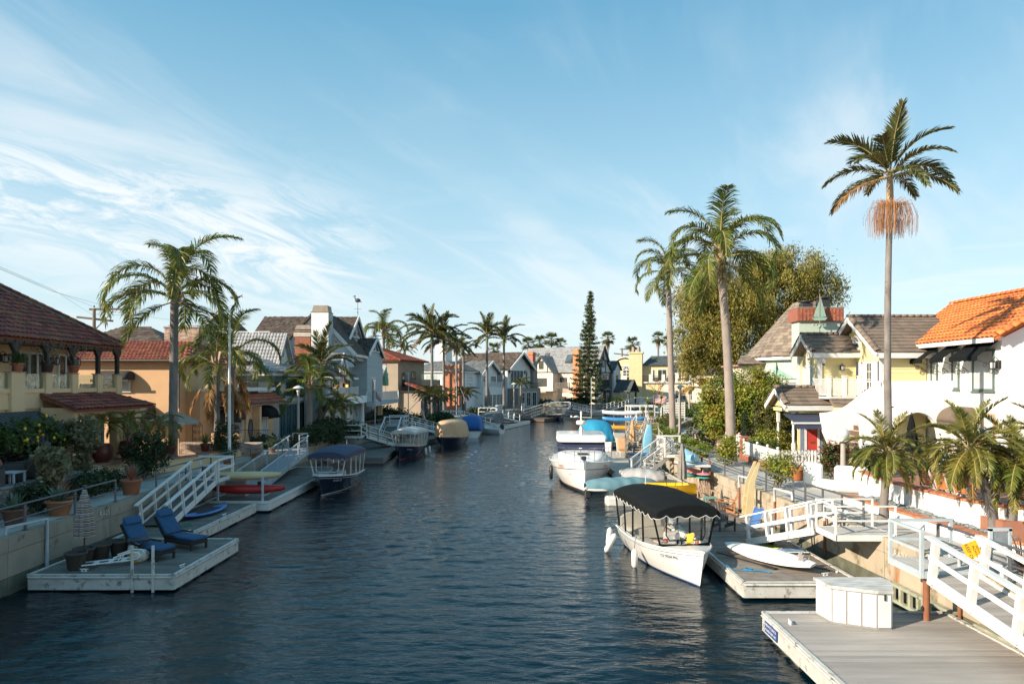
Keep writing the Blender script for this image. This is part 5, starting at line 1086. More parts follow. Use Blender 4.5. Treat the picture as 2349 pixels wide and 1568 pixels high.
 for y,w in ((39.4,.72),(38.65,.72),(37.9,.62)): win(r,(20.06,y,5.25),(0,-1,0),w,2.0,2,4,white,blind if y!=38.65 else glass,.11,.03,.06)
 for y in (39.58,37.22):
  b=MB(); b.box((20.0,y-.13,5.2),(20.05,y+.13,7.25)); 
  for k in range(24): b.box((19.985,y-.11,5.25+k*.083),(20.0,y+.11,5.30+k*.083))
  wb(b,'shutter',navy,r)
 lantern(r,(19.2,39.86,6.95),(0,-1,0),darkm,1.3,blind)
 b=MB(); b.tube([(18.2,39.8,7.5),(18.0,39.5,7.55),(17.95,39.35,7.45)],.035,6); b.lathe([(.06,.05),(.10,-.05),(.11,-.2),(.09,-.24)],(17.95,39.33,7.4),12); b.ball((17.95,39.33,7.14),.085,10,7,1); wb(b,'security_camera',[white,black],r)
 bal(r,(17.6,37.9,5.3),(19.3,37.9,5.3),1.0,white,24,.16,.035); bal(r,(17.6,37.9,5.3),(17.6,39.8,5.3),1.0,white,12,.16,.035); bal(r,(19.3,37.9,5.3),(20.05,36.95,5.3),.85,white,8,.12,.035)
 b=MB()
 for x in (17.6,18.45,19.3): b.cbox((x,37.9,5.85),(.19,.19,1.12)); b.cbox((x,37.9,6.43),(.25,.25,.05))
 b.box((17.45,37.75,5.17),(20.08,39.88,5.29)); wb(b,'balcony_post',white,r)
 # front door under a navy awning
 red=M('red_door',(.55,.055,.05),.45); yy=38.66
 b=MB(); b.cbox((16.98,yy-.03,ZW+1.08),(.62,.06,2.15)); dr=wb(b,'door',red,r); b=MB(); b.box((16.85,yy-.08,ZW+1.0),(17.11,yy-.064,ZW+1.1)); b.lathe([(.07,-.02),(.08,.0),(.05,.02)],(16.98,yy-.08,ZW+1.75),10); wb(b,'letter_box',M('brass',(.55,.38,.12),.35,metal=.9),dr)
 b=MB(); b.box((16.2,yy+.01,ZW),(17.6,yy+.15,4.4)); wb(b,'porch_wall',ysid,r)
 for x in (16.42,17.47): wb(MB().box((x-.11,yy-.07,ZW),(x+.11,yy,ZW+2.2)),'shutter',M('slate_blue_paint',(.20,.25,.35),.6),r)
 for x in (16.6,17.33): wb(MB().box((x-.06,yy-.1,ZW),(x+.06,yy,ZW+2.3)),'door_frame',white,r)
 a=MB(); X0,X1=15.35,17.4; a.prism([(X0,yy,4.3),(X1,yy,4.3),(X1,37.0,3.85),(X0,37.0,3.85)],(0,0,.02),0); n=16
 for k in range(n): x=X0+(X1-X0)*k/n; w=(X1-X0)/n; a.prism([(x,37.0,3.85),(x+w,37.0,3.85),(x+w,37.0,3.58),(x+w/2,37.0,3.52),(x,37.0,3.58)],(0,-.012,0),0)
 a.beam((X0-.05,36.97,3.88),(X1+.05,36.97,3.88),.08,.09,1); aw_=wb(a,'awning',[M('navy_canvas',(.045,.055,.10),.8),white],r)
houseY()
mint=M('mint_stucco',(.50,.585,.50),.85,(.46,.54,.46),1.5); tileM_=M('tan_shingle2',(.27,.215,.165),.9,(.21,.165,.13),2.5,rv=.3)
verd=M('verdigris_copper',(.30,.48,.40),.6,(.24,.40,.34),4,stain=((.55,.66,.56),5,.6))
def houseM():
 r=thing('mint_house','mint green house with a tall faceted shingle roof behind the trimmed hedge','house',(20.5,50,ZW)); c=V((22.3,51.5,0)); n=8; R0=4.0; sh=flat_mesh(tileM_,.36,.36,.035,.03)
 P=[c+V((R0*cos(pi/8+2*pi*k/n),R0*sin(pi/8+2*pi*k/n),0)) for k in range(n)]; b=MB(); b.prism([p+ZU*(ZW-.1) for p in P],(0,0,6.35)); b.box((22,48.5,ZW-.1),(31,56,7.6)); wb(b,'wall',mint,r)
 b=MB(); b.prism([c+(p-c)*1.11+ZU*7.72 for p in P],(0,0,.26)); rf=wb(b,'roof',white,r)
 for k in range(n):
  p,q=c+(P[k]-c)*1.13,c+(P[(k+1)%n]-c)*1.13; slope(rf,p+ZU*8.0,q+ZU*8.0,c+(q-c)*.24+ZU*12.0,c+(p-c)*.24+ZU*12.0,sh,.36,.36,tileM_,.1,60,.03)
 b=MB(); b.prism([c+(p-c)*.27+ZU*12.0 for p in P],(0,0,.1)); wb(b,'roof_cap',tileM_,rf)
 slope(rf,(21,48.0,7.6),(31.5,48.0,7.6),(31.5,52,9.4),(24,52,9.4),sh,.36,.36,tileM_,.1,60,.03)
 # bay window with a green copper hood
 x,y=18.9,48.6; b=MB(); b.prism([(x,y,3.4),(x+1.5,y-.3,3.4),(x+2.0,y+.6,3.4),(x+1.7,y+2,3.4),(x-.1,y+1.6,3.4)],(0,0,3.0)); wb(b,'bay',white,r)
 win(r,(x+.08,y-.02,4.0),(1.5,-.3,0),1.3,2.2,1,1,white,blind,.12,.05); win(r,(x-.1,y+1.5,4.0),(.1,-1.5,0),1.25,2.2,1,1,white,blind,.12,.05)
 b=MB(); b.grid(lambda u,v: V((x-.15+1.85*u+.35*v,y-.05-.35*u+.8*v+.9*v*v*.5,6.35+1.2*v**1.6)),6,6); b.grid(lambda u,v: V((x-.15+.35*v,y-.05+1.8*u+.8*v*(1-u),6.35+1.2*v**1.6)),6,6); wb(b,'copper_hood',verd,r)
 b=MB(); b.tube([(20.15,47.95,7.6),(20.15,47.95,1.7)],.05,8); wb(b,'downpipe',M('dark_sage',(.12,.15,.13),.6),r)
 b=MB(); b.box((16.9,50.4,ZW),(19,54,7.3)); wb(b,'side_wing',stT,r); rw=wb(MB().box((16.6,50.1,7.3),(19.2,54.2,7.42)),'roof',M('salmon_trim',(.48,.25,.18),.7),r); slope(rw,(16.5,50,7.45),(19.2,50,7.45),(19.2,52,8.1),(17.5,52,8.1),sh,.36,.36,grsh,.08,40,.03)
houseM()
r=thing('mint_chimney','wide mint chimney with herringbone brick collar in front of the faceted roof','chimney',(20.4,45.8,7)); b=MB(); b.box((19.05,45.3,6.9),(21.75,46.5,10.15)); wb(b,'chimney_stack',mint,r); b=MB(); b.box((18.87,45.12,10.15),(21.93,46.68,11.0)); wb(b,'brick_collar',M('red_brick_dark',(.34,.12,.08),.85),r)
me=unit_box(brick,'brick'); Ts=[]
for i in range(24):
 for j in range(6):
  x0=18.95+i*.122; z0=10.18+j*.135; s=1 if i%2 else -1; d1=V((.105,0,.05*s)); Ts.append(basis(V((x0,45.115,z0+(.05 if s<0 else 0))),d1,V((-.03*s*.6,0,.10)),V((0,-.02,0))))
wp('brick',r,me,Ts,300)
b=MB(); b.cbox((20.4,45.9,11.04),(3.1,1.6,.08)); wb(b,'coping',M('copper_brown',(.30,.24,.18),.55),r)
for x,h in ((19.75,.3),(20.9,.55)):
 b=MB(); b.cbox((x,45.9,11.1+h/2),(.7,.6,h)); b.lathe([(.1,0),(.48,.08),(.48,.16),(.1,.22)],(x,45.9,11.1+h),14); wb(b,'flue_cap',darkm,r)
r=thing('weather_vane','verdigris sailboat weather vane in front of the herringbone brick chimney','weather vane',(20.15,44.7,8.9)); b=MB(); b.tube([(0,0,-.6),(0,0,3.0)],.025,6); b.build('pole',M('copper_rod',(.35,.2,.12),.5),r)
b=MB(); b.prism([(.03,0,1.45),(.42,0,1.5),(.03,0,2.9)],(0,.03,0)); b.prism([(-.03,0,1.45),(-.40,0,1.5),(-.03,0,2.5)],(0,.03,0)); b.prism([(-.5,-.03,1.4),(.5,-.03,1.45),(.35,-.03,1.25),(-.35,-.03,1.25)],(0,.09,0)); b.build('sailboat',verd,r); b=MB(); b.tube([(-.42,0,.95),(.42,0,.95)],.03,6); b.ball((0,0,.85),.12,8,6)
for x in (-.42,-.2,.2,.42): b.ball((x,0,.97),.07,6,5)
b.build('compass',verd,r)
# ================================================================= docks, gangways, boats and what stands on the docks
def dock(label,x0,x1,y0,y1,zt,pm,fm=wpaint,rz=0.0,o=None,pw=.145,fh=.42,gaps=True,limit=300,along='x'):
 cx,cy=(x0+x1)/2,(y0+y1)/2; r=thing('dock',label,'dock',(cx,cy,0) if o is None else o,rz); hx,hy=(x1-x0)/2,(y1-y0)/2
 me=MB().cbox((0,0,0),(1,1,1),0,0,.04).mesh('plank',pm); Ts=[]
 if along=='x':
  n=int(2*hy/pw); p=2*hy/n
  for k in range(n): Ts.append(basis((rnd.uniform(-.01,.01),-hy+(k+.5)*p,zt-.02+rnd.uniform(-.003,.003)),(2*hx-.10,0,0),(0,p-.012,0),(0,0,.04)))
 else:
  n=int(2*hx/pw); p=2*hx/n
  for k in range(n): Ts.append(basis((-hx+(k+.5)*p,rnd.uniform(-.01,.01),zt-.02+rnd.uniform(-.003,.003)),(p-.012,0,0),(0,2*hy-.10,0),(0,0,.04)))
 pieces('plank',r,me,Ts,limit)
 for a,b_ in (((-hx,-hy),(hx,-hy)),((hx,-hy),(hx,hy)),((hx,hy),(-hx,hy)),((-hx,hy),(-hx,-hy))):
  a,b_=V((*a,zt-fh/2-.0)),V((*b_,zt-fh/2)); d=(b_-a).normalized(); nn=V((d.y,-d.x,0)); b=MB(); b.beam(a+nn*.02+d*-.02,b_+nn*.02+d*.02,.055,fh); b.beam(a+nn*.02+ZU*(fh/2+.012)-d*.03,b_+nn*.02+ZU*(fh/2+.012)+d*.03,.10,.03); b.tube([a+nn*.065+ZU*(fh/2-.06),b_+nn*.065+ZU*(fh/2-.06)],.035,6); b.build('fascia',fm,r)
 b=MB(); nf=max(2,int(2*hy/2.2))
 for k in range(nf): yy=-hy+(k+.5)*2*hy/nf; b.cbox((0,yy,zt-fh-.14),(2*hx-.06,2*hy/nf*.62,.42))
 b.build('float',M('float_concrete',(.22,.21,.19),.85,stain=((.08,.09,.06),3,.55)),r); return r
def cleat(label,p,rz=0,group='dock cleats',mat=None):
 b=MB(); b.tube([(-.13,0,.075),(-.06,0,.07),(.06,0,.07),(.13,0,.075)],[.012,.02,.02,.012],6)
 for x in (-.05,.05): b.tube([(x*1.3,0,0),(x,0,.07)],.018,6)
 b.cbox((0,0,.005),(.16,.05,.012)); return solo('cleat',b,mat or galv,label,'cleat',p,rz,group)
def gangway(label,p0,p1,w,sm,pm,nposts=5,h=.85,post=.09,rail=(.10,.05),board=.26,mids=1,vert=False,wires=0,wheels=False,rp=None,cat='gangway',tilt=None):
 # a sloping bridge from the landing p0 down to the dock p1
 p0,p1=V(p0),V(p1); d=p1-p0; L=d.length; fl=V((d.x,d.y,0)); rz=math.atan2(d.y,d.x); r=thing('gangway',label,cat,p1,rz); l0=WM[r.name].inverted()@p0; l1=V((0,0,0)); dd=(l1-l0).normalized(); sd=V((0,1,0)); up=dd.cross(sd)*-1
 if up.z<0: up=-up
 pv=ZU if vert else up
 if tilt: pv=(up+dd*tilt).normalized()
 me=MB().cbox((0,0,0),(1,1,1),0,0,.04).mesh('plank',pm); n=int(L/.16); pieces('plank',r,me,[basis(l0+dd*(L*(k+.5)/n)+up*.0,dd*(L/n-.012),sd*(w-.06),up*.035) for k in range(n)],300)
 for s in (-1,1):
  o=sd*(s*w/2); MB().beam(l0+o-up*.06,l1+o-up*.06,.05,board,up=up).build('stringer',sm,r)
  for k in range(nposts):
   t=(k+.15)/(nposts-.7); q=l0+dd*(L*t)+o*1.06; MB().beam(q-up*.12,q+pv*h,post,post*.75,up=dd).build('post',rp or sm,r)
  q=o*1.06; MB().beam(l0+q+pv*h-dd*.1,l1+q+pv*h+dd*.18,rail[0],rail[1],up=up).build('handrail',sm,r)
  for m in range(mids): z=h*(m+1)/(mids+1)*1.0; MB().beam(l0+q+pv*z,l1+q+pv*z,.035,.11,up=up).build('mid_rail',sm,r)
  if wires:
   b=MB()
   for m in range(wires): z=h*(m+.6)/(wires+.3); b.tube([l0+q+pv*z,l1+q+pv*z],.008,4)
   b.build('cable',galv,r)
  if wheels:
   b=MB(); b.lathe([(.02,-.05),(.13,-.05),(.15,-.02),(.15,.02),(.13,.05),(.02,.05)],(0,0,0),16); T=basis(l1+o*.9-up*.02+V((-.1,0,-.05)),(1,0,0),(0,0,1),(0,-1,0)); link('wheel',b.mesh('wheel',black),r,T)
 return r
def landing(label,x0,x1,y0,y1,z,mat,pm,h=.8,sides='wnse',post=.06,mids=1,o=None,rz=0,cat='landing'):
 # cantilevered platform on the wall with its rails
 cx,cy=(x0+x1)/2,(y0+y1)/2; r=thing('landing',label,cat,(cx,cy,0) if o is None else o,rz); hx,hy=(x1-x0)/2,(y1-y0)/2
 me=MB().cbox((0,0,0),(1,1,1),0,0,.03).mesh('plank',pm); n=int(2*hx/.14); pieces('plank',r,me,[basis((-hx+(k+.5)*2*hx/n,0,z-.02),(2*hx/n-.01,0,0),(0,2*hy-.04,0),(0,0,.04)) for k in range(n)],300)
 b=MB(); 
 for a,c in (((-hx,-hy),(hx,-hy)),((hx,-hy),(hx,hy)),((hx,hy),(-hx,hy)),((-hx,hy),(-hx,-hy))): b.beam((*a,z-.08),(*c,z-.08),.05,.17)
 b.build('frame',mat,r); S={'w':((-hx,-hy),(-hx,hy)),'e':((hx,-hy),(hx,hy)),'s':((-hx,-hy),(hx,-hy)),'n':((-hx,hy),(hx,hy))}
 done=set()
 for s in sides:
  a,c=[V((*q,z)) for q in S[s]]; u=(c-a).normalized(); k=max(1,round((c-a).length/1.6))
  for i in range(k+1):
   p=a+(c-a)*(i/k); kk=(round(p.x,2),round(p.y,2))
   if kk in done: continue
   done.add(kk); MB().beam(p-ZU*.16,p+ZU*h,post,post).build('post',mat,r)
  MB().beam(a+ZU*(h+(.003 if s in 'ns' else 0))-u*post*.53,c+ZU*(h+(.003 if s in 'ns' else 0))+u*post*.53,post*1.04,post*.9).build('top_rail',mat,r)
  for m in range(mids): MB().beam(a+ZU*h*(m+1)/(mids+1),c+ZU*h*(m+1)/(mids+1),post*.7,post*(.9 if mids==1 else .5)).build('mid_rail',mat,r)
 return r
# ---------------- left bank docks
dock('near left dock with flaking white edge below the two blue loungers',-13.95,-9.8,19.75,24.3,.48,decks,wpaint)
dock('narrow left dock under the paddle board and the green hose',-14.2,-11.9,24.4,31.6,.48,decks,wpaint)
dock('left dock carrying the kayak rack beside the navy canopied boat',-14.3,-11.4,31.95,45.2,.50,decks,white)
dock('left dock between the two navy launches',-13.9,-9.85,51.2,65,.45,decks,M('grey_timber',(.20,.18,.16),.8,rv=.1),rz=R(1.5),o=(-11.9,58,0))
dock('left dock behind the tan covered launch',-2.3,2.0,-7.5,8,.45,decks,M('grey_timber',(.20,.18,.16),.8),rz=R(-13),o=(-9.3,73,0))
dock('far white edged dock beside the small skiff',-1.8,1.8,-9,9.5,.45,decks,white,rz=R(-16),o=(-1.6,94.3,0))
dock('dark timber dock under the tan canopied launch on the bend',-3,3,-3.5,4,.45,decks,M('brown_timber',(.14,.09,.06),.8),rz=R(-28),o=(4.2,112.5,0))
dock('timber dock behind the white bowrider',-5,5,-2,2,.5,M('tan_deck_board',(.32,.26,.20),.8,rv=.15),M('brown_timber',(.14,.09,.06),.8),rz=R(52),o=(20.5,142,0))
wg=M('dark_wet_gangway_board',(.11,.10,.09),.7,rv=.2)
landing('white timber landing with rails at the head of the left gangway',-14.9,-13.35,31.0,32.6,1.68,white,decks,.86,'ne',.10)
gangway('white timber gangway leaning down to the near left docks',(-13.95,31.0,1.62),(-13.75,26.3,.56),1.05,white,wg,5,.88,.10,(.12,.06),.24,1)
landing('grey steel landing at the head of the cable railed gangway',-14.9,-13.9,44.6,46.4,1.70,gpaint,deckg,.95,'ne',.05,3)
gangway('grey steel gangway with cable rails above the kayak rack',(-13.9,44.6,1.66),(-13.55,35.4,.60),1.15,gpaint,M('steel_deck',(.30,.33,.36),.6),5,.95,.055,(.06,.06),.30,0,wires=6)
postw=M('weathered_post',(.38,.33,.22),.8,rv=.15)
landing('timber landing with white rails at the shrub on the left wall',-14.4,-12.4,56.2,58.2,1.70,white,decks,.9,'swn',.09)
gangway('timber gangway with pale posts behind the navy launch',(-12.6,57.4,1.66),(-10.7,61.2,.55),1.0,white,wg,4,.85,.09,(.10,.05),.30,1,vert=True,rp=postw)
landing('white landing with a leaning flagpole behind the tan covered launch',-12.9,-10.9,69.0,72.0,1.72,white,deckg,.95,'nse',.10)
gangway('wide white gangway sloping left below the leaning flagpole',(-12.0,69.0,1.70),(-11.3,62.0,.6),1.5,white,wg,5,.95,.09,(.12,.06),.25,1,vert=True,rp=M('rusty_post',(.14,.085,.05),.8))
gangway('white gangway sloping right below the leaning flagpole',(-10.9,71.0,1.70),(-8.3,75.5,.6),1.1,white,wg,5,.95,.09,(.10,.05),.25,1,vert=True)
landing('white landing above the blue covered boat',-8.6,-6.2,82.5,84.7,1.72,white,deckg,.95,'nsw',.10)
gangway('white gangway above the blue covered boat',(-6.3,83.6,1.70),(-3.0,86.5,.6),1.1,white,wg,6,1.0,.09,(.10,.05),.28,1,vert=True)
landing('white landing behind the grey covered boat',-4.6,-2.2,93.3,95.4,1.72,white,deckg,.95,'nsw',.10)
gangway('white gangway behind the grey covered boat',(-2.6,94.5,1.70),(.8,98.5,.6),1.1,white,wg,5,1.0,.09,(.10,.05),.28,1,vert=True)
landing('dark landing with white rails in front of the pine',7.0,10.4,121.6,124.2,1.72,white,deckg,1.0,'ns',.10)
gangway('white railed gangway sloping left in front of the pine',(7.2,122.0,1.70),(2.6,113.5,.6),1.5,white,wg,7,1.0,.09,(.12,.07),.28,1,vert=True,rp=M('rusty_post',(.14,.085,.05),.8))
gangway('white railed gangway sloping right in front of the pine',(10.2,122.5,1.70),(14.8,127.5,.6),1.4,white,wg,6,1.0,.09,(.10,.06),.28,1,vert=True,rp=darkm)
gangway('white gangway in front of the timbered porch',(27.5,156.5,1.70),(19.5,141.0,.6),1.6,white,wg,8,1.1,.12,(.14,.08),.3,1,vert=True)
landing('white landing with a flag in front of the yellow villa',26.5,30.0,156.0,158.5,1.72,white,deckg,1.2,'sne',.12)
gangway('far white gangway beyond the teal boat',(39.5,163.0,1.75),(33.0,150.0,.6),1.5,white,wg,6,1.1,.12,(.14,.08),.3,1,vert=True)
gangway('far white gangway beyond the lamp posts',(49.0,152.0,2.2),(42.5,149.0,.7),1.5,white,deckg,5,1.2,.12,(.14,.08),.3,1,vert=True)
# ---------------- right bank docks
dock('near right dock with pale grey composite boards and a white storage box',6.05,10.35,-2,16.35,.52,deckg,wpaint,pw=.15)
dock('weathered right dock under the white surfboards',6.45,9.65,18.95,34.2,.50,deckw,wpaint)
dock('pale right dock beside the white cruiser',6.5,9.55,35.2,55.5,.50,M('bleached_board',(.50,.45,.38),.8,rv=.1,bump=.2),wpaint)
dock('far right dock with the stacked kayaks',-1.6,1.6,-6,6,.50,M('bleached_board',(.50,.45,.38),.8),wpaint,rz=R(-14),o=(11.5,70,0))
landing('white steel landing over the rust streaked seawall',9.25,10.95,19.5,20.75,1.68,white,M('pale_board',(.50,.48,.44),.8,rv=.05),.82,'wsn',.05)
gangway('short white wheeled gangway tilted on the weathered dock',(9.62,20.95,1.60),(8.45,23.45,.68),1.05,white,deckw,4,.82,.10,(.10,.045),.22,1,wheels=True,tilt=-.25)
landing('grey steel landing with peeling rust above the storage box',9.45,10.95,15.75,17.05,1.68,gpaint,M('pale_board',(.50,.48,.44),.8,rv=.05),.92,'wn',.075)
g=gangway('big white timber gangway descending at the right edge',(10.12,15.7,1.60),(10.25,9.0,.58),1.1,white,deckg,6,.9,.15,(.16,.06),.26,1)
r=thing('gate_frame','grey steel gate frame beside the big white gangway','gate',(10.95,15.6,1.68)); b=MB()
for x in (-.02,.42): b.beam((x,0,0),(x,0,1.02),.07,.07)
b.beam((-.055,0,1.0),(.455,0,1.0),.07,.07); b.beam((0,0,.55),(.42,0,.55),.05,.05); b.build('frame',gpaint,r); b=MB(); b.box((.03,-.012,.62),(.38,.0,.94)); b.build('mesh_panel',galv,r)
r=thing('keep_out_sign','tilted yellow PRIVATE PROPERTY KEEP OUT sign on the grey landing rail','sign',(10.62,15.72,2.12),0,rot=MX.Rotation(R(-10),4,'Z')@MX.Rotation(R(66),4,'Y')); b=MB(); b.cbox((0,0,0),(.50,.012,.34),0,0,.004); b.build('plate',M('sign_yellow',(.85,.48,.02),.5),r)
for k,(t,s,z) in enumerate((('PRIVATE',.07,.115),('PROPERTY',.065,.045),('KEEP OUT',.105,-.075))): text('lettering',r,t,s,black,frame((0,-.0075,z),(1,0,0),ZU),.001)
r=thing('storage_box','white three sided dock storage box with a dirty lid','storage box',(8.05,15.65,.52)); b=MB(); P=[(-.80,.62),(-.72,-.02),(.10,-.42),(.42,-.42),(.78,.36),(.70,.62)]
b.prism([(x,y,0) for x,y in P],(0,0,.80)); b.build('body',M('seam_grey',(.30,.29,.28),.7),r); b=MB(); b.prism([(x*1.07,y*1.06-.0,.80) for x,y in P],(0,0,.07)); b.build('lid',M('dirty_white_lid',(.70,.69,.66),.6,(.30,.29,.27),5,stretch=(.4,3,1)),r); b=MB()
for (p,q) in zip(P,P[1:]):
 p,q=V((*p,0)),V((*q,0)); n=(q-p).cross(ZU).normalized(); L=(q-p).length; m=max(1,int(L/.28))
 for i in range(m): a=p.lerp(q,(i+.06)/m); c=p.lerp(q,(i+.94)/m); b.prism([a+ZU*.05,c+ZU*.05,c+ZU*.77,a+ZU*.77],n*.016)
b.build('panel',white,r); b=MB(); b.cbox((.26,-.45,.72),(.04,.03,.14)); b.build('latch',darkm,r)
r=thing('dock_sign','blue PRIVATE DOCK PLEASE KEEP OFF sign on the near dock edge','sign',(6.0,15.75,.30),0); b=MB(); b.box((-.035,-.36,-.13),(-.02,.36,.13)); b.build('plate',M('sign_blue',(.02,.07,.26),.5),r)
text('lettering',r,'PRIVATE DOCK',.095,white,frame((-.037,0,.055),(0,-1,0),ZU),.001); text('lettering',r,'PLEASE KEEP OFF',.085,white,frame((-.037,0,-.055),(0,-1,0),ZU),.001)
for p,s in ((V((10.6,21.0,0)),'RA24'),): 
 q=G(3300/1.744+590/2.85/1.744,(1950+640/2.85)/1.744,1.25); d=yr(18.6); t=RB.dir(d); o=offs(RB,d,-1,-.035,1.32); o_=text('wall_number',None,s,.27,M('faded_white_paint',(.62,.58,.52),.8),frame(o,-t,ZU),.002); o_['label']='faded white RA24 stencilled on the right seawall'; o_['category']='wall number'
d=yl(24.2); t=LB.dir(d); o_=text('wall_number',None,'RA25',.27,M('faded_white_paint',(.62,.58,.52),.8),frame(offs(LB,d,1,-.035,1.42),t,ZU),.002); o_['label']='white RA25 stencilled on the left seawall near the gangway'; o_['category']='wall number'
for p,rz,l in (((6.35,15.6,.52),1.4,'white cleat at the corner of the near right dock'),((9.0,19.6,.5),.3,'white cleat beside the surfboard tail'),((-12.6,20.1,.48),0,'white cleat beside the boarding ladder on the near left dock'),((-9.95,20.6,.48),1.3,'cleat at the flaking corner of the near left dock'),((-12.05,25.4,.48),1.2,'cleat near the green hose'),((-12.05,28.6,.48),1.2,'cleat beside the blue paddle board')): cleat(l,p,rz,None,white)
# ---------------- lofted shapes
def loft(b,st,n=16,m=0,p=2.0):
 # st: (x, yc, half width, z top, z bottom) stations
 vs=[]; k=len(st)
 for (x,yc,w,zt,zb) in st:
  zc,h=(zt+zb)/2,(zt-zb)/2
  for j in range(n):
   a=2*pi*j/n; c,s=cos(a),sin(a); vs.append((x,yc+w*math.copysign(abs(c)**(2/p),c),zc+h*math.copysign(abs(s)**(2/p),s)))
 fs=[(i*n+j,i*n+(j+1)%n,(i+1)*n+(j+1)%n,(i+1)*n+j) for i in range(k-1) for j in range(n)]
 b.add(vs,fs,m,True); b.add(vs[:n],[tuple(range(n))[::-1]],m,True); b.add(vs[-n:],[tuple(range(n))],m,True); return b
def board_mb(L,w,t,rocker=.08,nose=.5,tail=.65):
 b=MB(); st=[]
 for i in range(21):
  u=i/20; e=min(1,(u/.42))**nose if u<.42 else (1 if u<.5 else max(.0,1-((u-.5)/.5)**2.2*(1-.35))) ; e=max(.03,min(1,e)); z=rocker*(abs(u-.5)*2)**2.5; st.append((-L/2+u*L,0,w/2*e,z+t/2*min(1,e*1.6),z-t/2*min(1,e*1.6)))
 return loft(b,st,14,0,2.6)
def kayak_mb(L,w,h,flip=False):
 b=MB(); st=[]
 for i in range(23):
  u=i/22; e=max(.04,(sin(pi*u))**.55); zk=.16*h*(abs(2*u-1))**3; s=-1 if flip else 1; st.append((-L/2+u*L,0,w/2*e,h/2+(.25*h*abs(2*u-1)**2.5 if not flip else -.1*h*abs(2*u-1)**2),-h/2*(.35+.65*e)+zk))
 return loft(b,st,16,0,2.3)
# ---------------- launches
def hull(r,L,B,zs0,zs1,mats,rows,draft=.35,stern=.86,flare=.35,fine=.9,rub=white,transom=True):
 # rows: (h0,h1,material) bands from keel (0) to sheer (1)
 N=26
 def sect(u,h):
  w=B/2*(stern+(1-stern)*min(1,u/.35)) if u<.45 else B/2*(1-max(0,(u-.45)/.55)**2.3)
  zs=zs0+(zs1-zs0)*u**1.8; z=-draft*(1-.75*max(0,(u-.55)/.45)**2)+(zs+draft*(1-.75*max(0,(u-.55)/.45)**2))*h
  q=.34+max(0,(u-.3)/.7)**1.5*(fine-.34); y=w*(h**q)*(1-.0*u); x=u*L-(1-h)*.32*max(0,(u-.75)/.25)**2*1.0
  return x,y,z
 us=[i/N for i in range(N+1)]; us=[1-(1-u)**1.25 for u in us]
 b=MB()
 for (h0,h1,m) in rows:
  k=max(1,int((h1-h0)*9))
  for s in (-1,1):
   vs=[]
   for j in range(k+1):
    h=h0+(h1-h0)*j/k
    for u in us:
     hh=h
     if 0<h<.5: dr=draft*(1-.75*max(0,(u-.55)/.45)**2); hh=max(0,(-draft+(zs0+draft)*h+dr)/(zs0+(zs1-zs0)*u**1.8+dr))
     x,y,z=sect(u,max(hh,.0005)); vs.append((x,s*y,z))
   w=N+1; fs=[((j*w+i,j*w+i+1,(j+1)*w+i+1,(j+1)*w+i) if s<0 else (j*w+i+1,j*w+i,(j+1)*w+i,(j+1)*w+i+1)) for j in range(k) for i in range(N)]
   b.add(vs,fs,m,True)
  hs=[h0+(h1-h0)*j/k for j in range(k+1)]; P=[sect(0,max(h,.0005)) for h in hs]; b.add([(0,-p[1],p[2]) for p in P]+[(0,p[1],p[2]) for p in P],[(j,j+1,k+1+j+1,k+1+j) for j in range(k)],m)
 b.build('hull',mats,r)
 for s in (-1,1): MB().tube([(sect(u,1)[0],s*sect(u,1)[1],sect(u,1)[2]+.01) for u in us],.032,6).build('rub_rail',rub,r)
 return sect,us
def deck(r,sect,u0,u1,mat,dz=0.0,name='deck',crown=.05,n=12,inset=1.0):
 b=MB()
 def fn(a,c):
  u=u0+(u1-u0)*a; x,y,z=sect(u,1); s=2*c-1; return (x,s*y*inset,z+dz+crown*(1-s*s))
 b.grid(fn,n,6); return b.build(name,mat,r)
beige=M('cream_vinyl',(.62,.58,.50),.6,(.55,.51,.44),4)
clear=vinyl('clear_vinyl',(.93,.95,.96),.14)
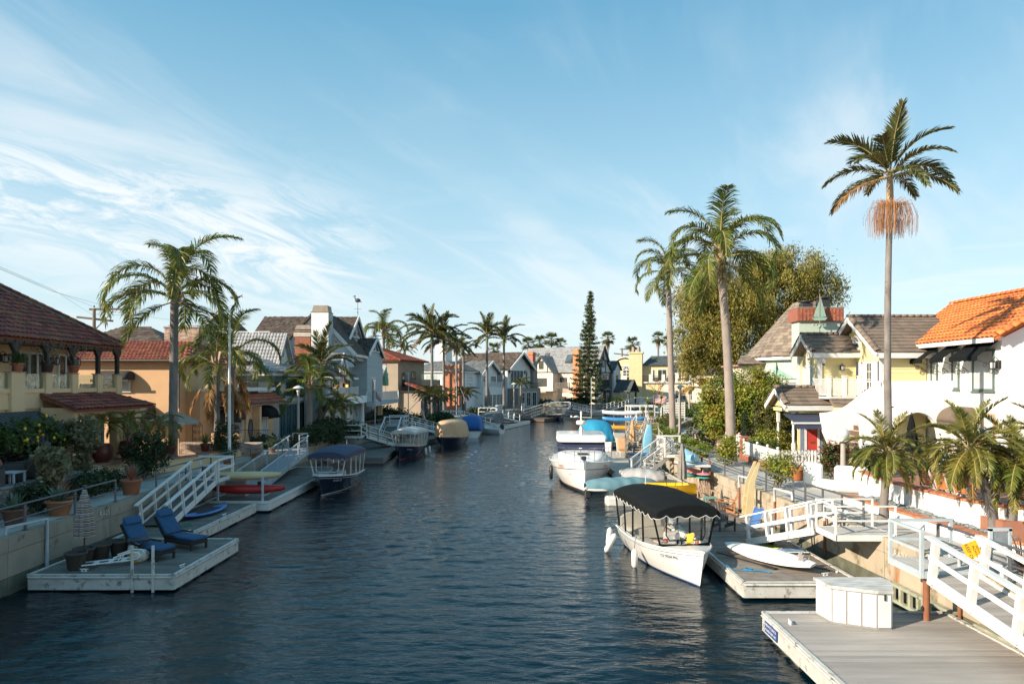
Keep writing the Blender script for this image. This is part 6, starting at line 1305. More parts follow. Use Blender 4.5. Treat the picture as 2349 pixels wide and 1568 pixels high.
def launch(label,loc,rz,L,B,hm,rows,can,trim,frame_m,reg=None,regm=None,val=.16,zc=1.82,zr=.5,deckm=None,x0=.1,x1=None,cat='electric boat',scal=True,rub=white,inter=beige):
 r=thing('canopy_boat',label,cat,loc,rz); sect,us=hull(r,L,B,.72,1.08,hm,rows,rub=rub); x1=x1 or L*.74
 ua=.03; deck(r,sect,.72,1.0,deckm or white,.0,'foredeck',.05)
 b=MB()  # side decks and floor
 for s in (-1,1):
  vs=[]
  for i in range(15):
   u=.0+.74*i/14; x,y,z=sect(u,1); vs+= [(x,s*y,z),(x,s*y*.86,z+.02)]
  b.add(vs,[(2*i,2*i+2,2*i+3,2*i+1) if s>0 else (2*i,2*i+1,2*i+3,2*i+2) for i in range(14)])
 b.build('side_deck',deckm or white,r); b=MB()
 for i in range(14):
  u,v=.02+.72*i/14,.02+.72*(i+1)/14; xa,ya,za=sect(u,1); xb,yb,zb=sect(v,1); b.face([(xa,-ya*.6,.25),(xb,-yb*.6,.25),(xb,yb*.6,.25),(xa,ya*.6,.25)])
  for s in (-1,1): b.face([(xa,s*ya*.86,za+.02),(xb,s*yb*.86,zb+.02),(xb,s*yb*.6,.25),(xa,s*ya*.6,.25)])
 b.build('cockpit',white,r)
 # seats: stern bench with round back, side bench, helm with wheel
 b=MB(); loft(b,[(.35,0,.6,.78,.45),(.4,0,.85,.80,.42),(.85,0,.85,.80,.42),(.95,0,.8,.77,.45)],12,0,4); 
 for i in range(11):
  t=i/10*2-1
  if i<10: t2=(i+1)/10*2-1; b.prism([(.3-.12*abs(t)*0,.9*t,.7),(.3,.9*t2,.7),(.3,.9*t2,1.12+.2*math.sqrt(max(0,1-t2*t2))),(.3,.9*t,1.12+.2*math.sqrt(max(0,1-t*t)))],(.14,0,0))
 b.build('bench_seat',inter,r); b=MB(); b.cbox((2.2,-.55,.5),(1.4,.42,.4),0,0,.05); b.cbox((1.9,.62,.5),(1.6,.36,.4),0,0,.05); b.build('side_bench',inter,r)
 b=MB(); b.cbox((2.5,.25,.62),(.30,.5,.75),0,0,.05); b.build('helm',white,r); b=MB(); b.tube([(2.32+.05*sin(a)*0,.25+.2*cos(a),1.02+.2*sin(a)) for a in [2*pi*i/16 for i in range(17)]],.02,6)
 for k in range(3): a=2*pi*k/3+.5; b.tube([(2.33,.25,1.02),(2.32,.25+.2*cos(a),1.02+.2*sin(a))],.01,5)
 b.build('steering_wheel',M('wood_rim',(.28,.10,.04),.35),r)
 # posts, clear curtains, canopy with scalloped valance
 def edge(t):
  # canopy outline: straight sides, bowed ends
  return None
 W_=B/2*.93; xs=[x0+(x1-x0)*i/4 for i in range(5)]
 def wy(x): u=max(0,min(1,x/L)); return min(W_,sect(u,1)[1]*.90)
 for s in (-1,1):
  for x in xs: MB().beam((x,s*wy(x),sect(x/L,1)[2]),(x,s*W_*.97,zc+.12),.05,.05,up=V((1,0,0))).build('canopy_post',frame_m,r)
  for a,c in zip(xs,xs[1:]):
   b=MB(); b.grid(lambda u,v:(a+(c-a)*u,s*((wy(a+(c-a)*u))*(1-v)+W_*.97*v+.03*sin(u*9+v*2)*v*(1-v)),sect((a+(c-a)*u)/L,1)[2]*(1-v)+(zc+.1)*v),5,3); b.build('clear_curtain',clear,r)
 for x in (x0,x1):
  b=MB(); w0=wy(x); b.grid(lambda u,v:(x+(.12 if x==x1 else -.03)*sin(pi*u),(2*u-1)*(w0*(1-v)+W_*.97*v),sect(x/L,1)[2]*(1-v)+(zc+.1)*v),8,3); b.build('clear_curtain',clear,r)
  if x==x1:
   b=MB(); pts=[(x+.03+.12*sin(pi*u),(2*u-1)*w0,sect(x/L,1)[2]+.04) for u in [i/10 for i in range(11)]]
   for p,q in zip(pts,pts[1:]): b.beam(p,q,.03,.12)
   z1=zc+.05; zb_=sect(x/L,1)[2]+.22
   b.tube([(x+.10,-w0*.8,z1),(x+.1,-w0*.8,zb_+.15),(x+.14,-w0*.68,zb_),(x+.15,0,zb_),(x+.14,w0*.68,zb_),(x+.1,w0*.8,zb_+.15),(x+.10,w0*.8,z1)],.022,5); b.build('curtain_hem',frame_m,r)
 xa,xb=x0-.18,x1+.28; nu=18
 def cn(u,v):
  s=2*v-1; x=xa+(xb-xa)*u; e=1-.10*max(0,abs(2*u-1)-.72)/.28; return (x,s*(W_+.10)*e,zc+.20+zr*.62*(1-abs(s)**2.4)*(1-.25*(2*u-1)**2)+.10*(1-(2*u-1)**2)-.028*abs(sin(pi*u*5))*(1-abs(s)**3))
 b=MB(); b.shell(cn,nu,14,.02); b.build('canopy',can,r)
 # valance all round
 loop=[cn(i/40,0) for i in range(41)]+[cn(1,i/18) for i in range(1,19)]+[cn(1-i/40,1) for i in range(1,41)]+[cn(0,1-i/18) for i in range(1,18)]; loop=[V(p) for p in loop]; n=len(loop); b=MB(); lo=[]; ln=0
 cen=V(((xa+xb)/2,0,0))
 for i,p in enumerate(loop):
  ln+= (p-loop[i-1]).length if i else 0; d=(p-cen); d.z=0; d.normalize(); q=p+d*.02; q.z=min(p.z,zc+.26)-val-(.11*abs(sin(ln*pi/.42))-.04 if scal else .02*sin(ln*9)); lo.append(q)
 vs=loop+lo+[p+V((0,0,0)) for p in loop]; b.add(loop+lo,[(i,(i+1)%n,n+(i+1)%n,n+i) for i in range(n)],0,True); b.add([p-(p-cen).normalized()*.012 for p in loop+lo],[(n+i,n+(i+1)%n,(i+1)%n,i) for i in range(n)],0,True); vl=b.build('valance',can,r)
 MB().tube(lo+[lo[0]],.010,5).build('valance_trim',trim,r)
 if reg:
  for s in (1,-1):
   u=.80; p,q=V(sect(.72,.80)),V(sect(.88,.80)); p.y*=s; q.y*=s; c=V(sect(.80,.80)); c.y*=s; lo_=V(sect(.80,.70)); lo_.y*=s; up=(c-lo_).normalized(); xx=(q-p).normalized()*(1 if s<0 else -1); n=xx.cross(up).normalized()
   text('registration',r,reg,.15,regm or darkm,frame(c+n*.015,xx,up),.001)
 MB().tube([(.5,.0,zc+zr*.6+.2),(.5,0,zc+zr*.6+.5)],.015,5).build('stern_light',white,r)
 return r,sect
blueline=M('blue_stripe',(.02,.06,.22),.4); gel=M('white_gelcoat',(.80,.79,.76),.25,(.74,.73,.70),1.5,coat=.3); navyg=M('navy_gelcoat',(.008,.014,.035),.18,(.006,.011,.03),2,coat=.5); bottom=M('dark_bottom_paint',(.02,.055,.06),.6); redl=M('red_stripe',(.5,.05,.03),.4)
def at_bow(bow,stern): d=V(bow)-V(stern); return V((stern[0],stern[1],0)),math.atan2(d.y,d.x),d.length
o,rz,L=at_bow((5.58,19.85),(4.85,25.6))
wb_,sect=launch('white launch CF 9334 PN with a black scalloped canopy',o,rz,L,2.25,[bottom,blueline,gel],[(0,.33,0),(.33,.36,1),(.36,.37,2),(.37,.385,1),(.385,.90,2),(.90,.915,1),(.915,1,2)],fabk,white,fabk,'CF 9334 PN',M('reg_black',(.03,.035,.06),.5))
b=MB()
for y in (-.16,-.04): b.lathe([(.02,0),(.025,.10),(.065,.17),(.07,.175)],(0,0,0),12); b=b
hm=MB()
for y in (-.30,-.17): 
 t=MB(); t.lathe([(.012,-.25),(.02,0),(.03,.08),(.075,.17)],(0,0,0),14,cap=False); hm._join(t,MX.Translation((4.42,y,1.12))@MX.Rotation(R(90),4,'Y'))
hm.build('horn',steel,wb_)
b=MB(); b.lathe([(.05,0),(.065,.10),(.065,.11)],(4.55,.30,1.06),12); b.build('planter_pot',terr,wb_)
b=MB(); b.tube([(4.6,.18,1.05),(4.6,.18,1.42)],.008,5); b.build('burgee_staff',steel,wb_); b=MB(); b.shell(lambda u,v:(4.6-.16*u+.02*sin(6*v),.18-.20*u*(1-v*.3)+.03*sin(v*7),1.42-.30*v-.1*u),6,6,.004); b.build('burgee',M('yellow_pennant',(.80,.52,.03),.7),wb_)
b=MB(); loft(b,[(2.1,.25,.1,.85,.55),(2.2,.25,.25,1.1,.45),(2.3,.25,.25,1.1,.45),(2.36,.25,.2,1.0,.5)],10); 
MB().cbox((3.2,-.45,.86),(.5,.3,.04),0,.3,.01).build('towel',M('towel_red_white',(.60,.30,.22),.9,(.75,.70,.62),14),wb_)
MB().ball((2.9,-.1,.78),.09,10,7).build('red_cap',M('red_cloth',(.55,.04,.03),.8),wb_); MB().lathe([(.06,0),(.06,.16)],(1.4,.85,.8),10).build('teal_tumbler',M('teal_plastic',(.03,.30,.33),.4),wb_)
def fender(label,p,tiltx=0,l=.55,group=None):
 r=thing('fender',label,'fender',p,0,group,rot=MX.Rotation(tiltx,4,'Y')); b=MB(); b.lathe([(.02,-l/2-.05),(.05,-l/2-.02),(.10,-l/2+.05),(.105,0),(.10,l/2-.05),(.05,l/2+.02),(.02,l/2+.05)],(0,0,0),14); b.build('body',M('fender_white',(.78,.76,.72),.4,stain=((.40,.42,.22),4,.66)),r); MB().tube([(0,0,l/2+.04),(.02,0,l/2+.3),(.10,0,l/2+.55)],.01,5).build('lanyard',darkm,r)
fender('upright white fender by the black canopied launch',V((4.02,22.4,.28))); fender('leaning white fender at the stern quarter of the white launch',V((3.50,24.3,.35)),R(28),.65); fender('rear white fender behind the leaning one',V((3.55,24.95,.42)),R(6),.6)
o,rz,L=at_bow((-10.25,36.3),(-10.05,42.1))
launch('dark navy launch with a navy scalloped canopy edged in red',o,rz,L,2.25,[bottom,white,navyg],[(0,.33,0),(.33,.37,1),(.37,.90,2),(.90,.915,1),(.915,1,2)],M('navy_canopy',(.035,.05,.095),.8,(.045,.06,.11),5),redl,M('white_frame',(.72,.71,.68),.4),'CF 6701 PZ',white,.17,rub=white,inter=M('dark_upholstery',(.05,.055,.07),.7))
o,rz,L=at_bow((-9.0,54.0),(-8.3,59.6))
launch('dark navy launch with a fringed cream canopy and gold lit seats',o,rz,L,2.2,[redl,navyg],[(0,.36,0),(.36,1,1)],M('cream_canvas',(.60,.56,.50),.85,(.52,.48,.43),5),M('cream_fringe',(.62,.58,.52),.9),M('white_frame',(.72,.71,.68),.4),'CF 8820 PN',white,.12,scal=False,rub=M('teak_rail',(.30,.2,.1),.5))
fender('white fender at the stern of the cream canopied launch',V((-7.25,57.4,.35))); fender('second white fender at the stern of the cream canopied launch',V((-7.05,58.3,.40)))
def covered(label,loc,rz,L,B,hm,rows,cov,ztop,rub=white,low=.0,fold=.05,sag=0,x0=-.15,x1=None,peak=.5,skirt=.12,cat='covered boat',noseh=.0):
 # a boat under a draped tarpaulin: cover hangs from a rounded crown over the sheer, with folds
 r=thing('covered_boat',label,cat,loc,rz); sect,us=hull(r,L,B,.78,1.12,hm,rows,rub=rub); x1=x1 or L*1.0
 def fn(u,v):
  x=x0+(x1-x0)*u; uu=max(0.0,min(1,x/L)); X,Y,Z=sect(min(uu,.999),1); Y=max(Y,.05); s=2*v-1; t=abs(s); e=max(0,1-abs(2*u-1)**(6 if peak>.4 else 3.0)); 
  top=Z+.05+(ztop-Z)*(min(1,(e*1.05))**.6)*(1 if u<.75 else 1-noseh*((u-.75)/.25))
  if t<.62: q=t/.62; y=Y*.80*q; z=top-.16*q**3*(top-Z)
  else: q=(t-.62)/.38; y=Y*(.80+.25*q**.7); z=(top-.16*(top-Z))*(1-q)+(Z-skirt)*q
  f=fold*sin(u*31+4*s+1.3*sin(u*11))*min(1,max(0,(t-.3)/.4))*(.6+.4*sin(u*7+s*3)); f2=fold*.7*sin(v*26+u*5)*max(0,(abs(2*u-1)-.7)/.3)
  return V((x+f2*.6,(y+f)*(1 if s>0 else -1),z+sag*sin(u*9)*(1-t)))
 b=MB(); b.shell(fn,56,36,.012); b.build('cover',cov,r); return r
tanc=M('tan_tarpaulin',(.66,.41,.235),.85,(.60,.365,.205),3,bump=.15,bscale=12)
o,rz,L=at_bow((-6.6,63.6),(-5.55,70.2)); covered('dark hulled launch under a tan draped tarpaulin',o,rz,L,2.75,[navyg,navyg],[(0,1,0)],tanc,2.45,fold=.075)
o,rz,L=at_bow((-4.6,82.5),(-4.55,75.6)); covered('white boat under a bright blue box cover beside the tan one',o,rz,L,2.6,[gel],[(0,1,0)],M('bright_blue_cover',(.015,.11,.34),.7,(.012,.09,.29),3),2.35,fold=.055,skirt=-.0)
o,rz,L=at_bow((-1.8,91.5),(-3.2,86.5)); covered('boat under a dark grey tarpaulin beside the far gangway',V((o.x,o.y,.35)),rz,L,2.7,[gel],[(0,1,0)],M('grey_tarpaulin',(.16,.165,.17),.85,(.13,.135,.14),3),2.0,fold=.09)
def skiff():
 o,rz,L=at_bow((-4.2,84.0),(-1.2,82.0)); r=thing('skiff','small white open skiff with a dark outboard motor','skiff',o,rz); sect,us=hull(r,L,1.5,.55,.75,[gel],[(0,1,0)],.2,.9)
 deck(r,sect,.0,1.0,beige,-.12,'floor',.0); b=MB(); loft(b,[(-.25,0,.12,1.05,.55),(-.15,0,.2,1.2,.5),(.1,0,.2,1.2,.6),(.2,0,.14,1.05,.7)],12); b.build('outboard',M('motor_dark',(.03,.035,.045),.3),r); b=MB(); b.tube([(.3,-.5,.55),(.3,-.5,1.0),(.9,-.55,1.0),(1.4,-.55,.6)],.015,5); b.tube([(.3,.5,.55),(.3,.5,1.0),(.9,.55,1.0),(1.4,.55,.6)],.015,5); b.build('grab_rail',steel,r); MB().cbox((.6,0,.75),(.35,.8,.5),0,0,.05).build('console',white,r)
skiff()
o,rz,L=at_bow((8.0,110.5),(6.6,118.0)); launch('dark hulled launch with a tan fringed canopy on the far bend',o,rz,L,2.9,[bottom,navyg],[(0,.3,0),(.3,1,1)],M('tan_canopy',(.42,.34,.24),.8),M('tan_canopy',(.42,.34,.24),.8),M('tan_frame',(.50,.40,.26),.6),None,None,.14,2.2,.5,scal=False)
def bowrider(label,loc,rz,L,B,hm,rows,cov=None,top=None,zs=(.9,1.2),rub=white):
 r=thing('motor_boat',label,'motor boat',loc,rz); sect,us=hull(r,L,B,zs[0],zs[1],hm,rows,rub=rub,flare=.4); deck(r,sect,.0,1.0,white,.01,'deck',.10,20)
 if cov:
  b=MB(); b.shell(lambda u,v:(L*(.12+.5*u),(2*v-1)*B*.43,zs[0]+.12+.35*sin(pi*v)**.5*(.5+.5*sin(pi*min(1,u*1.2)))),14,10,.02); b.build('tonneau_cover',cov,r)
  b=MB()
  for x in (L*.34,L*.44): b.tube([(x,-B*.42,1.0),(x-.1,-B*.40,2.0),(x-.1,B*.40,2.0),(x,B*.42,1.0)],.025,5)
  b.build('bimini_frame',steel,r); b=MB(); b.shell(lambda u,v:(L*.30+.9*u,(2*v-1)*B*.42,2.0+.10*sin(pi*u)+.08*sin(pi*v)),6,6,.03); b.build('bimini_boot',fabk,r)
 return r,sect
bowrider('white bowrider with a navy cover and dark bimini in front of the seawall',V((17.2,130.5,0)),R(198),8.3,3.0,[bottom,gel,navyg],[(0,.3,0),(.3,.62,1),(.62,.67,2),(.67,1,1)],M('navy_canvas',(.045,.055,.10),.8))
r,sect=bowrider('teal hulled fishing boat with a white hardtop on the far dock',V((25.0,147.0,0)),R(-35),8.0,3.1,[white,M('teal_hull',(.09,.22,.27),.35)],[(0,.34,0),(.34,1,1)])
b=MB(); b.cbox((3.6,0,3.05),(3.2,2.6,.18),0,0,.06); b.build('hardtop',white,r); b=MB()
for x in (2.4,4.8):
 for y in (-1.1,1.1): b.tube([(x,y,1.0),(x+.05,y,3.0)],.04,6)
b.build('hardtop_leg',white,r); MB().cbox((3.4,0,1.6),(1.2,1.2,1.3),0,0,.08).build('console',white,r); b=MB()
for x in (.7,2.3): b.cbox((x,0,1.2),(.7,1.6,.4),0,0,.06)
b.build('seat',M('coral_cushion',(.62,.26,.22),.7),r)
b=MB(); st=[(-.5+3.2*i/10,0,.55*sin(pi*min(1,.15+i/10*.85))**.5+.02,.62,.25) for i in range(11)]; loft(b,st,12); r=thing('inflatable_dinghy','grey inflatable dinghy resting on the far dock beyond the teal boat','dinghy',(36.5,151,.3),R(-10)); b.build('tube',M('inflatable_grey',(.60,.60,.58),.5),r)
def cruiser():
 o,rz,L=at_bow((3.95,36.9),(4.5,46.0)); r=thing('motor_cruiser','white cabin cruiser with navy windscreen cover and radar mast','motor boat',o,rz); B=3.85
 sect,us=hull(r,L,B,1.28,1.70,[bottom,redl,gel,black],[(0,.36,0),(.36,.385,1),(.385,.80,2),(.80,.82,3),(.82,1,2)],.5,.92,.4,.75); deck(r,sect,0,1,white,.0,'deck',.08,20)
 # foredeck trunk, cabin, navy canvas, hardtop
 b=MB(); loft(b,[(7.2,0,.5,1.62,1.2),(7.0,0,.95,1.78,1.2),(5.6,0,1.42,1.98,1.2),(4.3,0,1.5,2.02,1.2)],20,0,4); b.build('cabin_trunk',gel,r); MB().cbox((6.2,.0,1.93),(.5,.62,.06),0,0,.02).build('deck_hatch',black,r)
 b=MB(); b.prism([(4.95,-1.42,1.62),(4.95,1.42,1.62),(4.45,1.40,2.52),(4.45,-1.40,2.52)],(-.1,0,0))
 for s in (-1,1): b.prism([(4.85,s*1.43,1.62),(1.2,s*1.47,1.62),(1.2,s*1.44,2.52),(4.4,s*1.41,2.52)],(0,-s*.05,0))
 b.build('canvas_cover',M('navy_canvas_cover',(.016,.022,.06),.75,(.02,.027,.07),4),r)
 b=MB(); loft(b,[(4.75,0,1.40,2.62,2.48),(4.6,0,1.5,2.80,2.48),(4.2,0,1.53,2.86,2.48),(1.0,0,1.53,2.92,2.48),(.7,0,1.4,2.8,2.5)],24,0,7); b.build('hardtop',gel,r)
 MB().cbox((4.98,.15,1.74),(.02,.16,.16)).build('emblem_patch',white,r)
 b=MB(); P=[V(sect(u,1)) for u in (.45,.6,.72,.83,.92,.97)]
 up=.82; A_=[V((p.x,-p.y*.95,p.z)) for p in P]; C_=[V((p.x,p.y*.95,p.z)) for p in reversed(P)]
 allp=A_+C_; b.tube([p+ZU*up for p in allp],.02,6); b.tube([A_[0],A_[0]+ZU*up],.018,5); b.tube([C_[-1],C_[-1]+ZU*up],.018,5)
 for p in allp: b.tube([p,p+ZU*up],.016,5)
 b.build('pulpit_rail',steel,r)
 b=MB(); b.lathe([(.10,0),(.08,.6),(.06,.65)],(3.9,0,2.88),10); b.build('radar_mast',white,r); b=MB(); b.lathe([(.12,.0),(.30,.03),(.31,.2),(.25,.27),(.0,.29)],(3.95,0,3.48),20); b.build('radar_dome',white,r)
 b=MB(); b.tube([(3.9,-.65,3.95),(3.9,.6,3.92)],.02,5); b.lathe([(.05,0),(.055,.55),(.0,.58)],(3.9,0,3.75),8); b.lathe([(.14,0),(.15,.04),(.0,.06)],(3.9,-.28,3.98),12); b.lathe([(.06,0),(.06,.1)],(3.9,-.6,3.95),10); b.tube([(3.9,.62,3.9),(3.9,.62,6.4)],.014,5); b.build('antenna',white,r)
 b=MB(); b.ball((3.75,.1,3.2),.15,10,8,0,(.16,.08,.16)); b.build('search_light',steel,r)
 b=MB(); b.cbox((L-.15,0,1.78),(.4,.2,.12)); b.cbox((L+.05,0,1.55),(.08,.14,.4)); b.build('anchor_roller',galv,r); MB().cbox((L-.35,-.05,1.95),(.2,.28,.22),0,0,.05).build('windlass_cover',M('navy_canvas_cover',(.016,.022,.06),.75),r)
 for s in (-1,1):
  c=V(sect(.78,.9)); c.y*=s; p,q=V(sect(.7,.9)),V(sect(.86,.9)); xx=V((q.x-p.x,(q.y-p.y)*s,q.z-p.z)).normalized()*(1 if s<0 else -1); text('boat_name',r,'Jenny',.30,M('rose_script',(.45,.16,.14),.5),frame(c+xx.cross(ZU)*.03,xx,ZU),.001)
 for s in (-1,1):
  c=V(sect(.86,.68)); c.y*=s; MB().cbox(c,(.22,.06,.05),0,.5*s).build('hawse',steel,r)
 r2=thing('tyre_fender','black fender hanging at the left side of the white cruiser','fender',(2.33,40.6,.75)); b=MB(); b.lathe([(.02,-.42),(.1,-.38),(.12,0),(.1,.38),(.02,.42)],(0,0,0),12); b.build('body',black,r2)
cruiser()
o,rz,L=at_bow((8.3,57.0),(6.8,63.5)); covered('white boat with a turquoise canvas tent behind the cruiser',o,rz,L,2.5,[gel],[(0,1,0)],M('turquoise_canvas',(.015,.26,.44),.75,(.012,.22,.38),3),2.75,fold=.04,x0=.5,x1=L*.78,skirt=-.12,peak=.3)
def dinghy_cover(label,loc,rz,L,w,h,mat,dip=.0):
 r=thing('covered_dinghy',label,'dinghy',loc,rz); b=MB()
 def fn(u,v):
  a=pi*v; e=(sin(pi*(.04+.92*u)))**.42; hh=h*(.75+.25*e)*(1-dip*sin(pi*u)); y=-cos(a)*w/2*e*(1+.04*sin(u*23+v*5)); z=hh*(sin(a)**.55)*e+.02*sin(u*31+v*9)*sin(a)+.12*h*(2*u-1)**2; return V((-L/2+u*L,y+.015*sin(u*41),z))
 b.shell(fn,44,22,.012); b.build('cover',mat,r); b=MB(); loft(b,[(-L*.48,0,w*.3,.16,.0),(-L*.4,0,w*.46,.18,-.04),(L*.2,0,w*.46,.18,-.04),(L*.46,0,w*.16,.22,.05)],12); b.build('hull',M('inflatable_grey',(.60,.60,.58),.5),r); return r
r=dinghy_cover('inflatable dinghy under a teal blue cover beside the cruiser bow',V((5.55,34.8,.62)),R(8),3.75,1.35,.80,M('dusty_teal_canvas',(.13,.255,.30),.85,(.11,.22,.265),3),.22)
b=MB(); b.cbox((-1.75,.0,-.18),(.3,.25,.45),0,0,.05); b.lathe([(.02,-.06),(.11,0),(.02,.06)],(-1.75,0,-.48),8); b.build('outboard',darkm,r)
dinghy_cover('dinghy under a pale grey cover lying on the dock',V((7.2,38.6,.55)),R(-25),3.0,1.6,.72,M('pale_grey_tarpaulin',(.42,.41,.40),.85,(.34,.335,.33),2.5),.05)
b=MB(); b.cbox((0,0,.15),(1.6,1.0,.5),0,0,.08); r=thing('drive_on_float','pale floating ramp under the teal dinghy','float',(5.5,34.2,0)); b.build('body',rusty,r)
r=thing('yellow_dinghy','small bright yellow sailing dinghy on the weathered dock','dinghy',(7.7,33.3,.52),R(-14)); yel=M('yellow_gelcoat',(.85,.48,.01),.35,(.80,.44,.01),2)
b=MB(); N=14
def yd(u,h): w=.62*(1-max(0,(u-.5)/.5)**2.2)*(.82+.18*min(1,u/.4)); return V((-1.3+2.6*u,w*(h**.4),.08+.48*h+.10*u*u))
for s in (-1,1): b.grid(lambda u,v:(lambda p:(p.x,s*p.y,p.z))(yd(u,max(.001,v))),N,6); b.grid(lambda u,v:(lambda p:(p.x*.96,s*p.y*.86,p.z-.0 if v>.95 else p.z+.06))(yd(u,max(.001,v))),N,6); b.grid(lambda u,v:(lambda p:(p.x*(1-.04*v),s*p.y*(1-.14*v),p.z+.012))(yd(u,1)),N,1)
b.face([(-1.3,yd(0,h).y*s,yd(0,h).z) for s,hs in ((1,(.001,.3,1)),(-1,(1,.3))) for h in hs]); b.build('hull',yel,r); MB().tube([(-.1,0,.3),(-.25,.02,1.15),(-.55,.05,1.4)],.018,6).build('tiller_hoop',black,r); text('registration',r,'CF 4818 SE',.12,darkm,frame((-1.31,0,.38),(0,-1,0),ZU),.001)
text('registration',r,'CF 4818 SE',.13,darkm,frame((.1,-.635,.48),(1,0,0),ZU),.001)
# ---------------- boards and kayaks
r=thing('surfboard','large white surfboard fin side up across the weathered dock','surfboard',(7.85,21.05,.74),R(-52),rot=MX.Rotation(R(-60),4,'Z')@MX.Rotation(R(13),4,'X')); bd=board_mb(3.3,.92,.12,.05); bd.build('board',M('white_board',(.76,.75,.73),.3,(.68,.67,.65),1.5),r)
for y,x in ((0,1.12),(.18,.95)): b=MB(); b.prism([(x,y,.09),(x+.22,y,.09),(x+.20,y,.20),(x+.28,y,.33),(x+.12,y,.25)],(0,.02,0)); b.build('fin',M('grey_fin',(.30,.28,.26),.4),r)
r=thing('surfboard','shorter white surfboard half hidden under the large one','surfboard',(8.45,21.3,.60),0,rot=MX.Rotation(R(-72),4,'Z')); board_mb(2.5,.62,.1,.04).build('board',M('white_board',(.76,.75,.73),.3),r); b=MB(); b.prism([(.9,0,.06),(1.1,0,.06),(1.16,0,.30),(1.02,0,.2)],(0,.02,0)); b.build('fin',M('grey_fin',(.30,.28,.26),.4),r)
r=thing('paddle_board','blue paddle board with a black deck pad on the narrow left dock','paddle board',(-12.9,28.75,.62),R(80)); board_mb(2.7,.86,.15,.06).build('board',M('blue_board',(.05,.16,.42),.35,(.06,.19,.46),2),r); b=MB(); st=[]
for i in range(12): u=i/11; st.append((-.95+1.9*u,0,.33*sin(pi*(.12+.76*u))**.5,.085,.078))
loft(b,st,14,0,3); b.build('deck_pad',M('black_foam',(.03,.035,.04),.9),r)
def rack(label,loc,rz,arms,posts,mat):
 r=thing('kayak_rack',label,'rack',loc,rz)
 for p,h in posts: MB().cbox((p[0],p[1],h/2),(.09,.09,h),0,0,.01).build('post',mat,r)
 for (p,q) in arms: MB().beam(p,q,.06,.06).build('arm',mat,r)
 return r
rack('grey steel kayak rack on the third left dock',(-12.75,32.15,.2),0,[((-1.05,-.05,1.20),(-1.05,.9,1.20)),((1.05,-.05,1.20),(1.05,.9,1.20)),((-1.05,-.05,.55),(-1.05,.9,.55)),((1.05,-.05,.55),(1.05,.9,.55))],[((-1.05,-.12),1.45),((1.05,-.12),1.45)],gpaint)
r=thing('kayak','cream upturned kayak on the top of the left rack','kayak',(-12.75,32.6,1.62),R(2)); kayak_mb(3.4,.74,.40,True).build('hull',M('cream_plastic',(.62,.50,.28),.45,(.55,.43,.23),1.5),r)
r=thing('kayak','red upturned kayak on the lower arm of the left rack','kayak',(-12.6,32.6,.98),R(2)); kayak_mb(3.5,.82,.44,True).build('hull',M('red_plastic',(.42,.022,.02),.4,(.36,.018,.016),1.5),r); text('logo',r,'Hobie',.14,white,frame((.0,-.415,.0),(1,0,0),ZU),.001) if False else None
MB().cbox((.5,.1,.26),(.16,.12,.2)).build('pedal_well',black,r)
woodp=M('brown_post',(.19,.085,.045),.8,rv=.15)
rack('brown timber board rack with white shelf against the right seawall',(9.0,34.0,.5),0,[((-.85,-.5,1.42),(.65,-.5,1.42)),((-.85,.8,1.42),(.65,.8,1.42)),((-.7,-.5,.95),(.65,-.5,.95)),((-.7,.8,.95),(.65,.8,.95))],[((.68,-.6),1.75),((.70,.9),1.85),((.2,-.62),1.0)],woodp)
b=MB(); b.cbox((0,0,0),(1.3,2.0,.10),0,0,.02); solo('rack_shelf',b,white,'white shelf board under the pale blue kayak','shelf',(9.0,34.1,2.0))
r=thing('kayak','pale blue kayak on the right bank rack','kayak',(9.02,34.6,2.28),R(84)); kayak_mb(2.9,.84,.42).build('hull',M('pale_blue_plastic',(.14,.46,.68),.4,(.42,.64,.74),.9),r); b=MB(); b.prism([(-.9,0,.2),(-.6,0,.2),(-.95,0,.46)],(0,.02,0)); b.build('skeg',M('grey_fin',(.30,.28,.26),.4),r)
r=thing('surfboard','pink surfboard lying on the right bank rack','surfboard',(9.2,33.9,1.62),R(95)); board_mb(2.9,.9,.10,.05).build('board',M('pink_board',(.72,.27,.29),.4,(.68,.25,.27),2),r); b=MB(); b.prism([(-1.1,.1,.06),(-.9,.1,.06),(-1.05,.1,.26)],(0,.015,0)); b.build('fin',M('pink_board',(.72,.27,.29),.4),r)
r=thing('surfboard','turquoise surfboard under the pink one','surfboard',(9.12,33.9,1.46),R(97)); board_mb(2.9,.9,.09,.05).build('board',M('turquoise_board',(.05,.42,.36),.4),r)
# ---------------- furniture on the docks
def adirondack(label,loc,rz,mat,curved=True):
 r=thing('adirondack_chair',label,'chair',loc,rz); n=6
 for i in range(n):
  t=(i-(n-1)/2)/((n-1)/2); x0=t*.20; x1=t*.30; top=.98-.10*t*t; b=MB(); b.beam((x0,.18,.30),(x1,.50,top),.072,.02,up=V((0,1,0))); b.build('back_slat',mat,r)
 for i in range(6): MB().cbox((0,-.28+i*.095,.36-.012*i),(.52,.08,.022),0,0,.005).build('seat_slat',mat,r)
 for s in (-1,1):
  MB().cbox((s*.34,-.08,.56),(.13,.72,.028),0,0,.01).build('arm',mat,r); MB().cbox((s*.30,-.32,.28),(.035,.11,.56),0,0,.005).build('leg',mat,r); MB().beam((s*.28,-.30,.30),(s*.28,.42,.03),.03,.12).build('leg',mat,r); MB().cbox((s*.33,.30,.33),(.04,.08,.46)).build('leg',mat,r)
 MB().beam((-.26,.36,.64),(.26,.36,.64),.03,.06).build('back_rail',mat,r); return r
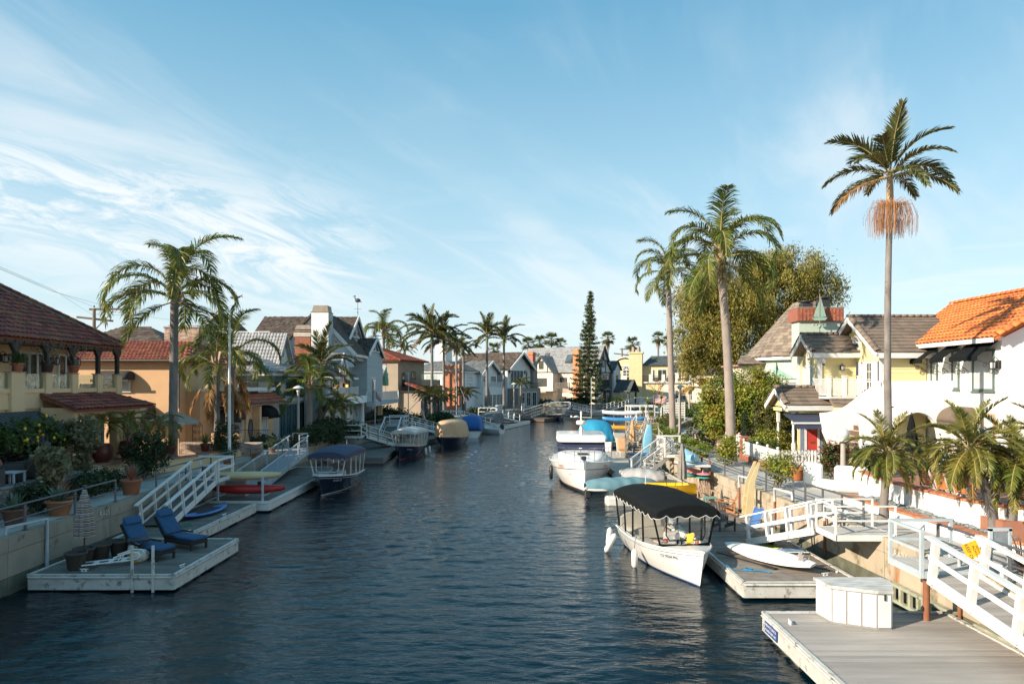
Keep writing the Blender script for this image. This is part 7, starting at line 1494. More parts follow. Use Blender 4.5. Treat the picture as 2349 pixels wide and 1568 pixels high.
cedar=M('weathered_cedar',(.34,.19,.10),.7,(.46,.36,.27),7,rv=.15,stretch=(4,4,.8)); greyp=M('grey_brown_plastic',(.105,.085,.08),.5,(.085,.07,.065),4)
adirondack('weathered cedar adirondack chair facing the camera by the yellow dinghy',(8.95,31.3,.52),R(8),cedar); adirondack('orange brown adirondack chair turned sideways beside the teal table',(9.05,28.8,.52),R(-105),M('orange_cedar',(.36,.14,.05),.6,(.42,.22,.11),6,rv=.15))
adirondack('grey plastic adirondack chair nearest the white launch',(7.95,25.7,.52),R(10),greyp)
r=thing('side_table','small teal slatted side table between the adirondack chairs','table',(8.75,30.2,.52)); tt=M('faded_teal_wood',(.17,.33,.27),.75)
for k in range(5): MB().cbox((0,-.24+k*.12,.46),(.55,.10,.025)).build('slat',tt,r)
for x in (-.22,.22):
 for y in (-.2,.2): MB().cbox((x,y,.22),(.06,.06,.44)).build('leg',tt,r)
def folding(label,loc,rz,fab):
 r=thing('beach_chair',label,'chair',loc,rz); b=MB()
 for s in (-1,1): b.tube([(s*.27,.35,.95),(s*.27,.05,.30),(s*.27,-.35,.02)],.014,6); b.tube([(s*.27,-.30,.42),(s*.27,.0,.33),(s*.27,.32,.02)],.014,6); b.tube([(s*.27,-.3,.55),(s*.27,.2,.58)],.02,6)
 b.tube([(-.27,.35,.95),(.27,.35,.95)],.014,6); b.build('frame',galv,r); b=MB(); b.shell(lambda u,v:(-.25+.5*u,.06+.28*v,.32+.62*v-.03*sin(pi*u)),4,4,.01); b.shell(lambda u,v:(-.25+.5*u,-.3+.35*v,.40-.06*v-.04*sin(pi*u)*sin(pi*v)),4,4,.01); b.build('sling',fab,r)
folding('blue folding beach chair behind the wheeled gangway',(8.75,24.9,.52),R(-70),M('blue_sling',(.05,.15,.40),.8))
def folded(label,loc,rz,fab):
 r=thing('folded_chair',label,'chair',loc,rz); b=MB()
 for y in (-.26,.26): b.tube([(-.48,y,.05),(.48,y,.07)],.016,6)
 for x in (-.46,.05,.46): b.tube([(x,-.26,.06),(x,.26,.06)],.014,6)
 b.build('frame',white,r); b=MB(); b.shell(lambda u,v:(-.4+.8*u,-.24+.48*v,.085+.02*sin(u*8)*sin(v*5)),8,5,.01); b.build('sling',fab,r)
folded('folded lime green beach chair lying beside the surfboards',(8.45,22.75,.52),R(-12),M('lime_sling',(.38,.62,.06),.8)); folded('folded pale blue beach chair lying beside the surfboards',(9.1,22.25,.52),R(-8),M('pale_blue_sling',(.17,.32,.52),.8))
r=thing('leaning_ladder','cream timber ladder with shelves leaning on the right seawall','ladder',(9.35,27.4,.5)); cr=M('cream_paint',(.62,.50,.28),.6,(.56,.45,.25),3)
for s in (0,.42):
 b=MB(); b.prism([(0,s,0),(.28,s,0),(.42,s+.0,1.6),(.62,s,2.35),(.52,s,2.35),(.16,s,1.5)],(0,.05,0)); b.build('side_board',cr,r)
for z in (.25,.6,.95): MB().cbox((.16+z*.1,.235,z),(.26,.37,.03)).build('shelf',cr,r)
def umbrella_closed(label,loc,h,mat,polem,r0=.20,base=False,z0=.95):
 r=thing('closed_umbrella',label,'umbrella',loc); MB().tube([(0,0,0),(0,0,h)],.022,8).build('pole',polem,r); b=MB(); n=32
 def fn(u,v):
  a=2*pi*u; z=h-.02-(h-z0)*v; rr=(.05+(r0-.04)*min(1,v*1.5)**.8)*(1+.22*sin(a*8)*min(1,v*3)*(.6+.4*v)); 
  if .42<v<.5: rr*=.80
  return V((rr*cos(a),rr*sin(a),z))
 b.grid(fn,48,22); b.build('canopy',mat,r); MB().lathe([(.0,.12),(.035,.08),(.03,.0)],(0,0,h),10).build('finial',polem,r); return r
def striped(name,cols,freq=9.0):
 m=bpy.data.materials.new(name); m.use_nodes=True; nt=m.node_tree; N=nt.nodes; L=nt.links; g=N.new('ShaderNodeNewGeometry'); sp=N.new('ShaderNodeSeparateXYZ'); L.new(g.outputs['Position'],sp.inputs[0]); mu=N.new('ShaderNodeMath'); mu.operation='MULTIPLY'; mu.inputs[1].default_value=freq; L.new(sp.outputs[2],mu.inputs[0]); fr=N.new('ShaderNodeMath'); fr.operation='FRACT'; L.new(mu.outputs[0],fr.inputs[0]); cr_=N.new('ShaderNodeValToRGB'); cr_.color_ramp.interpolation='CONSTANT'; e=cr_.color_ramp.elements
 e[0].color=(*cols[0],1); e[1].position=1/len(cols); e[1].color=(*cols[1],1)
 for k in range(2,len(cols)): x=e.new(k/len(cols)); x.color=(*cols[k],1)
 L.new(fr.outputs[0],cr_.inputs[0]); b=N['Principled BSDF']; L.new(cr_.outputs[0],b.inputs['Base Color']); b.inputs['Roughness'].default_value=.9; return m
umbrella_closed('closed parasol with fine multicolour stripes beside the left seawall',(-12.9,20.6,.48),2.35,striped('multi_stripe',[(.5,.48,.42),(.02,.03,.07),(.12,.25,.32),(.5,.48,.42),(.30,.06,.04),(.05,.08,.14),(.45,.30,.10),(.02,.03,.07)],7.3),darkm,.24,z0=.95)
umbrella_closed('closed grey striped parasol in front of the right board rack',(8.2,32.9,.5),2.65,M('grey_brown_canvas',(.20,.18,.155),.85,(.27,.25,.22),9),darkm,.19)
umbrella_closed('closed tan parasol above the sun lounger',(9.6,54.4,.5),2.7,M('tan_canvas',(.55,.36,.19),.85),cedar,.22)
def lounger(label,loc,rz):
 r=thing('sun_lounger',label,'sun lounger',loc,rz); wick=M('dark_wicker',(.018,.015,.014),.8,(.03,.026,.024),40,bump=.4,bscale=90); cu=M('navy_blue_cushion',(.022,.085,.185),.85,(.018,.07,.155),6,bump=.1,bscale=60)
 b=MB(); b.cbox((.35,0,.25),(1.35,.66,.14),0,0,.02); b.build('base',wick,r)
 for x in (-.28,.98):
  for y in (-.29,.29): MB().cbox((x,y,.14),(.07,.07,.28)).build('leg',wick,r)
 MB().beam((-.30,0,.33),(-.82,0,.98),.66,.06,up=V((1,0,.8))).build('back_frame',wick,r)
 for s in (-1,1): MB().cbox((-.05,s*.36,.44),(.62,.07,.05),0,0,.015).build('arm',wick,r)
 b=MB(); loft(b,[(-.28,0,.26,.38,.33),(-.24,0,.31,.42,.32),(1.0,0,.31,.43,.32),(1.05,0,.27,.40,.33)],14,0,5); b.build('seat_cushion',cu,r)
 b=MB(); loft(b,[(0,0,.26,.05,-.05),(.05,0,.31,.06,-.06),(.78,0,.31,.06,-.06),(.84,0,.26,.04,-.05)],14,0,5); c=MB(); T=basis((-.26,0,.42),V((-.60,0,.76)).normalized(),(0,1,0),V((.78,0,.62)).normalized()); c._join(b,T)
 c2=MB(); loft(c2,[(.66,0,.25,.12,.04),(.70,0,.29,.13,.04),(.90,0,.29,.12,.02),(.94,0,.24,.09,.02)],14,0,4); c._join(c2,T); c.build('back_cushion',cu,r); return r
l1=lounger('nearer navy cushioned wicker lounger on the near left dock',(-11.75,21.9,.48),R(-28)); l2=dup(l1,(-11.35,23.25,.48),R(-26),'farther navy cushioned wicker lounger beside the gangway foot')
r=thing('boarding_ladder','white aluminium boarding ladder lying on the near left dock','ladder',(-12.35,20.6,.52),R(14)); b=MB()
for y in (-.2,.2): b.tube([(-.85,y,.06),(.75,y,.16),(.98,y,.20),(1.08,y,.28),(1.02,y,.38),(.80,y,.40),(.35,y,.26)],.024,7)
b.build('rail',white,r)
for x in (-.6,-.2,.2,.55): MB().cbox((x,0,.09+x*.06),(.13,.38,.025),0,0,.006).build('step',white,r)
for y in (-.2,.2): MB().tube([(.45,y,.12),(.55,y,.30)],.02,6).build('strut',white,r)
for x,y in ((-10.95,19.68),(-10.35,19.68)): solo('dock_post',MB().cbox((0,0,.55),(.07,.06,1.35),0,0,.008),wpaint,'flaking white dock post, %s of the pair'%('left' if x<-10.6 else 'right'),'post',(x,y,.12),0,'posts on the near left dock')
def pot_mb(r=.25,h=.42,rim=.05): return MB().lathe([(r*.62,0),(r*.72,.04),(r*.92,h-.09),(r*.94,h-.085),(r*1.02,h-.08),(r*1.04,h),(r*.93,h),(r*.88,h-.08),(0,h-.1)],(0,0,0),20)
dpot=M('dark_plastic_pot',(.05,.038,.032),.7,(.07,.055,.045),5)
for k,(x,y,l) in enumerate(((-13.0,20.35,'nearest empty dark plastic pot on the near left dock'),(-13.1,20.9,'second empty dark pot behind the nearest'),(-12.9,21.4,'third empty dark pot behind the parasol pole'),(-12.6,21.9,'farthest empty dark pot beside the mooring buoy'))): 
 r=thing('plant_pot',l,'pot',(x,y,.48),0,'empty pots on the left dock'); pot_mb(.30,.52).build('body',dpot,r)
for p,l,t in (((-12.0,21.7,.70),'upright white and yellow mooring buoy behind the boarding ladder',0),((-11.55,21.2,.66),'toppled yellow and white mooring buoy beside the lounger',R(70))):
 r=thing('mooring_buoy',l,'buoy',p,0,rot=MX.Rotation(t,4,'Y')); MB().lathe([(.02,-.22),(.17,-.2),(.205,-.15),(.20,-.04)],(0,0,0),16).build('lower_band',M('buoy_yellow',(.70,.42,.03),.5),r); MB().lathe([(.20,-.04),(.19,.12),(.15,.20),(.05,.22)],(0,0,0),16).build('upper_band',M('buoy_white',(.55,.52,.44),.6),r); MB().tube([(-.05,0,.22),(-.05,0,.29),(.05,0,.29),(.05,0,.22)],.012,5).build('handle',galv,r)
b=MB()
for s in (-1,1): b.tube([(-.3,s*.22,.02),(.3,s*.22,.62)],.016,6); b.tube([(.3,s*.22,.02),(-.3,s*.22,.62)],.016,6)
b.cbox((0,0,.62),(.6,.5,.03)); solo('folding_stool',b,darkm,'dark folding stool beside the buoys on the left dock','stool',(-11.8,21.55,.48),.5)
hose=M('green_hose',(.02,.20,.16),.5)
solo('garden_hose',MB().tube([(.9*cos(t*.33)*(.55 if t>20 else 1)*.42+(.55 if t>20 else 0),.55*sin(t*.33)*.5+(.5 if t>20 else 0),.02) for t in range(40)],.018,6),hose,'green garden hose coiled on the narrow left dock','hose',(-13.0,26.0,.48),.4)
solo('mooring_rope',MB().tube([(.0,0,.02),(.12,.1,.03),(-.05,.14,.05),(-.1,-.02,.04),(.15,-.06,.03),(.32,.04,.03),(.5,.02,.02),(.62,-.08,.02)],.022,6),M('blue_rope',(.02,.22,.42),.8),'bright blue rope heaped on the weathered dock edge','rope',(6.95,20.1,.5),-.3)
solo('mooring_line',MB().tube([(5.95,20.7,1.0),(6.2,20.5,.75),(6.5,20.2,.53),(6.9,20.0,.52)],.012,5),M('blue_rope',(.02,.22,.42),.8),'blue line tying the white launch to the dock','rope')
solo('paddle',MB().tube([(-1.0,0,.04),(.8,0,.04)],.018,6).cbox((1.05,0,.04),(.5,.17,.02),0,0,.008),black,'black paddle lying beside the large surfboard','paddle',(7.15,21.3,.5),R(-60))
solo('paddle',MB().tube([(-.9,0,.04),(.7,0,.04)],.016,6).lathe([(.03,-.03),(.035,.03)],(.7,0,.04),8,1),[black,white],'black paddle with a white grip behind the surfboard tail','paddle',(9.0,20.4,.5),R(-50))
r=thing('storage_box','white dock storage box with blue lid behind the pale grey dinghy','storage box',(8.55,45.6,.5)); MB().cbox((0,0,.40),(1.4,.75,.78),0,0,.02).build('body',M('white_box',(.66,.66,.66),.6),r); MB().cbox((0,0,.83),(1.5,.85,.10),0,0,.03).build('lid',M('blue_lid',(.05,.17,.34),.6),r)
for z in (.25,.55): MB().cbox((0,-.385,z),(1.3,.02,.26),0,0,.008).build('panel',M('white_box',(.66,.66,.66),.6),r)
r=thing('storage_box','grey white dock locker with sloping lid behind the cream kayak','storage box',(-13.5,33.6,.5)); MB().cbox((0,0,.38),(1.0,.6,.76),0,0,.03).build('body',M('locker_grey',(.40,.42,.43),.5),r); MB().cbox((.05,-.03,.80),(1.12,.70,.10),0,0,.03).build('lid',M('locker_lid',(.50,.53,.55),.5),r)
r=thing('storage_box','pale dock box beside the tan covered boat','storage box',(-8.4,64.6,.45)); MB().cbox((0,0,.5),(.9,.9,1.0),0,0,.03).build('body',M('locker_grey',(.40,.42,.43),.5),r); MB().cbox((0,0,1.04),(1.0,1.0,.1),0,0,.03).build('lid',white,r)
r=thing('sun_lounger','tan sling sun lounger on the pale right dock','sun lounger',(8.55,52.6,.5),R(-88)); b=MB(); tf_=M('tan_sling',(.55,.33,.18),.85,(.48,.29,.16),5)
b.shell(lambda u,v:(-.2+1.3*u,-.4+.8*v,.36),4,4,.02); b.shell(lambda u,v:(-.2-.45*u,-.4+.8*v,.36+.95*u),4,4,.02); b.build('sling',tf_,r); b=MB()
for y in (-.42,.42): b.tube([(1.1,y,.35),(-.2,y,.35),(-.66,y,1.32)],.022,6); b.tube([(1.0,y,.35),(1.05,y,0)],.02,6); b.tube([(-.2,y,.35),(-.25,y,0)],.02,6)
b.build('frame',white,r)
# white timber stair down to the right dock
def dock_stair(label,top,bot,w,mat,tread,n=8):
 r=thing('dock_stair',label,'stairs',bot); t=V(top)-V(bot); d=V((t.x,t.y,0)).normalized(); s=V((-d.y,d.x,0)); 
 for k in range(n): p=t*((k+.5)/n); MB().beam(p-s*w/2,p+s*w/2,.26,.04).build('tread',tread,r)
 for e in (-1,1):
  o=s*(e*w/2); MB().beam(o,o+t,.05,.26).build('stringer',mat,r); MB().beam(o+ZU*.9-d*.1,o+t+ZU*.9,.06,.09).build('handrail',mat,r); MB().beam(o+ZU*.45,o+t+ZU*.45,.04,.08).build('mid_rail',mat,r)
  for k in (0,.34,.67,1.0): MB().beam(o+t*k,o+t*k+ZU*.95,.09,.09).build('post',mat,r)
 return r
dock_stair('white timber stair behind the grey parasol on the right bank',(9.6,42.6,1.68),(7.6,41.2,.5),1.1,white,M('bleached_board',(.50,.45,.38),.8),7)
landing('white timber landing at the head of the right bank stair',9.3,10.7,41.6,43.6,1.68,white,M('bleached_board',(.50,.45,.38),.8),1.0,'wn',.10)
old=M('weathered_grey_timber',(.33,.29,.23),.8,(.27,.23,.18),4,rv=.15)
dock_stair('old grey timber stair above the right dock',(10.5,57.0,1.7),(9.0,50.5,.5),1.2,old,old,9)
landing('old grey timber landing at the bend of the right bank',10.0,12.2,57.0,60.0,1.72,old,old,1.0,'wns',.08)
dock_stair('tall white timber gantry stair beyond the tan parasol',(12.6,66.0,2.2),(10.6,60.5,.6),1.1,white,old,8)
landing('white railed balcony platform with an orange top rail by the flag',13.2,16.6,76,79.5,2.2,white,old,1.3,'wsn',.12)
rack('white board rack stacked with kayaks beyond the tan parasol',(11.6,69,.5),R(-12),[((-1.3,0,.9),(1.3,0,.9)),((-1.3,0,1.7),(1.3,0,1.7)),((-1.3,0,2.4),(1.3,0,2.4))],[((-1.3,0),2.8),((1.3,0),2.8),((.9,.9),2.5)],white)
for z,c,l in ((1.15,(.75,.33,.02),'orange kayak low on the far white rack'),(1.95,(.05,.25,.55),'blue kayak in the middle of the far white rack'),(2.6,(.75,.74,.72),'white kayak on top of the far white rack')):
 r=thing('kayak',l,'kayak',(11.2,68.7,z+.45),R(-8)); kayak_mb(4.2,.8,.42).build('hull',M('kayak_%d'%int(z*100),c,.4),r)
solo('paddle_board',MB()._join(board_mb(2.6,.7,.14),basis((0,0,0),(0.1,0,1),(1,0,0),(0,1,0))),M('sky_blue_board',(.20,.48,.66),.4),'sky blue paddle board standing upright by the old stair','paddle board',(9.9,49.8,1.75))
# wall furniture: pipes, dock guides, pilings
pv=M('pvc_grey',(.55,.56,.57),.4,stain=((.35,.20,.12),4,.68)); rp_=M('rust_pipe',(.28,.11,.05),.8,(.20,.08,.04),5)
for y,l in ((26.3,'white service pipe stepping over the seawall beside the leaning ladder'),(29.9,'white service pipe on the seawall behind the adirondack chairs'),(22.6,'white service pipe behind the wheeled gangway'),(16.2,'white service pipe on the seawall beside the grey landing')):
 d=yr(y); a=offs(RB,d,-1,-.07,.4); c=offs(RB,d,-1,-.07,1.98); e=offs(RB,d-1.2,-1,.05,1.98) if y!=29.9 else offs(RB,d-1.0,-1,.05,1.98); r=thing('service_pipe',l,'pipe',a); inv=WM[r.name].inverted(); MB().tube([inv@c-ZU*.5,inv@c,inv@e,inv@e-ZU*.25],.05,8).build('upper_pipe',pv,r); MB().tube([inv@a,inv@c-ZU*.5],.042,8).build('lower_pipe',rp_,r)
d=yl(21.0); a=offs(LB,d,1,-.07,.1); c=offs(LB,d,1,-.07,1.85); e=offs(LB,d-1.3,1,.25,1.85); r=thing('service_pipe','grey service pipe stepping over the left seawall beside the pots','pipe',a); inv=WM[r.name].inverted(); MB().tube([inv@a,inv@c,inv@e,inv@e-ZU*.3],.055,8).build('pipe',gpaint,r)
solo('piling',MB().tube([(0,0,-1),(0,0,1.62)],.075,10),rp_,'rusty steel pile under the grey landing corner','piling',(9.62,15.85,0))
gd=M('mouldy_timber',(.42,.42,.33),.8,(.25,.26,.17),4,bump=.3)
for k,y in enumerate((18.2,16.9,14.9,12.9,11.0)):
 d=yr(y); r=thing('dock_guide',('farthest','second','third','fourth','nearest')[k]+' mouldy timber bumper along the base of the right seawall','dock guide',offs(RB,d,-1,-.14,.28),math.atan2(RB.dir(d).y,RB.dir(d).x),'bumpers along the right seawall'); b=MB(); b.cbox((0,0,.24),(1.25,.18,.08)); b.build('top_board',gd,r); b=MB(); b.cbox((0,0,-.2),(1.25,.12,.08)); b.build('bottom_board',gd,r); b=MB()
 for x in (-.55,-.2,.2,.55): b.cbox((x,0,.02),(.09,.10,.42))
 b.build('upright',gd,r)
# ================================================================= palms, trees, hedges, garden plants
def leafm(name,c1,c2,rv=.3,tr=.35,sc=1.2,rough=.5): return M(name,c1,rough,c2,sc,rv=rv,trans=tr,spec=.35)
lq=leafm('queen_palm_leaf',(.10,.155,.028),(.165,.165,.03),.35,.3,.8,.38); lk=leafm('king_palm_leaf',(.07,.10,.028),(.15,.135,.045),.35,.28,.9,.42); lp=leafm('date_palm_leaf',(.115,.15,.028),(.22,.18,.035),.35,.3,1.2,.38)
dry=leafm('dry_palm_leaf',(.32,.17,.06),(.22,.12,.05),.3,.25,1.5,.7); stemg=M('palm_stalk',(.34,.30,.10),.5,(.40,.27,.12),2); fanl=leafm('fan_palm_leaf',(.055,.085,.03),(.11,.115,.04),.3,.2)
ptr=M('pale_palm_trunk',(.33,.275,.235),.9,(.24,.20,.175),3,bump=.4,bscale=16,stain=((.10,.085,.075),3.4,.63),stretch=(1,1,.5)); ptr2=M('dark_palm_trunk',(.25,.225,.205),.9,(.14,.125,.115),3,bump=.4,bscale=16,stain=((.07,.065,.06),3,.6),stretch=(1,1,.5)); kshaft=M('king_crownshaft',(.36,.225,.125),.5,(.40,.31,.16),2); qboot=M('queen_leaf_base',(.45,.30,.20),.7,(.33,.22,.16),4)
def frond(key,L,n,ll,e0,bend,droop,lw,lm,pet=.16,ang=58,lift=.25,twist=0.0,sd=1,jit=.18):
 if key in CACHE: return CACHE[key]
 rs=random.Random(sd); K=14; P=[V((0,0,0))]; T=[]; ds=L/K; az=0.0
 for i in range(K):
  t=i/K; ph=R(e0-bend*(t**1.25)); az+=R(twist)/K; T.append(V((cos(ph)*cos(az),cos(ph)*sin(az),sin(ph)))); P.append(P[-1]+T[-1]*ds)
 T.append(T[-1]); b=MB(); b.tube(P,[.045*L/4*(1-.86*i/K)+.003 for i in range(K+1)],5,1)
 for k in range(n):
  t=pet+(1-pet)*(k+.5)/n; f=t*K; i=min(K-1,int(f)); p=P[i].lerp(P[i+1],f-i); tt=T[i].lerp(T[i+1],f-i).normalized(); s=tt.cross(ZU); s=s.normalized() if s.length>.05 else V((0,1,0)); up=s.cross(tt)
  l=ll*(.45+.55*min(1,(t-pet)/.22))*(1-.62*max(0,(t-.55)/.45)**1.4)
  for e in (-1,1):
   a=R(ang*(1-.45*t)+rs.uniform(-10,10)); d=(tt*cos(a)+s*e*sin(a)+up*(lift+rs.uniform(-jit,jit))).normalized(); q=p.copy(); w=lw*rs.uniform(.8,1.15); li=l*rs.uniform(.82,1.1); wd=tt*.8+up*.35*rs.uniform(-1,1); pts=[]; S=3
   for j in range(S+1):
    ww=w*(.7,1.0,.75,.05)[j]; wv=(wd-d*wd.dot(d)).normalized()*ww*.5; pts+= [q+wv,q-wv]; q=q+d*(li/S); d=(d-ZU*droop*(.55+.5*j)*rs.uniform(.75,1.25)).normalized()
   b.add(pts,[(0,1,3,2),(2,3,5,4),(4,5,7,6)],0)
 CACHE[key]=b.mesh('frond',[lm,stemg]); return CACHE[key]
def trunk(r,base,top,r0,r1,mat,bend=(0,0),rings=0,flare=1.35,name='trunk'):
 base,top=V(base),V(top); n=26; pts=[]; rr=[]
 for i in range(n+1):
  t=i/n; p=base.lerp(top,t)+V((bend[0],bend[1],0))*sin(pi*t); pts.append(p); rr.append((r0+(r1-r0)*t)*(1+(flare-1)*max(0,1-t*9)**2)*(1+.03*(i%2)))
 b=MB(); b.tube(pts,rr,14); b.build(name,mat,r); return top
def palm(label,base,top,r0,r1,spec,tm,shaft=None,bend=(0,0),dead=0,group=None,seed=1,boots=False,fruit=None,cat='palm tree',name='palm_tree',scale=1.0):
 base=V(base); r=thing(name,label,cat,base,0,group); tp=V(top)-base; trunk(r,(0,0,0),tp,r0,r1,tm,bend); rs=random.Random(seed); z=0.0
 if shaft:
  sl,sm=shaft; b=MB(); b.lathe([(r1*1.02,0),(r1*1.3,.15),(r1*1.2,sl*.6),(r1*.8,sl)],tp,12); b.build('crownshaft',sm,r); z=sl*.9
 if boots:
  b=MB()
  for k in range(12): a=k*2.4; zz=.1*k*scale; b.beam(tp+V((cos(a)*r1*.8,sin(a)*r1*.8,zz-.3)),tp+V((cos(a)*r1*2.0,sin(a)*r1*2.0,zz+.45)),.16*scale,.05)
  b.tube([tp,tp+ZU*1.3*scale],[r1,r1*.5],8); b.build('leaf_base',qboot,r)
 k=0; a=rs.random()*6.28
 for (me,cnt,sc,zz,tilt) in spec:
  for i in range(cnt):
   a+=2.39996+rs.uniform(-.25,.25); s=sc*rs.uniform(.88,1.1)*scale; T=MX.Translation(tp+V((cos(a)*r1*.6,sin(a)*r1*.6,z+zz*scale)))@MX.Rotation(a,4,'Z')@MX.Rotation(R(rs.uniform(-tilt,tilt)),4,'Y')@MX.Rotation(R(rs.uniform(-14,14)),4,'X')@MX.Diagonal((s,s,s,1)); link('frond',me,r,T)
 if fruit:
  fm,fl,zz=fruit; b=MB()
  for q in range(4):
   a0=rs.random()*6.28+q*1.6
   for m_ in range(75):
    a1=a0+rs.gauss(0,.55); o=rs.uniform(.25,1.05)*fl; b.tube([tp+V((cos(a0)*r1,sin(a0)*r1,zz)),tp+V((cos(a1)*o*.8,sin(a1)*o*.8,zz+rs.uniform(.0,.28)*fl)),tp+V((cos(a1)*o,sin(a1)*o,zz-rs.uniform(.25,.6)*fl)),tp+V((cos(a1)*o*.98,sin(a1)*o*.98,zz-rs.uniform(.7,1.35)*fl))],.006,3,cap=False)
  b.build('fruit_stalk',fm,r)
 return r
Q=lambda k,e,b,d: frond(('q',k),4.3,74,1.15,e,b,d,.058,lq,.14,62,.30,0,k)
QF=[Q(1,84,95,.55),Q(2,70,160,.7),Q(3,50,165,.75),Q(4,22,122,.75),Q(5,-14,72,.7)]; QD=frond(('qd',),3.6,66,.8,-42,44,.8,.06,dry,.2,50,.1,0,9)
K_=lambda k,e,b,d: frond(('k',k),3.4,56,.85,e,b,d,.075,lk,.10,52,.35,0,20+k)
KF=[K_(1,82,30,.12),K_(2,58,75,.25),K_(3,36,80,.45),K_(4,12,72,.8)]; KD=frond(('kd',),3.0,36,.8,-5,55,1.0,.055,dry,.12,50,.1,0,31)
P_=lambda k,e,b,d: frond(('p',k),1.75,54,.38,e,b,d,.030,lp,.14,60,.30,0,40+k)
PF=[P_(1,80,55,.12),P_(2,52,95,.18),P_(3,26,105,.22),P_(4,-2,90,.25),P_(5,-30,55,.3)]; PD=frond(('pd',),1.6,36,.32,-40,50,.4,.02,dry,.15,55,.2,0,55)
qs=lambda a=2,b=4,c=4,d=3,e=2,dd=0: [(QF[0],a,1,.9,8),(QF[1],b,1,.7,8),(QF[2],c,1,.45,8),(QF[3],d,1,.2,8),(QF[4],e,.9,0,8)]+([(QD,dd,1,-.1,6)] if dd else [])
ks=lambda a=2,b=4,c=5,d=3,dd=1: [(KF[0],a,1,.3,8),(KF[1],b,1,.2,8),(KF[2],c,1,.1,8),(KF[3],d,1,0,8)]+([(KD,dd,1,-.1,6)] if dd else [])
ps=lambda s=1: [(PF[0],int(4*s),1,.12,10),(PF[1],int(10*s),1,.08,10),(PF[2],int(13*s),1,.04,10),(PF[3],int(10*s),1,0,10),(PF[4],int(6*s),.9,-.05,8),(PD,3,1,-.1,6)]
zb=ZW-.05
palm('tall queen palm with arching green fronds beside the tan stucco house',(-17.9,36,zb),(-17.8,36,10.3),.23,.20,qs(2,5,5,4,3),ptr2,None,(0,0),0,None,5,True)
palm('shorter queen palm with brown hanging fronds left of the white flagpole',(-17.4,40.3,zb),(-17.45,40.3,6.6),.17,.16,qs(1,2,2,1,0,6),ptr2,None,(0,0),0,None,11,True,scale=.80)
palm('second dark trunked queen palm right against the white flagpole',(-17.0,41,zb),(-16.9,41,7.0),.24,.22,qs(1,3,3,2,1,2),ptr2,None,(0,0),0,None,17,True,scale=.82)
palm('yellow green queen palm beside the left lamp post',(-15.9,53,zb),(-15.75,53,5.4),.26,.20,qs(2,4,4,4,2),ptr,None,(.1,0),0,None,23,True,scale=.72)
palm('king palm with dark feathery fronds in front of the white cottage porch',(-15.9,56.3,zb),(-15.7,56.3,6.7),.17,.13,ks(2,5,5,4,1),ptr2,(.9,M('green_crownshaft',(.20,.27,.09),.5)),(0,0),0,None,29,scale=.92)
for k,(x,y,h) in enumerate(((-14.9,56.5,4.0),(-14.5,57.2,4.4))): palm('small slender palm, %s of the two before the cream clapboards'%('left' if k==0 else 'right'),(x,y,zb),(x+.3*k,y,h),.09,.07,[(PF[1],8,.95,.1,8),(PF[2],8,.95,0,8),(PF[3],5,.9,0,8)],ptr2,None,(.12,0),0,None,33+k,scale=1.05)
palm('tall king palm with pink brown crownshaft and a red fruit skirt',(16.05,29.0,zb),(16.05,29.0,13.45),.155,.115,ks(2,4,5,4,1),ptr2,(1.5,kshaft),(-.10,0),0,None,41,fruit=(M('palm_fruit_stalk',(.48,.20,.10),.8,(.36,.22,.10),6),1.0,.05),scale=.86)
palm('tall leaning queen palm with a pale trunk beside the picket fence walk',(11.95,37.2,zb),(11.35,37.2,12.6),.27,.19,qs(3,5,5,4,3),ptr,None,(.12,0),0,None,47,True,scale=.94,fruit=(M('green_fruit_stalk',(.28,.24,.09),.8),.9,-.1))
palm('farther queen palm with a string of lights up its trunk',(13.6,57.7,zb),(13.2,57.7,15.2),.27,.21,qs(2,4,4,4,2),ptr,None,(0,0),0,None,53,True,scale=.92)
palm('nearest pygmy date palm behind the white steel landing',(11.95,22.0,ZW),(12.1,22.0,3.75),.13,.12,ps(),ptr2,None,(0,0),0,None,59,scale=.78)
palm('middle pygmy date palm leaning over the patio table',(13.35,18.9,ZW+.2),(12.75,19.0,4.15),.12,.10,ps(1.1),ptr2,None,(.12,0),0,None,61,scale=.86)
palm('pygmy date palm at the right edge beside the patio',(13.6,18.7,ZW+.2),(13.95,18.8,3.75),.13,.11,ps(1.1),ptr2,None,(0,0),0,None,67,scale=.86)
palm('bushy pygmy date palm half out of the frame on the right',(15.6,19.8,2.3),(15.7,19.8,4.2),.12,.11,ps(1.1),ptr2,None,(0,0),0,None,69,scale=.82)
for k,(px,py,d,sp,sc,lb) in enumerate(((991,783,88,ks(2,7,9,7,3),1.2,'big bushy king palm in front of the taupe house'),(1018,800,90,ks(2,6,8,6,3),1.05,'king palm close right of the big bushy one'),(1047,815,97,ks(1,4,5,4,3),.8,'palm with dry hanging fronds in front of the orange brick chimney'),(1063,818,100,ks(1,4,5,4,2),.75,'slim palm right of the orange brick chimney'),(1117,786,100,ks(3,5,4,3,1),1.05,'slender king palm left of the pair before the white cottages'),(1156,794,102,ks(2,6,5,4,1),1.05,'king palm with a reddish shaft right of the pair before the white cottages'))):
 c=A(px,py,d); palm(lb,(c.x,c.y,zb),(c.x,c.y,c.z),.22,.16,sp,ptr2,(1.1,kshaft if k==5 else M('green_crownshaft',(.20,.27,.09),.5)),(0,0),0,None,71+k,scale=sc)
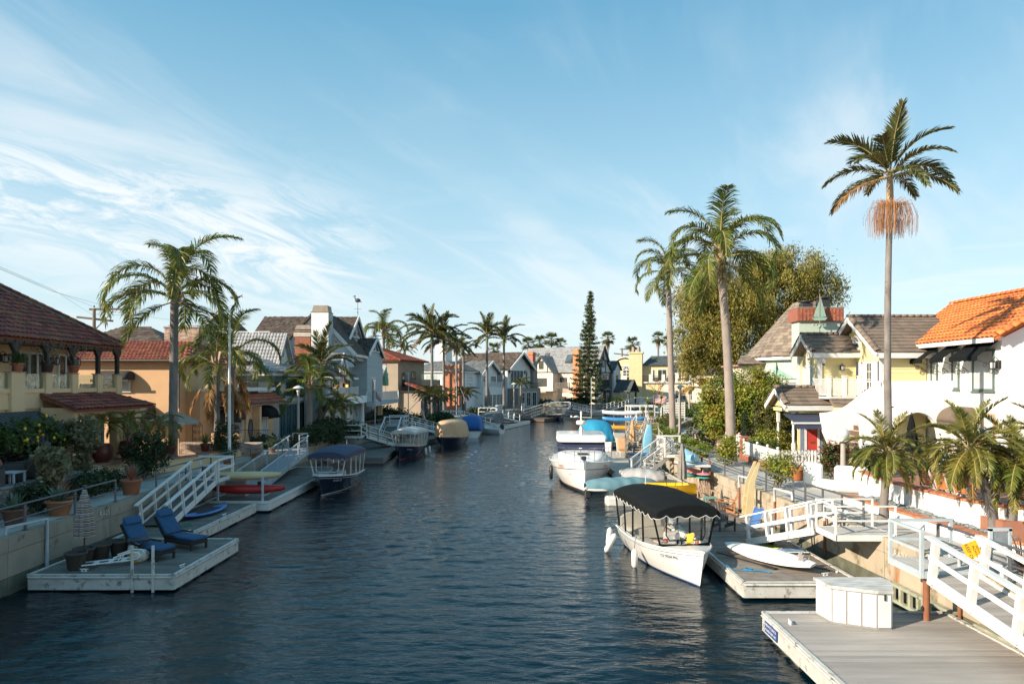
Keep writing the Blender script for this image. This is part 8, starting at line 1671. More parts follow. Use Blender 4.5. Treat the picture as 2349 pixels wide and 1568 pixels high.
for k,(px,py,d,lb) in enumerate(((985,905,86,'low palm spreading below the big bushy king palm'),(1012,915,84,'low palm beside the leaning flagpole landing'),(1066,905,98,'low dark palm in front of the orange brick chimney'),(1195,880,118,'low palm in front of the shingled cottage windows'))):
 c=A(px,py,d); palm(lb,(c.x,c.y,zb),(c.x,c.y,max(c.z,2.6)),.2,.16,[(KF[1],6,.8,.1,8),(KF[2],9,.8,0,8),(KF[3],6,.75,0,8)],ptr2,None,(0,0),0,None,81+k,scale=.85)
c=A(880,775,100); palm('queen palm rising behind the grey clapboard house',(c.x,c.y,zb),c,.22,.18,qs(2,5,5,4,2),ptr2,None,(0,0),0,None,91,True,scale=1.05)
c=A(928,800,108); palm('shaggy palm behind the taupe house roof',(c.x,c.y,zb),c,.25,.2,[(KF[1],6,.7,.1,8),(KF[2],8,.7,0,8),(KD,6,.6,0,8)],ptr2,None,(0,0),0,None,93)
# potted palms on the terrace, in big red pots
gpot=M('glazed_red_pot',(.14,.035,.025),.35,(.10,.028,.022),4)
for k,(x,y,l) in enumerate(((-18.35,30.6,'left'),(-18.1,32.2,'middle'),(-17.9,34.6,'right'))):
 r=thing('potted_palm',l+' potted palm in a big dark red pot by the arches','potted plant',(x,y,2.5 if k<2 else 2.2)); MB().lathe([(.24,0),(.40,.25),(.43,.5),(.36,.78),(.38,.82),(.31,.82),(.28,.74),(0,.72)],(0,0,0),20).build('pot',gpot,r); trunk(r,(0,0,.7),(0,0,1.75),.07,.06,ptr2); a=k
 for (me,n,s) in ((PF[1],5,.75),(PF[2],7,.78),(PF[3],5,.75)):
  for i in range(n): a+=2.4; link('frond',me,r,MX.Translation((0,0,1.75))@MX.Rotation(a,4,'Z')@MX.Diagonal((s,s,s,1)))
# far fan palms on the skyline
def fan_mesh():
 b=MB(); rs=random.Random(4)
 for k in range(34):
  el=R(rs.uniform(-55,80)); az=k*2.4; d=V((cos(az)*cos(el),sin(az)*cos(el),sin(el))); s=d.cross(ZU); s=s.normalized() if s.length>.1 else V((1,0,0)); u=s.cross(d); c=d*.75
  for j in range(9): a=(j-4)/4*1.25; e=(d*cos(a)+s*sin(a)-ZU*.25*abs(sin(a))).normalized(); w=(u*.3+s*cos(a)*.7-d*sin(a)*.7)*.07; b.add([c+w,c-w,c+e*.45-w,c+e*.45+w,c+e*.85-ZU*.12],[(0,1,2,3),(3,2,4)],0)
  b.tube([V((0,0,0)),c],.02,3,0,False)
 return b.mesh('crown',fanl)
fanme=fan_mesh(); skm=MB()
for k in range(40): a=k*2.4; skm.add([V((.3*cos(a),.3*sin(a),-.1)),V((.3*cos(a+.5),.3*sin(a+.5),-.1)),V((.45*cos(a+.25),.45*sin(a+.25),-1.5-.3*(k%3)))],[(0,1,2)])
skme=skm.mesh('dead_skirt',dry)
for k,(px,py,sc,sk,lb) in enumerate(((1211,789,2.0,0,'fan palm left of the group over the half-timbered roof'),(1238,785,2.0,0,'second fan palm from the left over the half-timbered roof'),(1265,779,2.1,0,'tallest fan palm of the group over the half-timbered roof'),(1286,790,1.8,0,'right fan palm of the group over the half-timbered roof'),(1132,800,1.9,0,'lone fan palm over the white cottage roofs'),(1394,776,1.9,1,'fan palm with a brown skirt right of the pine'),(1450,788,2.0,1,'fan palm behind the yellow villa chimney pots'),(1510,775,1.8,1,'tall thin fan palm right of the yellow villa'),(1532,782,1.5,1,'far fan palm touching the tall palm trunk'))):
 c=A(px,py,205); r=thing('fan_palm',lb,'palm tree',(c.x,c.y,ZW),0,'fan palms on the skyline'); h=c.z-ZW; MB().tube([(0,0,0),(0,0,h)],[.34,.26],8).build('trunk',ptr2,r); T=MX.Translation((0,0,h))@MX.Rotation(k*1.3,4,'Z')@MX.Diagonal((sc*.9,sc*.9,sc*.9,1)); link('crown',fanme,r,T)
 if sk: link('dead_skirt',skme,r,T)
# ---------------- leafy crowns
def leaves(b,blobs,n,size,rs,clump=.32,per=40,flat=.5,hang=0.0,m=0,shell=.62):
 vol=np.array([bb[1][0]*bb[1][1]*bb[1][2] for bb in blobs])**.67; vol=vol/vol.sum(); K=max(1,int(n/per)); bi=rs.choice(len(blobs),K,p=vol)
 C=np.array([bb[0] for bb in blobs])[bi]; Rr=np.array([bb[1] for bb in blobs])[bi]; d=rs.normal(size=(K,3)); d/=np.linalg.norm(d,axis=1)[:,None]; rad=(shell+(1-shell)*rs.random((K,1))**.8)*np.where(rs.random((K,1))<.2,rs.random((K,1)),1); cc=C+d*rad*Rr
 n=K*per; c=np.repeat(cc,per,0); dd=np.repeat(d,per,0); off=rs.normal(size=(n,3))*clump*np.array([1,1,.75+hang]); 
 if hang: off[:,2]-=abs(rs.normal(size=n))*hang
 P=c+off; nn=dd*.7+rs.normal(size=(n,3))*.75+np.array([0,0,flat]); nn/=np.linalg.norm(nn,axis=1)[:,None]; a=rs.normal(size=(n,3))
 if hang: a=a*.45+np.array([0,0,-1.0])
 a-=nn*(a*nn).sum(1)[:,None]; a/=np.linalg.norm(a,axis=1)[:,None]; w=np.cross(nn,a); s=(size*(.65+.7*rs.random((n,1)))); asp=.55 if not hang else .30
 q=np.stack([P-a*s*.5,P+w*s*asp*.5-nn*s*.06,P+a*s*.5,P-w*s*asp*.5-nn*s*.06],1).reshape(-1,3); k=len(b.v); b.v+=q.tolist(); idx=np.arange(n)*4+k; b.f+=np.stack([idx,idx+1,idx+2,idx+3],1).tolist(); b.m+=[m]*n; b.s+=[False]*n; return cc
g1=leafm('leaf_mid_green',(.055,.095,.022),(.085,.12,.025)); g2=leafm('leaf_dark_green',(.03,.055,.022),(.05,.075,.025)); g3=leafm('leaf_lime',(.20,.24,.03),(.14,.19,.03)); g4=leafm('leaf_eucalyptus',(.15,.155,.036),(.36,.285,.055),.35,.3,.9); g5=leafm('leaf_ficus',(.14,.23,.03),(.33,.27,.04),.45,.3,.7); g6=leafm('leaf_grey_green',(.16,.17,.09),(.22,.19,.10),.3); g7=leafm('leaf_purple_brown',(.06,.03,.022),(.035,.03,.02),.3); g8=leafm('needle_green',(.045,.075,.025),(.075,.095,.03),.35,.15,.6); g9=leafm('cypress_green',(.075,.095,.03),(.12,.12,.04),.3,.15)
bark=M('grey_bark',(.24,.19,.155),.9,(.14,.11,.09),4,bump=.5,bscale=12,stretch=(1,1,.3)); barkr=M('eucalyptus_bark',(.30,.20,.145),.85,(.18,.12,.09),2.5,bump=.4,bscale=6,stretch=(1,1,.25))
def bush(name,label,cat,base,blobs,n,size,mat,flowers=None,stems=True,clump=.18,per=30,seed=1,group=None,hang=0.0,limbs=(),lm=bark,flat=.5,leafname='foliage',shell=.62):
 r=thing(name,label,cat,base,0,group); rs=np.random.default_rng(seed); b=MB(); cc=leaves(b,blobs,n,size*1.35,rs,clump,per,flat,hang,shell=shell); b.build(leafname,mat,r)
 if stems:
  b=MB()
  for c in cc[:14 if len(cc)>14 else len(cc)]: b.tube([(0,0,-.05),(c[0]*.35,c[1]*.35,c[2]*.45),tuple(c)],[.03,.02,.008],5)
  b.build('stem',lm,r)
 for pts,rr in limbs: MB().tube(pts,rr,9).build('trunk' if pts[0][2]<.3 else 'limb',lm,r)
 if flowers:
  fm,fn,fs=flowers; b=MB(); q=random.Random(seed); cl=list(cc)
  for k in range(fn):
   c=V(cl[q.randrange(len(cl))])+V((q.gauss(0,clump),q.gauss(0,clump),q.gauss(.05,clump)))
   for j in range(5): a=j*1.257+k; d=V((cos(a),sin(a),.35)); s=V((-sin(a),cos(a),0)); b.add([c,c+d*fs*.5+s*fs*.3,c+d*fs,c+d*fs*.5-s*fs*.3],[(0,1,2,3)])
  b.build('flower',fm,r)
 return r
# eucalyptus behind the hedge: several hanging masses on bare leaning limbs
ec=A(1740,900,76); E=lambda px,py,d,rx,rz,ry=None: (tuple(A(px,py,d)-V((ec.x,ec.y,ZW))),(rx,ry or rx,rz))
bush('eucalyptus_tree','great eucalyptus with drooping olive and golden foliage behind the palms','tree',(ec.x,ec.y,ZW),[E(1800,625,76,4.2,2.6),E(1740,640,78,3.4,2.6),E(1868,668,76,3.0,2.6),E(1690,685,75,4.0,3.0),E(1615,690,75,3.2,3.4),E(1600,770,74,2.6,3.2),E(1655,770,74,3.0,2.6),E(1720,745,76,3.0,3.0),E(1822,720,77,2.6,2.3),E(1770,745,78,2.4,2.6),E(1585,835,74,1.5,1.8),E(1690,825,73,1.7,1.5),E(1655,840,75,1.6,1.6)],88000,.27,g4,None,False,.52,130,5,None,.28,
[([(0,0,0),(.5,0,4),(1.5,.5,8),(2.8,.3,12.5)],[.55,.45,.34,.15]),([(.4,0,3.5),(3.0,1,7),(5.2,1,10.5),(6.5,1,12)],[.4,.3,.2,.08]),([(0,0,2.5),(-2,.5,6),(-3.5,0,10),(-5.5,0,12)],[.38,.28,.2,.08]),([(.2,0,1),(4.2,1.5,5),(5.6,1.5,9)],[.42,.32,.18]),([(-1,0,4),(-4,-.5,6),(-6,-.5,8.5)],[.25,.18,.08])],barkr,leafname='crown',shell=.72)
bush('ficus_tree','broad trimmed ficus with orange tipped leaves beside the mint house','tree',(15.4,45.5,ZW+.3),[((-1.3,0,3.0),(1.5,1.3,1.6)),((.4,-.2,3.6),(1.7,1.4,1.5)),((1.7,0,3.2),(1.3,1.3,1.5)),((-1.9,.2,1.8),(1.0,1.0,1.4)),((1.2,-.3,2.0),(1.4,1.0,1.2)),((-.5,-.3,2.0),(1.3,.9,1.1)),((2.4,.2,2.2),(.7,.9,1.2))],34000,.125,g5,None,False,.24,80,8,None,0,[([(.2,-.3,0),(.1,-.3,1.0),(-.5,-.2,2.2)],[.16,.13,.07]),([(.6,-.3,0),(.9,-.3,1.1),(1.3,-.2,2.4)],[.15,.12,.06]),([(-.3,-.3,0),(-.8,-.3,1.2),(-1.3,0,2.5)],[.12,.10,.06])],bark,leafname='crown')
bush('hedge_tree','green hedge mass beneath the ficus','hedge',(14.6,46.6,ZW),[((-1.5,0,1.0),(1.2,.6,1.1)),((.2,0,.9),(1.4,.6,1.0)),((2.2,0,.9),(1.4,.6,1.0)),((4,0,.9),(1.2,.6,1.0))],5000,.15,g2,None,False,.2,40,9)
for k,px in enumerate((1709,1735,1761,1790)):
 c=A(px,1000,42.2); h=(1.75,2.35,2.0,1.95)[k]; w=(.26,.27,.31,.33)[k]; r=thing('cypress',('leftmost and darkest','second and tallest','third','rightmost and broadest')[k]+' of the four clipped cypress columns by the block wall','cypress',(c.x,42.2,2.45),0,'cypress columns'); b=MB(); rs=np.random.default_rng(k+3); leaves(b,[((0,0,.25+h*t),(w*s,w*s,h*.17)) for t,s in ((.05,.8),(.25,1),(.45,.95),(.62,.8),(.78,.6),(.92,.32))],2600,.085,rs,.06,26,.2); b.build('foliage',g9 if k else g2,r); MB().tube([(0,0,-.3),(0,0,h)],[.05,.01],6).build('trunk',bark,r)
def pine():
 c=A(1345,912,137); r=thing('norfolk_pine','tall tapering Norfolk pine in front of the half-timbered house','tree',(c.x,c.y,ZW)); Hh=23.0; MB().tube([(0,0,0),(.2,0,8),(.7,0,16),(.9,0,Hh)],[.42,.34,.2,.03],10).build('trunk',barkr,r); rs=random.Random(3); b=MB(); lb=MB(); npy=np.random.default_rng(5); zz=1.2; blobs=[]
 while zz<Hh-.4:
  t=zz/Hh; ln=4.7*(1-t)**1.0*(.9 if t>.12 else .85)+.2; n=5 if t<.8 else 4; a0=rs.random()*6; xo=.9*t
  for k in range(n+1):
   a=a0+k*6.283/(n+1)+rs.uniform(-.3,.3); l=ln*rs.uniform(.72,1.08); d=V((cos(a),sin(a),0)); p0=V((xo,0,zz)); p1=p0+d*l*.55-ZU*.12*l; p2=p0+d*l+ZU*.02*l; lb.tube([p0,p1,p2],[.07*(1-t)+.02,.04,.012],4)
   m=int(l/.3)+1
   for q in range(m):
    f=(q+.6)/m; p=p0.lerp(p1,f*2) if f<.5 else p1.lerp(p2,f*2-1); wdt=.42*(1-.4*f)
    blobs.append((tuple(p+ZU*.12),(wdt,wdt,.26)))
  zz+=1.08*(1-.45*t)
 leaves(b,blobs,len(blobs)*34,.26,npy,.16,17,.6); b.build('crown',g8,r); lb.build('branches',barkr,r,kind='stuff')
pine()
# low planting, one line each: name, label, category, base, blobs, leaf count, leaf size, material, flowers
fl=lambda n,c: M('petal_'+n,c,.6,rv=.15,trans=.3)
wf=fl('white',(.80,.79,.75)); rf_=fl('red',(.62,.03,.02)); of=fl('orange_red',(.70,.10,.02)); pf_=fl('pink',(.55,.10,.20)); yf=fl('yellow',(.75,.50,.04))
B=lambda *a,**k: bush(*a,**k)
B('hedge','clipped dark hedge with a reddish brown top beside the wicker chairs','hedge',(-18.6,23,2.55),[((0,y,.55),(.55,.75,.62)) for y in (-4,-3,-2,-1,0,1,2,3,4)],9000,.075,g7,None,False,.12,40,3,shell=.8)
r=B('lemon_tree','lemon tree heavy with yellow fruit under the striped awning','tree',(-18.6,26.6,2.55),[((0,-.2,1.5),(.75,.9,.75)),((-.3,-1.4,1.2),(.7,.8,.6)),((.2,.6,1.2),(.6,.5,.6)),((-.4,-2.8,1.1),(.6,.7,.5))],4200,.14,g1,None,True,.2,30,4)
lem=M('lemon_skin',(.80,.50,.03),.5); q=random.Random(2); lme=MB().ball((0,0,0),.055,8,6,0,(.05,.05,.065)).mesh('lemon',lem)
for k in range(34): link('lemon',lme,r,MX.Translation((q.uniform(.1,.85),q.gauss(-.3,.65),1.3+q.gauss(.1,.38))))
for x,y,z,s,l in ((-17.4,27.6,2.4,1.25,'tall feathery pencil plant beside the terrace'),(-15.95,23.6,ZW+.4,.95,'feathery pencil plant in a clay pot behind the striped parasol')): B('pencil_plant',l,'shrub',(x,y,z),[((0,0,.5*s),(.22*s,.22*s,.5*s)),((.1,0,1.1*s),(.38*s,.38*s,.45*s)),((-.1,.1,1.45*s),(.42*s,.42*s,.35*s))],2200,.16,g6,None,True,.1,24,int(y),None,.0,flat=.1)
for x,y,s,l in ((-15.95,22.6,.9,'white rose bush in front of the stone retaining wall'),(-16.1,25.6,1.0,'white rose bush right of the striped parasol'),(-16.3,27.4,.8,'white rose bush below the curved terrace')): B('rose_bush',l,'shrub',(x,y,ZW),[((0,0,.65*s),(.5*s,.7*s,.45*s)),((.1,.5,.5*s),(.4*s,.5*s,.4*s))],1600,.09,g2,(wf,26,.10),True,.14,24,int(y*3))
B('red_flower_bush','dark bush with orange red flowers at the terrace corner','shrub',(-16.7,31.0,ZW),[((0,0,1.5),(.8,.9,.65)),((.2,.4,1.0),(.6,.7,.7)),((0,-.4,.8),(.5,.5,.6))],3600,.10,g2,(of,46,.09),True,.16,30,6)
B('red_shrub','tall shrub with a red tip beside the white flagpole','shrub',(-16.2,38.6,ZW),[((0,0,.9),(.7,.7,.8)),((0,0,1.8),(.35,.35,.5))],2600,.10,g2,(fl('coral',(.45,.10,.07)),40,.10),True,.15,26,7)
B('shrub','dark shrub with golden tips spilling over the left seawall','shrub',(-14.3,52.5,ZW),[((0,y,.75+.1*sin(y)),(.9,1.2,.65)) for y in (-3,-1.5,0,1.5,2.8)]+[((.5,1.5,.1),(.4,1.2,.5))],7000,.13,g2,(fl('gold_tip',(.42,.26,.06)),120,.10),False,.2,36,8)
B('shrub','shrub heavy with red blossom at the cable rail landing','shrub',(-14.7,46.6,ZW),[((0,0,.4),(.4,.6,.45))],700,.10,g2,(rf_,60,.10),True,.15,24,9)
for k,(px,py,d,w,h,m,l) in enumerate(((600,985,46,1.0,.6,g2,'dark leafy plants on the tan house patio'),(760,955,57,2.2,1.3,g2,'dark planting in front of the teal windows'),(800,960,60,1.2,.7,g1,'green shrub by the brick edged porch'),(880,915,78,1.6,1.6,g2,'round clipped tree by the closed tan parasol'),(905,930,80,1.8,1.1,g7,'dark purple shrub beside the taupe house'),(960,935,76,1.4,.7,g1,'white flowering shrub beneath the far landing'),(1010,940,80,1.4,.7,g2,'dark planting beneath the low palms'),(1100,925,96,2.0,.7,g2,'planting behind the white pickets on the bend'),(1245,900,132,2.4,1.2,g2,'dark garden shrubs left of the pine'),(1320,905,136,3.2,1.5,g2,'dark shrubs at the foot of the pine'),(1412,905,150,1.6,.9,g1,'light shrub beside the timbered porch'),(1590,915,112,3.5,1.0,g6,'grey green bank planting beyond the lamp posts'),(1625,910,108,3.0,1.2,g1,'green bank planting under the ficus'),(1560,930,90,2.4,.8,g1,'flowering bank beside the curving walk'))):
 c=A(px,py,d); f=(pf_,40,.14) if k in (13,11) else ((wf,30,.12) if k==5 else None); B('shrub',l,'shrub',(c.x,c.y,ZW),[((0,0,h*.55),(w*.7,w*.6,h*.55)),((w*.5,.2,h*.45),(w*.5,w*.5,h*.5)),((-w*.5,.1,h*.4),(w*.5,w*.5,h*.45))],2000,.14+d*.0012,m,f,False,.2+d*.001,26,50+k)
c=A(1500,985,62)
def tuft(r,p,n,l,m,w=.05,seed=1,el=(10,80),name='leaf_tuft',cur=.25):
 q=random.Random(seed); b=MB()
 for k in range(n):
  a=k*2.4; e=R(q.uniform(*el)); d=V((cos(a)*cos(e),sin(a)*cos(e),sin(e))); s=V((-sin(a),cos(a),0))*w/2; pts=[]; x=V(p); ll=l*q.uniform(.75,1.1)
  for j in range(4): ww=(1,1.1,.8,.05)[j]; pts+=[x+s*ww,x-s*ww]; x=x+d*ll/3; d=(d-ZU*cur*.6).normalized()
  b.add(pts,[(0,1,3,2),(2,3,5,4),(4,5,7,6)])
 return b.build(name,m,r)
r=thing('dracaena','spiky yellow green dracaena clump beside the farther palm trunk','shrub',(12.7,61,ZW))
for k,(x,y,z) in enumerate(((-.6,0,2.6),(0,.2,3.4),(.5,0,2.2),(-.3,-.3,1.5),(.7,.2,3.0),(-1.0,.1,1.9),(.2,-.4,1.0))): MB().tube([(x*.2,0,0),(x*.7,y,z*.6),(x,y,z)],.05,6).build('stem',bark,r); tuft(r,(x,y,z),34,.62,leafm('dracaena_leaf',(.24,.27,.07),(.16,.2,.05)),.055,k)
aga=leafm('agave_leaf',(.10,.16,.115),(.14,.19,.13),.2,.1); cor=leafm('coral_stick',(.42,.13,.08),(.30,.12,.07),.3,.1)
def pot(label,p,s,plant=None,mat=terr,sx=1.0,name='plant_pot',seed=1,ph=1.0):
 r=thing(name,label,'potted plant' if plant else 'pot',p); b=pot_mb(.30*s,.46*s); b.v=[(x*sx,y*1.0,z) for x,y,z in b.v]; b.build('pot',mat,r); top=(0,0,.40*s)
 if plant=='agave': tuft(r,top,26,.62*ph,aga,.12,seed,(15,85),'agave',.12)
 elif plant=='coral': tuft(r,top,50,.7*ph,cor,.025,seed,(40,88),'coral_stems',.02); 
 elif plant=='grass': tuft(r,top,90,.75*ph,leafm('grass_leaf',(.20,.20,.04),(.13,.15,.03)),.03,seed,(20,85),'leaves',.45)
 elif plant=='bush':
  b=MB(); leaves(b,[((0,0,.4*s+.3*ph),(.3*ph,.3*ph,.3*ph))],700,.08,np.random.default_rng(seed),.1,20); b.build('foliage',g1,r)
 elif plant=='branch':
  b=MB(); q=random.Random(seed)
  for k in range(9): a=k*.7; x=V(top); pts=[x]; [pts.append(pts[-1]+V((cos(a+q.gauss(0,.6))*.16*ph,sin(a)*.16*ph,.22*ph))) for _ in range(4)]; b.tube(pts,[.022,.018,.015,.012,.01],5)
  b.build('bare_branches',bark,r); b=MB(); leaves(b,[((0,0,.4*s+.7*ph),(.4*ph,.4*ph,.25*ph))],90,.10,np.random.default_rng(seed),.2,3); b.build('foliage',g6,r)
 return r
pot('nearest terracotta pot of agave behind the left railing',(-15.3,21.0,ZW),1.15,'agave',M('old_terracotta',(.19,.085,.055),.8,(.13,.065,.045),4)); pot('wide terracotta trough of agave and coral stems',(-15.0,22.6,ZW),1.1,'agave',terr,1.3,seed=3); pot('round terracotta pot behind the wide trough',(-15.4,23.4,ZW),1.1,'coral',M('old_terracotta',(.19,.085,.055),.8),seed=4); pot('coral stemmed plant in the bed behind the nearest pot',(-15.9,20.6,ZW),.8,'coral',M('old_terracotta',(.19,.085,.055),.8),seed=5,ph=1.3)
pot('tall terracotta pot at the foot of the left gangway',(-15.0,26.9,ZW),1.3,'coral',terr,seed=6,ph=1.1); pot('blue green agave on a stem beside the terracotta pot',(-15.8,28.3,ZW),1.0,'agave',M('old_terracotta',(.19,.085,.055),.8),seed=7,ph=1.35)
pot('spiky yellow green plant in a red pot on the patio wall',(-17.3,34.6,2.45),.9,'grass',gpot,seed=8,ph=1.2); pot('second spiky yellow green plant right of the tall palm trunk',(-16.9,37.6,2.3),.9,'grass',gpot,seed=9,ph=1.1)
for k,y in enumerate((33.4,36.2,39.9,43.0)): pot(('low terracotta bowl beside the white flagpole','terracotta urn behind the white landing','small terracotta bowl on the left walk','terracotta pot beyond the grey gangway')[k],(-15.1,y,ZW),.75,'bush' if k%2 else None,terr,seed=10+k)
pot('big terracotta jar at the shrub by the cable rail landing',(-14.9,47.4,ZW),1.5,'bush',terr,seed=15)
for k in range(5): pot(('first','second','third','fourth','fifth')[k]+' orange flower pot from the left along the grey house patio',A(846+k*8,938,74+k*.8)*1.0,.75,'bush',terr,seed=20+k,ph=.6) if False else pot(('first','second','third','fourth','fifth')[k]+' orange flower pot from the left along the grey house patio',(A(846+k*9,938,74).x,74+k*.6,ZW),.75,'bush',terr,seed=20+k,ph=.6)
pot('terracotta pot with a white flowering twig before the picket fence',(12.95,31.0,ZW),1.15,'branch',M('orange_terracotta',(.48,.16,.06),.75),seed=30); pot('red pot of leafy green plants behind the picket fence',(14.4,37.5,ZW+.3),1.0,'bush',M('red_glazed_pot',(.45,.05,.03),.4),seed=31)
for y,x,pl,ph,l in ((27.5,-19.9,'bush',.7,'round terracotta pot of pink flowers on the first balcony pillar'),(29.35,-19.95,'branch',1.0,'dark planter with bare branches on the second balcony pillar'),(31.1,-19.95,'branch',1.1,'terracotta bowl with twisted branches on the third balcony pillar')): pot(l,(x,y,6.5),.75,pl,terr if y!=29.35 else M('dark_clay',(.08,.04,.035),.7),seed=int(y),ph=ph)
B('bougainvillea','red bougainvillea trained in an arch beside the outside stair','shrub',(14.75,31.0,ZW),[((-.45,0,.9),(.25,.3,.8)),((.35,0,.8),(.25,.3,.8)),((-.1,0,1.45),(.5,.3,.35))],1700,.10,g1,(M('petal_bougainvillea',(.58,.035,.035),.6,rv=.25,trans=.3),230,.11),True,.12,26,40)
B('hedge','bright lime hedge behind the right railing','hedge',(11.35,43.2,ZW),[((0,y,.4),(.55,.7,.45)) for y in (-2.6,-1.6,-.6,.4,1.4,2.4)],4200,.11,g3,None,False,.13,36,41,shell=.8)
B('shrub','loose golden green shrub beside the leaning palm trunk','shrub',(11.35,36.0,ZW),[((0,0,.8),(.45,.45,.6)),((.2,.2,1.2),(.3,.3,.4))],1500,.11,g5,None,True,.16,24,42); B('shrub','sparse bush in a box planter behind the right railing','shrub',(11.2,28.6,ZW),[((0,0,.75),(.5,.5,.5)),((.2,0,1.1),(.35,.35,.3)),((-.3,.2,1.0),(.3,.3,.3))],1200,.10,g5,None,True,.18,20,43); B('shrub','lime bush where the walk curves away','shrub',(18.8,66,ZW),[((0,0,.6),(.9,2.2,.7)),((.3,3,.6),(.8,1.6,.7))],2600,.14,g3,(pf_,40,.14),False,.18,30,44); B('shrub','flower bed of red and orange beside the right walk','shrub',(15.2,68,ZW),[((0,0,.4),(1.2,2.5,.4)),((1,4,.4),(1.2,2.5,.4)),((2.4,8,.5),(1.3,2.6,.5))],3200,.13,g1,(of,120,.14),False,.2,30,45); B('shrub','green planting around the farther palm foot','shrub',(12.9,57.0,ZW),[((0,0,.3),(1.0,1.2,.35)),((-.3,2.5,.4),(.7,1.2,.4))],1800,.12,g3,None,False,.16,30,46)
for k,(x,y,w,m) in enumerate(((13.9,39.5,.9,g1),(15.6,41.2,1.4,g5),(18.5,43.5,2.0,g2),(17.2,33.0,1.2,g2),(19.5,32.5,1.6,g2),(16.4,25.3,1.5,g2),(18.2,24.5,1.6,g1),(20.5,30,1.5,g2))): B('shrub',('leafy shrub behind the red brick gate pillars','reddish shrub before the tan block wall','dark hedge beside the porch posts','dark shrub under the outside stair arch','dark shrub below the brown awning','dark green shrub behind the patio chairs','green shrub behind the patio table','shrub under the white house windows')[k],'shrub',(x,y,ZW),[((0,0,w*.6),(w*.8,w*.6,w*.6)),((w*.5,.2,w*.5),(w*.6,w*.5,w*.5))],1800,.12,m,None,False,.18,26,70+k)
r=thing('tree_fern','golden tree fern leaning over the right walk','tree',(17.0,58,ZW)); trunk(r,(0,0,0),(-.8,0,3.9),.12,.10,bark); a=0
gold=leafm('golden_fern',(.36,.25,.03),(.42,.20,.03),.3,.35); FF=[frond(('f',k),2.4,40,.5,e,b_,.2,.06,gold,.1,70,.1,0,60+k) for k,(e,b_) in enumerate(((50,70),(20,75)))]
for k in range(16): a+=2.4; link('frond',FF[k%2],r,MX.Translation((-.8,0,3.9))@MX.Rotation(a,4,'Z'))
r=thing('dry_grass','clump of dry brown ornamental grass under the big white gangway','shrub',(11.7,15.6,ZW)); tuft(r,(0,0,0),120,1.0,leafm('dry_grass_leaf',(.26,.15,.10),(.16,.10,.07)),.02,3,(15,80),'leaves',.25)
r=thing('bare_tree','bare reddish branched tree before the yellow villa','tree',(29.5,140,ZW)); b=MB(); q=random.Random(8)
def br(p,d,l,rr,n):
 e=p+d*l; b.tube([p,p+d*l*.5+V((q.gauss(0,.08),q.gauss(0,.08),0))*l,e],[rr,rr*.8,rr*.6],5)
 if n:
  for _ in range(3): br(e,(d+V((q.gauss(0,.5),q.gauss(0,.5),q.uniform(-.1,.4)))).normalized(),l*.72,rr*.6,n-1)
br(V((0,0,0)),V((0,0,1)),2.0,.16,4); b.build('branches',M('red_twig',(.20,.11,.085),.8),r,kind='stuff')
# ================================================================= fences, garden walls, lamps, flags and the rest
def coping(r,p,q,w,z,mat=bricko,n=None,h=.07):
 p,q=V((*p,z)),V((*q,z)); d=(q-p); L=d.length; d.normalize(); s=V((-d.y,d.x,0)); n=n or int(L/.12); me=unit_box(mat,'brick'); wp('brick',r,me,[basis(p+d*(L*k/n)-s*w/2,d*(L/n-.012),s*w,ZU*h*rnd.uniform(.95,1.05)) for k in range(n)],300)
def pickets(label,pts,z0,h,base=.3,group=None,pw=.10,step=.155,brk=True):
 r=thing('picket_fence',label,'fence',V((*pts[0],ZW)),0,group); me=MB().prism([(-pw/2,0,0),(pw/2,0,0),(pw/2,0,h-.05),(pw*.25,0,h),(-pw*.25,0,h),(-pw/2,0,h-.05)],(0,.022,0)).mesh('picket',white)
 for a,b_ in zip(pts,pts[1:]):
  a,b_=V((*a,0)),V((*b_,0)); d=(b_-a); L=d.length; d.normalize(); s=V((-d.y,d.x,0)); n=int(L/step)
  wp('picket',r,me,[basis(a+d*(step*.5+k*L/n)+ZU*(z0+base),d,s,ZU) for k in range(n)],300)
  for z in (.14,h-.16): wb(MB().beam(a+ZU*(z0+base+z)+s*.04,b_+ZU*(z0+base+z)+s*.04,.035,.07),'rail',white,r)
  if brk: wb(MB().beam(a+ZU*(z0+base/2-.02),b_+ZU*(z0+base/2-.02),.12,base-.04),'base',mortar,r); bricks(r,a+ZU*z0-s*-.06 if False else (a if s.dot(V((0,-1,0))+V((-1,0,0)))<0 else a)+ZU*z0+d.cross(ZU)*.06,d,L,base-.02,brick,.2,.07)
 for p in pts: wb(MB().cbox((p[0],p[1],z0+base/2+h/2),(.12,.12,base+h+.02)).ball((p[0],p[1],z0+base+h+.09),.075,10,7),'post',white,r)
 return r
pickets('white picket fence on a red brick base along the right walk',[(13.35,39.3),(13.3,37.0),(13.25,35.4),(13.2,33.9),(15.6,33.8)],ZW,.72,.34)
pickets('white fence panel beyond the brick gate pillars',[(13.5,43.0),(13.42,41.3)],ZW,.85,.34)
for y,l in ((41.1,'farther'),(39.5,'nearer')):
 r=thing('brick_pillar',l+' red brick gate pillar by the white gate','pillar',(13.42,y,ZW)); wb(MB().box((13.25,y-.17,ZW),(13.59,y+.17,ZW+1.25)),'core',mortar,r)
 for o,x in (((13.25,y-.17,ZW),(1,0,0)),((13.25,y+.17,ZW),(0,-1,0))): bricks(r,o,x,.34,1.25,brick,.17,.075)
 wb(MB().cbox((13.42,y,ZW+1.29),(.46,.46,.09)),'cap',brick,r)
